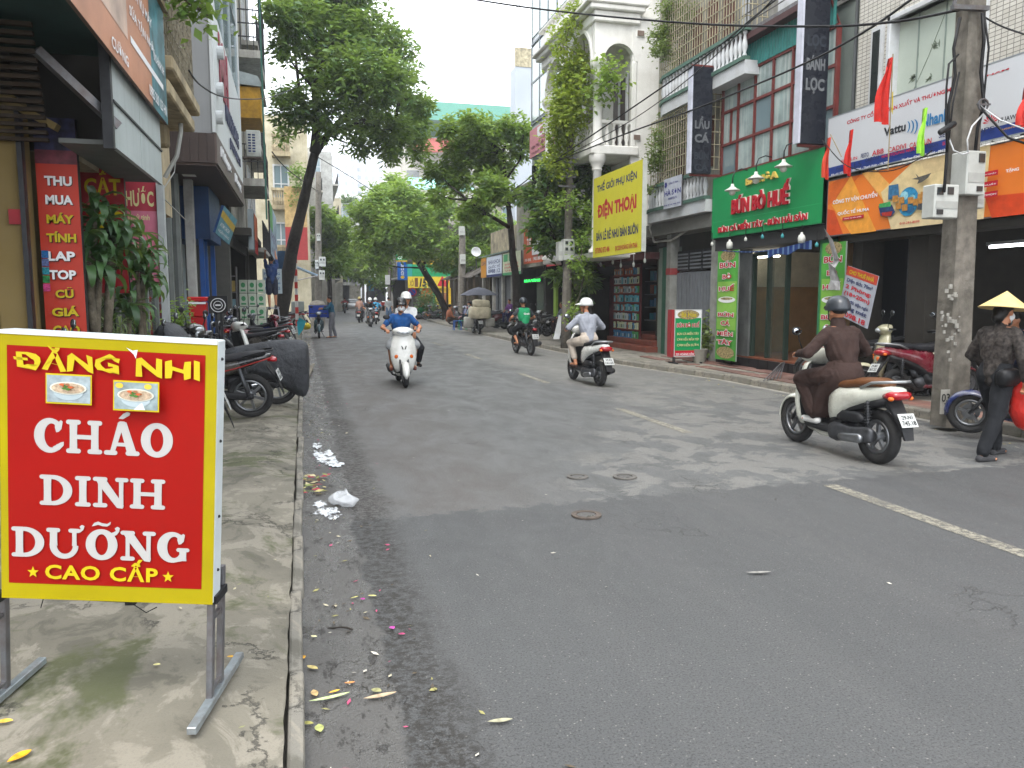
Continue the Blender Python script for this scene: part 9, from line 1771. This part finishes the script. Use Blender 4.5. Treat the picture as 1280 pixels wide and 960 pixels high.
tt = thing('x', 'x', 'x', (RS[0], RS[1], 0), PI); ride('far rider in red shirt coming towards the camera', tt, cloth('9a1f2a'), cloth('3a3034'), sleeve=.5, vox=.022); tt.location = (SS[0], SS[1], 0); tt.rotation_euler = (0, 0, 0); ride('rider in sky blue shirt going away beside the black scooter', tt, cloth('3f8fb5'), cloth('3a3a40'), sleeve=.4, hat='helmet', hatm=HW, vox=.02); ride('passenger with pale yellow hat behind the rider in white and blue', sc_x, cloth('b58f80'), cloth('5a5a60'), passenger=True, hat='cap', hatm=paint('hat_yellow', 'c9b878'), vox=.02); bpy.data.objects.remove(tt)
def stand(label, x, y, rz, top, bot, hands, h=.90, stride=.0, z=0, neck=(0, .02, .50), **k): return person(label, (x, y, z), rz, (0, 0, h), (neck[0], neck[1], h+neck[2]), hands, [(-.10, stride, .0), (.10, -stride, .0)], top, bot, **k)
hw_ = stand('woman in conical hat, face mask, dark jacket and black trousers walking with a red bag', 6.84, 6.45, R_(-82), cloth('3a3532', var=.5, scale=30), cloth('17191d'), [(-.26, .22, .90), (.30, .02, .80)], h=.86, stride=.24, neck=(0, .03, .48), hat='cone', mask=True, sleeve=.93, leg=.97, shoe=cloth('3a3a3c'), vox=.011, hairlen=.1)
t = thing('red_bag', 'large red plastic bag held by the woman in the conical hat', 'bag', (7.12, 6.30, .42)); m = MB(); m.ell((0, 0, .18), (.20, .16, .30), 20, 14); m.v = [(x*(1+.2*mnoise.noise(Vector((x*8, y*8, z*8)))), y*(1+.3*mnoise.noise(Vector((x*9+4, y*8, z*6)))), z+.03*mnoise.noise(Vector((x*9, y*9, z*9+7)))) for x, y, z in m.v]; m.build('bag_body', M('bag_red', 'c0281f', .3, var=.12, bump=.6, bscale=18, bdist=.03, alpha=.93), t, smooth=True); m = MB(); m.tube([(-.06, 0, .42), (-.05, 0, .52), (.05, 0, .52), (.06, 0, .42)], .01, 6); m.build('handle', M('bag_red', 'c0281f'), t)
m = MB(); m.ysec([(-.06, .86, .10, .07), (0, .85, .13, .10), (.06, .84, .11, .08)], 14, 3.5); m.build('waist_bag', M('bag_black', '141416', .4, bump=.3), smooth=True, label='small black bag worn at the hip of the woman in the conical hat', cat='bag', loc=(6.82, 6.28, .0))
stand('man in teal shirt and grey trousers standing by the blue crate', 1.16, 33.3, R_(88), cloth('1f4f66'), cloth('6a6a70'), [(-.18, .42, 1.22), (.15, .45, 1.18)], h=.92, stride=.1, neck=(0, .05, .5), sleeve=.8, bare=True, vox=.014)
ml = stand('man in blue shirt and shorts reaching up on a ladder on the left', -.95, 27.0, R_(10), cloth('2a3f6a'), cloth('2c3040'), [(-.15, .22, 1.85), (.15, .25, 1.95)], z=1.30, sleeve=.4, leg=.45, bare=True, vox=.014)
t = thing('step_ladder', 'metal step ladder under the man in blue on the left', 'ladder', (-.95, 27, .12))
for s in (-1, 1): m = MB(); m.bar((s*.28, -.3, 0), (s*.17, 0, 1.2), .04, .03); m.bar((s*.28, .5, 0), (s*.17, .12, 1.2), .04, .03); m.build('rail', ALU, t)
for k in range(5): m = MB(); z = .2+.24*k; m.box((-.26+.02*k, -.33+.062*k, z), (.26-.02*k, -.20+.062*k, z+.03)); m.build('step', ALU, t)
m = MB(); m.box((-.2, -.08, 1.2), (.2, .22, 1.23)); m.build('platform', ALU, t)
p = atZ(486, 403); stand('pedestrian in white shirt and blue jeans walking away', p.x, p.y, 0, cloth('c3c5c8'), cloth('5a7290'), [(-.24, .05, .82), (.24, -.05, .82)], stride=.16, sleeve=.4, vox=.02, shoe=cloth('b0a090'))
stand('pedestrian in black clothes walking beside the one in blue jeans', p.x+1.0, p.y+2, 0, cloth('1d1e22'), cloth('2a3a50'), [(-.24, -.05, .82), (.24, .05, .82)], stride=-.14, sleeve=.5, vox=.02)
def sit(label, x, y, rz, top, bot, z=.12, **k): return person(label, (x, y, z), rz, (0, 0, .38), (0, .06, .84), [(-.16, .34, .45), (.16, .34, .45)], [(-.14, .38, 0), (.14, .38, 0)], top, bot, knee=(0, .6, 1), vox=.02, **k)
p = atZ(592, 412, .12); sit('vendor in white shirt sitting under the grey umbrella', p.x, 37.4, R_(60), cloth('b9c3cc'), cloth('3a3f4a'), z=.35); sit('customer in orange brown shirt beside the umbrella stall vendor', p.x-1.0, 38.2, R_(-80), cloth('9a5f45'), cloth('4a4038'), z=.2)
sit('child in purple shirt sitting on a motorbike right of the umbrella stall', 9.3, 35.2, R_(120), cloth('6a3f7a'), cloth('2a2a50'), z=.5, s=.85); sit('person in green sitting before the corner shop', atY(527, 392, 58).x, 58, R_(160), cloth('1f7a50'), cloth('30405a'), z=.1); sit('person seated in the dim open shop behind the navy scooter', 10.9, 9.9, R_(90), cloth('2a3448'), cloth('25262b'), z=.3)
sit('person in patterned shirt sitting behind the rider in green', 9.0, 26.6, R_(100), cloth('6a6f7a', var=.6, scale=30), cloth('3a2f33'), z=.4)
# --- umbrella stall with loaded cart
t = thing('parasol', 'large faded grey parasol over the loaded vendor cart', 'parasol', (8.0, 36.2, .12)); a = atY(600, 359, 36.2); UM = M('parasol_grey', '50525e', .7, var=.1, scale=3); n = 8; Rb = .92; c = Vector((a.x-.05, 36.2, a.z))
for k in range(n):
 a0, a1 = 2*PI*k/n, 2*PI*(k+1)/n; V, F = [], []
 for i in range(5):
  r_ = Rb*i/4
  for j in range(5): an = a0+(a1-a0)*j/4; q_ = math.sin(PI*j/4); V.append((c.x+r_*math.cos(an)*(1-.03*q_*i/4), c.y+r_*math.sin(an)*(1-.03*q_*i/4), c.z-.40*(i/4)**1.5+.035*q_*i/4))
 for i in range(4):
  for j in range(4): b = i*5+j; F.append((b, b+1, b+6, b+5))
 m = MB(); m.v, m.f, m.mi = V, F, [0]*len(F); m.build('panel', UM, t, world=True, fix=False, smooth=True); m = MB(); m.tube([c, (c.x+Rb*math.cos(a0), c.y+Rb*math.sin(a0), c.z-.40)], .008, 5); m.build('rib', STEEL, t, world=True)
m = MB(); m.tube([(c.x, c.y, .12), (c.x, c.y, c.z+.08)], .02, 8); m.build('pole_shaft', STEEL, t, world=True)
ct = underbone('heavily loaded vendor motorbike seen from behind under the parasol', (7.66, 35.2, 0), 0, P_BLACK); SK = M('sack_canvas', 'c0b79f', .85, var=.15, scale=5, bump=.5, bscale=10, bdist=.04)
for lb, x, y, z, a, b, h in (('largest canvas wrapped bundle on the loaded motorbike', 7.66, 34.5, .98, .48, .35, .26), ('upper canvas bundle on the loaded motorbike', 7.74, 34.5, 1.38, .38, .3, .17), ('white pannier bag hanging left of the loaded motorbike', 7.18, 34.6, .55, .20, .3, .24), ('white pannier bag hanging right of the loaded motorbike', 8.12, 34.6, .55, .24, .3, .2)):
 m = MB(); m.zsec([(-h, 0, a*.85, b*.85), (-h*.8, 0, a, b), (h*.8, 0, a*.97, b*.97), (h, 0, a*.8, b*.8)], 18, 5); m.v = [(p[0]+.03*mnoise.noise(Vector(p)*5), p[1], p[2]+.03*mnoise.noise(Vector(p)*4)) for p in m.v]; m.build('bundle', SK if z > .9 else WPL, smooth=True, label=lb, cat='bundle', group='goods on the loaded motorbike', loc=(x, y, z))
for k, (x, cc, lb) in enumerate(((7.05, '1f5fb5', 'blue plastic stool left of the loaded motorbike'), (7.35, '1f9a6a', 'green plastic stool left of the loaded motorbike'))):
 t = thing('plastic_stool', lb, 'stool', (x, 36.6+.3*k, .12)); PM = M('stool_'+cc, cc, .4); m = MB(); m.box((-.17, -.17, .42), (.17, .17, .45)); m.build('seat', PM, t, bevel=.01)
 for i in (-1, 1):
  for j in (-1, 1): m = MB(); m.bar((i*.18, j*.18, 0), (i*.14, j*.14, .42), .04, .03); m.build('leg', PM, t)
# ================================================================== thin street haze
m, q = newmat('haze_air'); q.n.remove(q.bs); vo = q.new('ShaderNodeVolumePrincipled'); vo.inputs['Color'].default_value = (.93, .96, 1, 1); vo.inputs['Density'].default_value = .0011
vo.inputs['Anisotropy'].default_value = .2; q.l.new(vo.outputs[0], [x for x in q.n if x.type == 'OUTPUT_MATERIAL'][0].inputs['Volume'])
b = MB(); b.box((-690, -55, -1.2), (690, 1390, 66)); b.build('haze', m, kind='stuff')
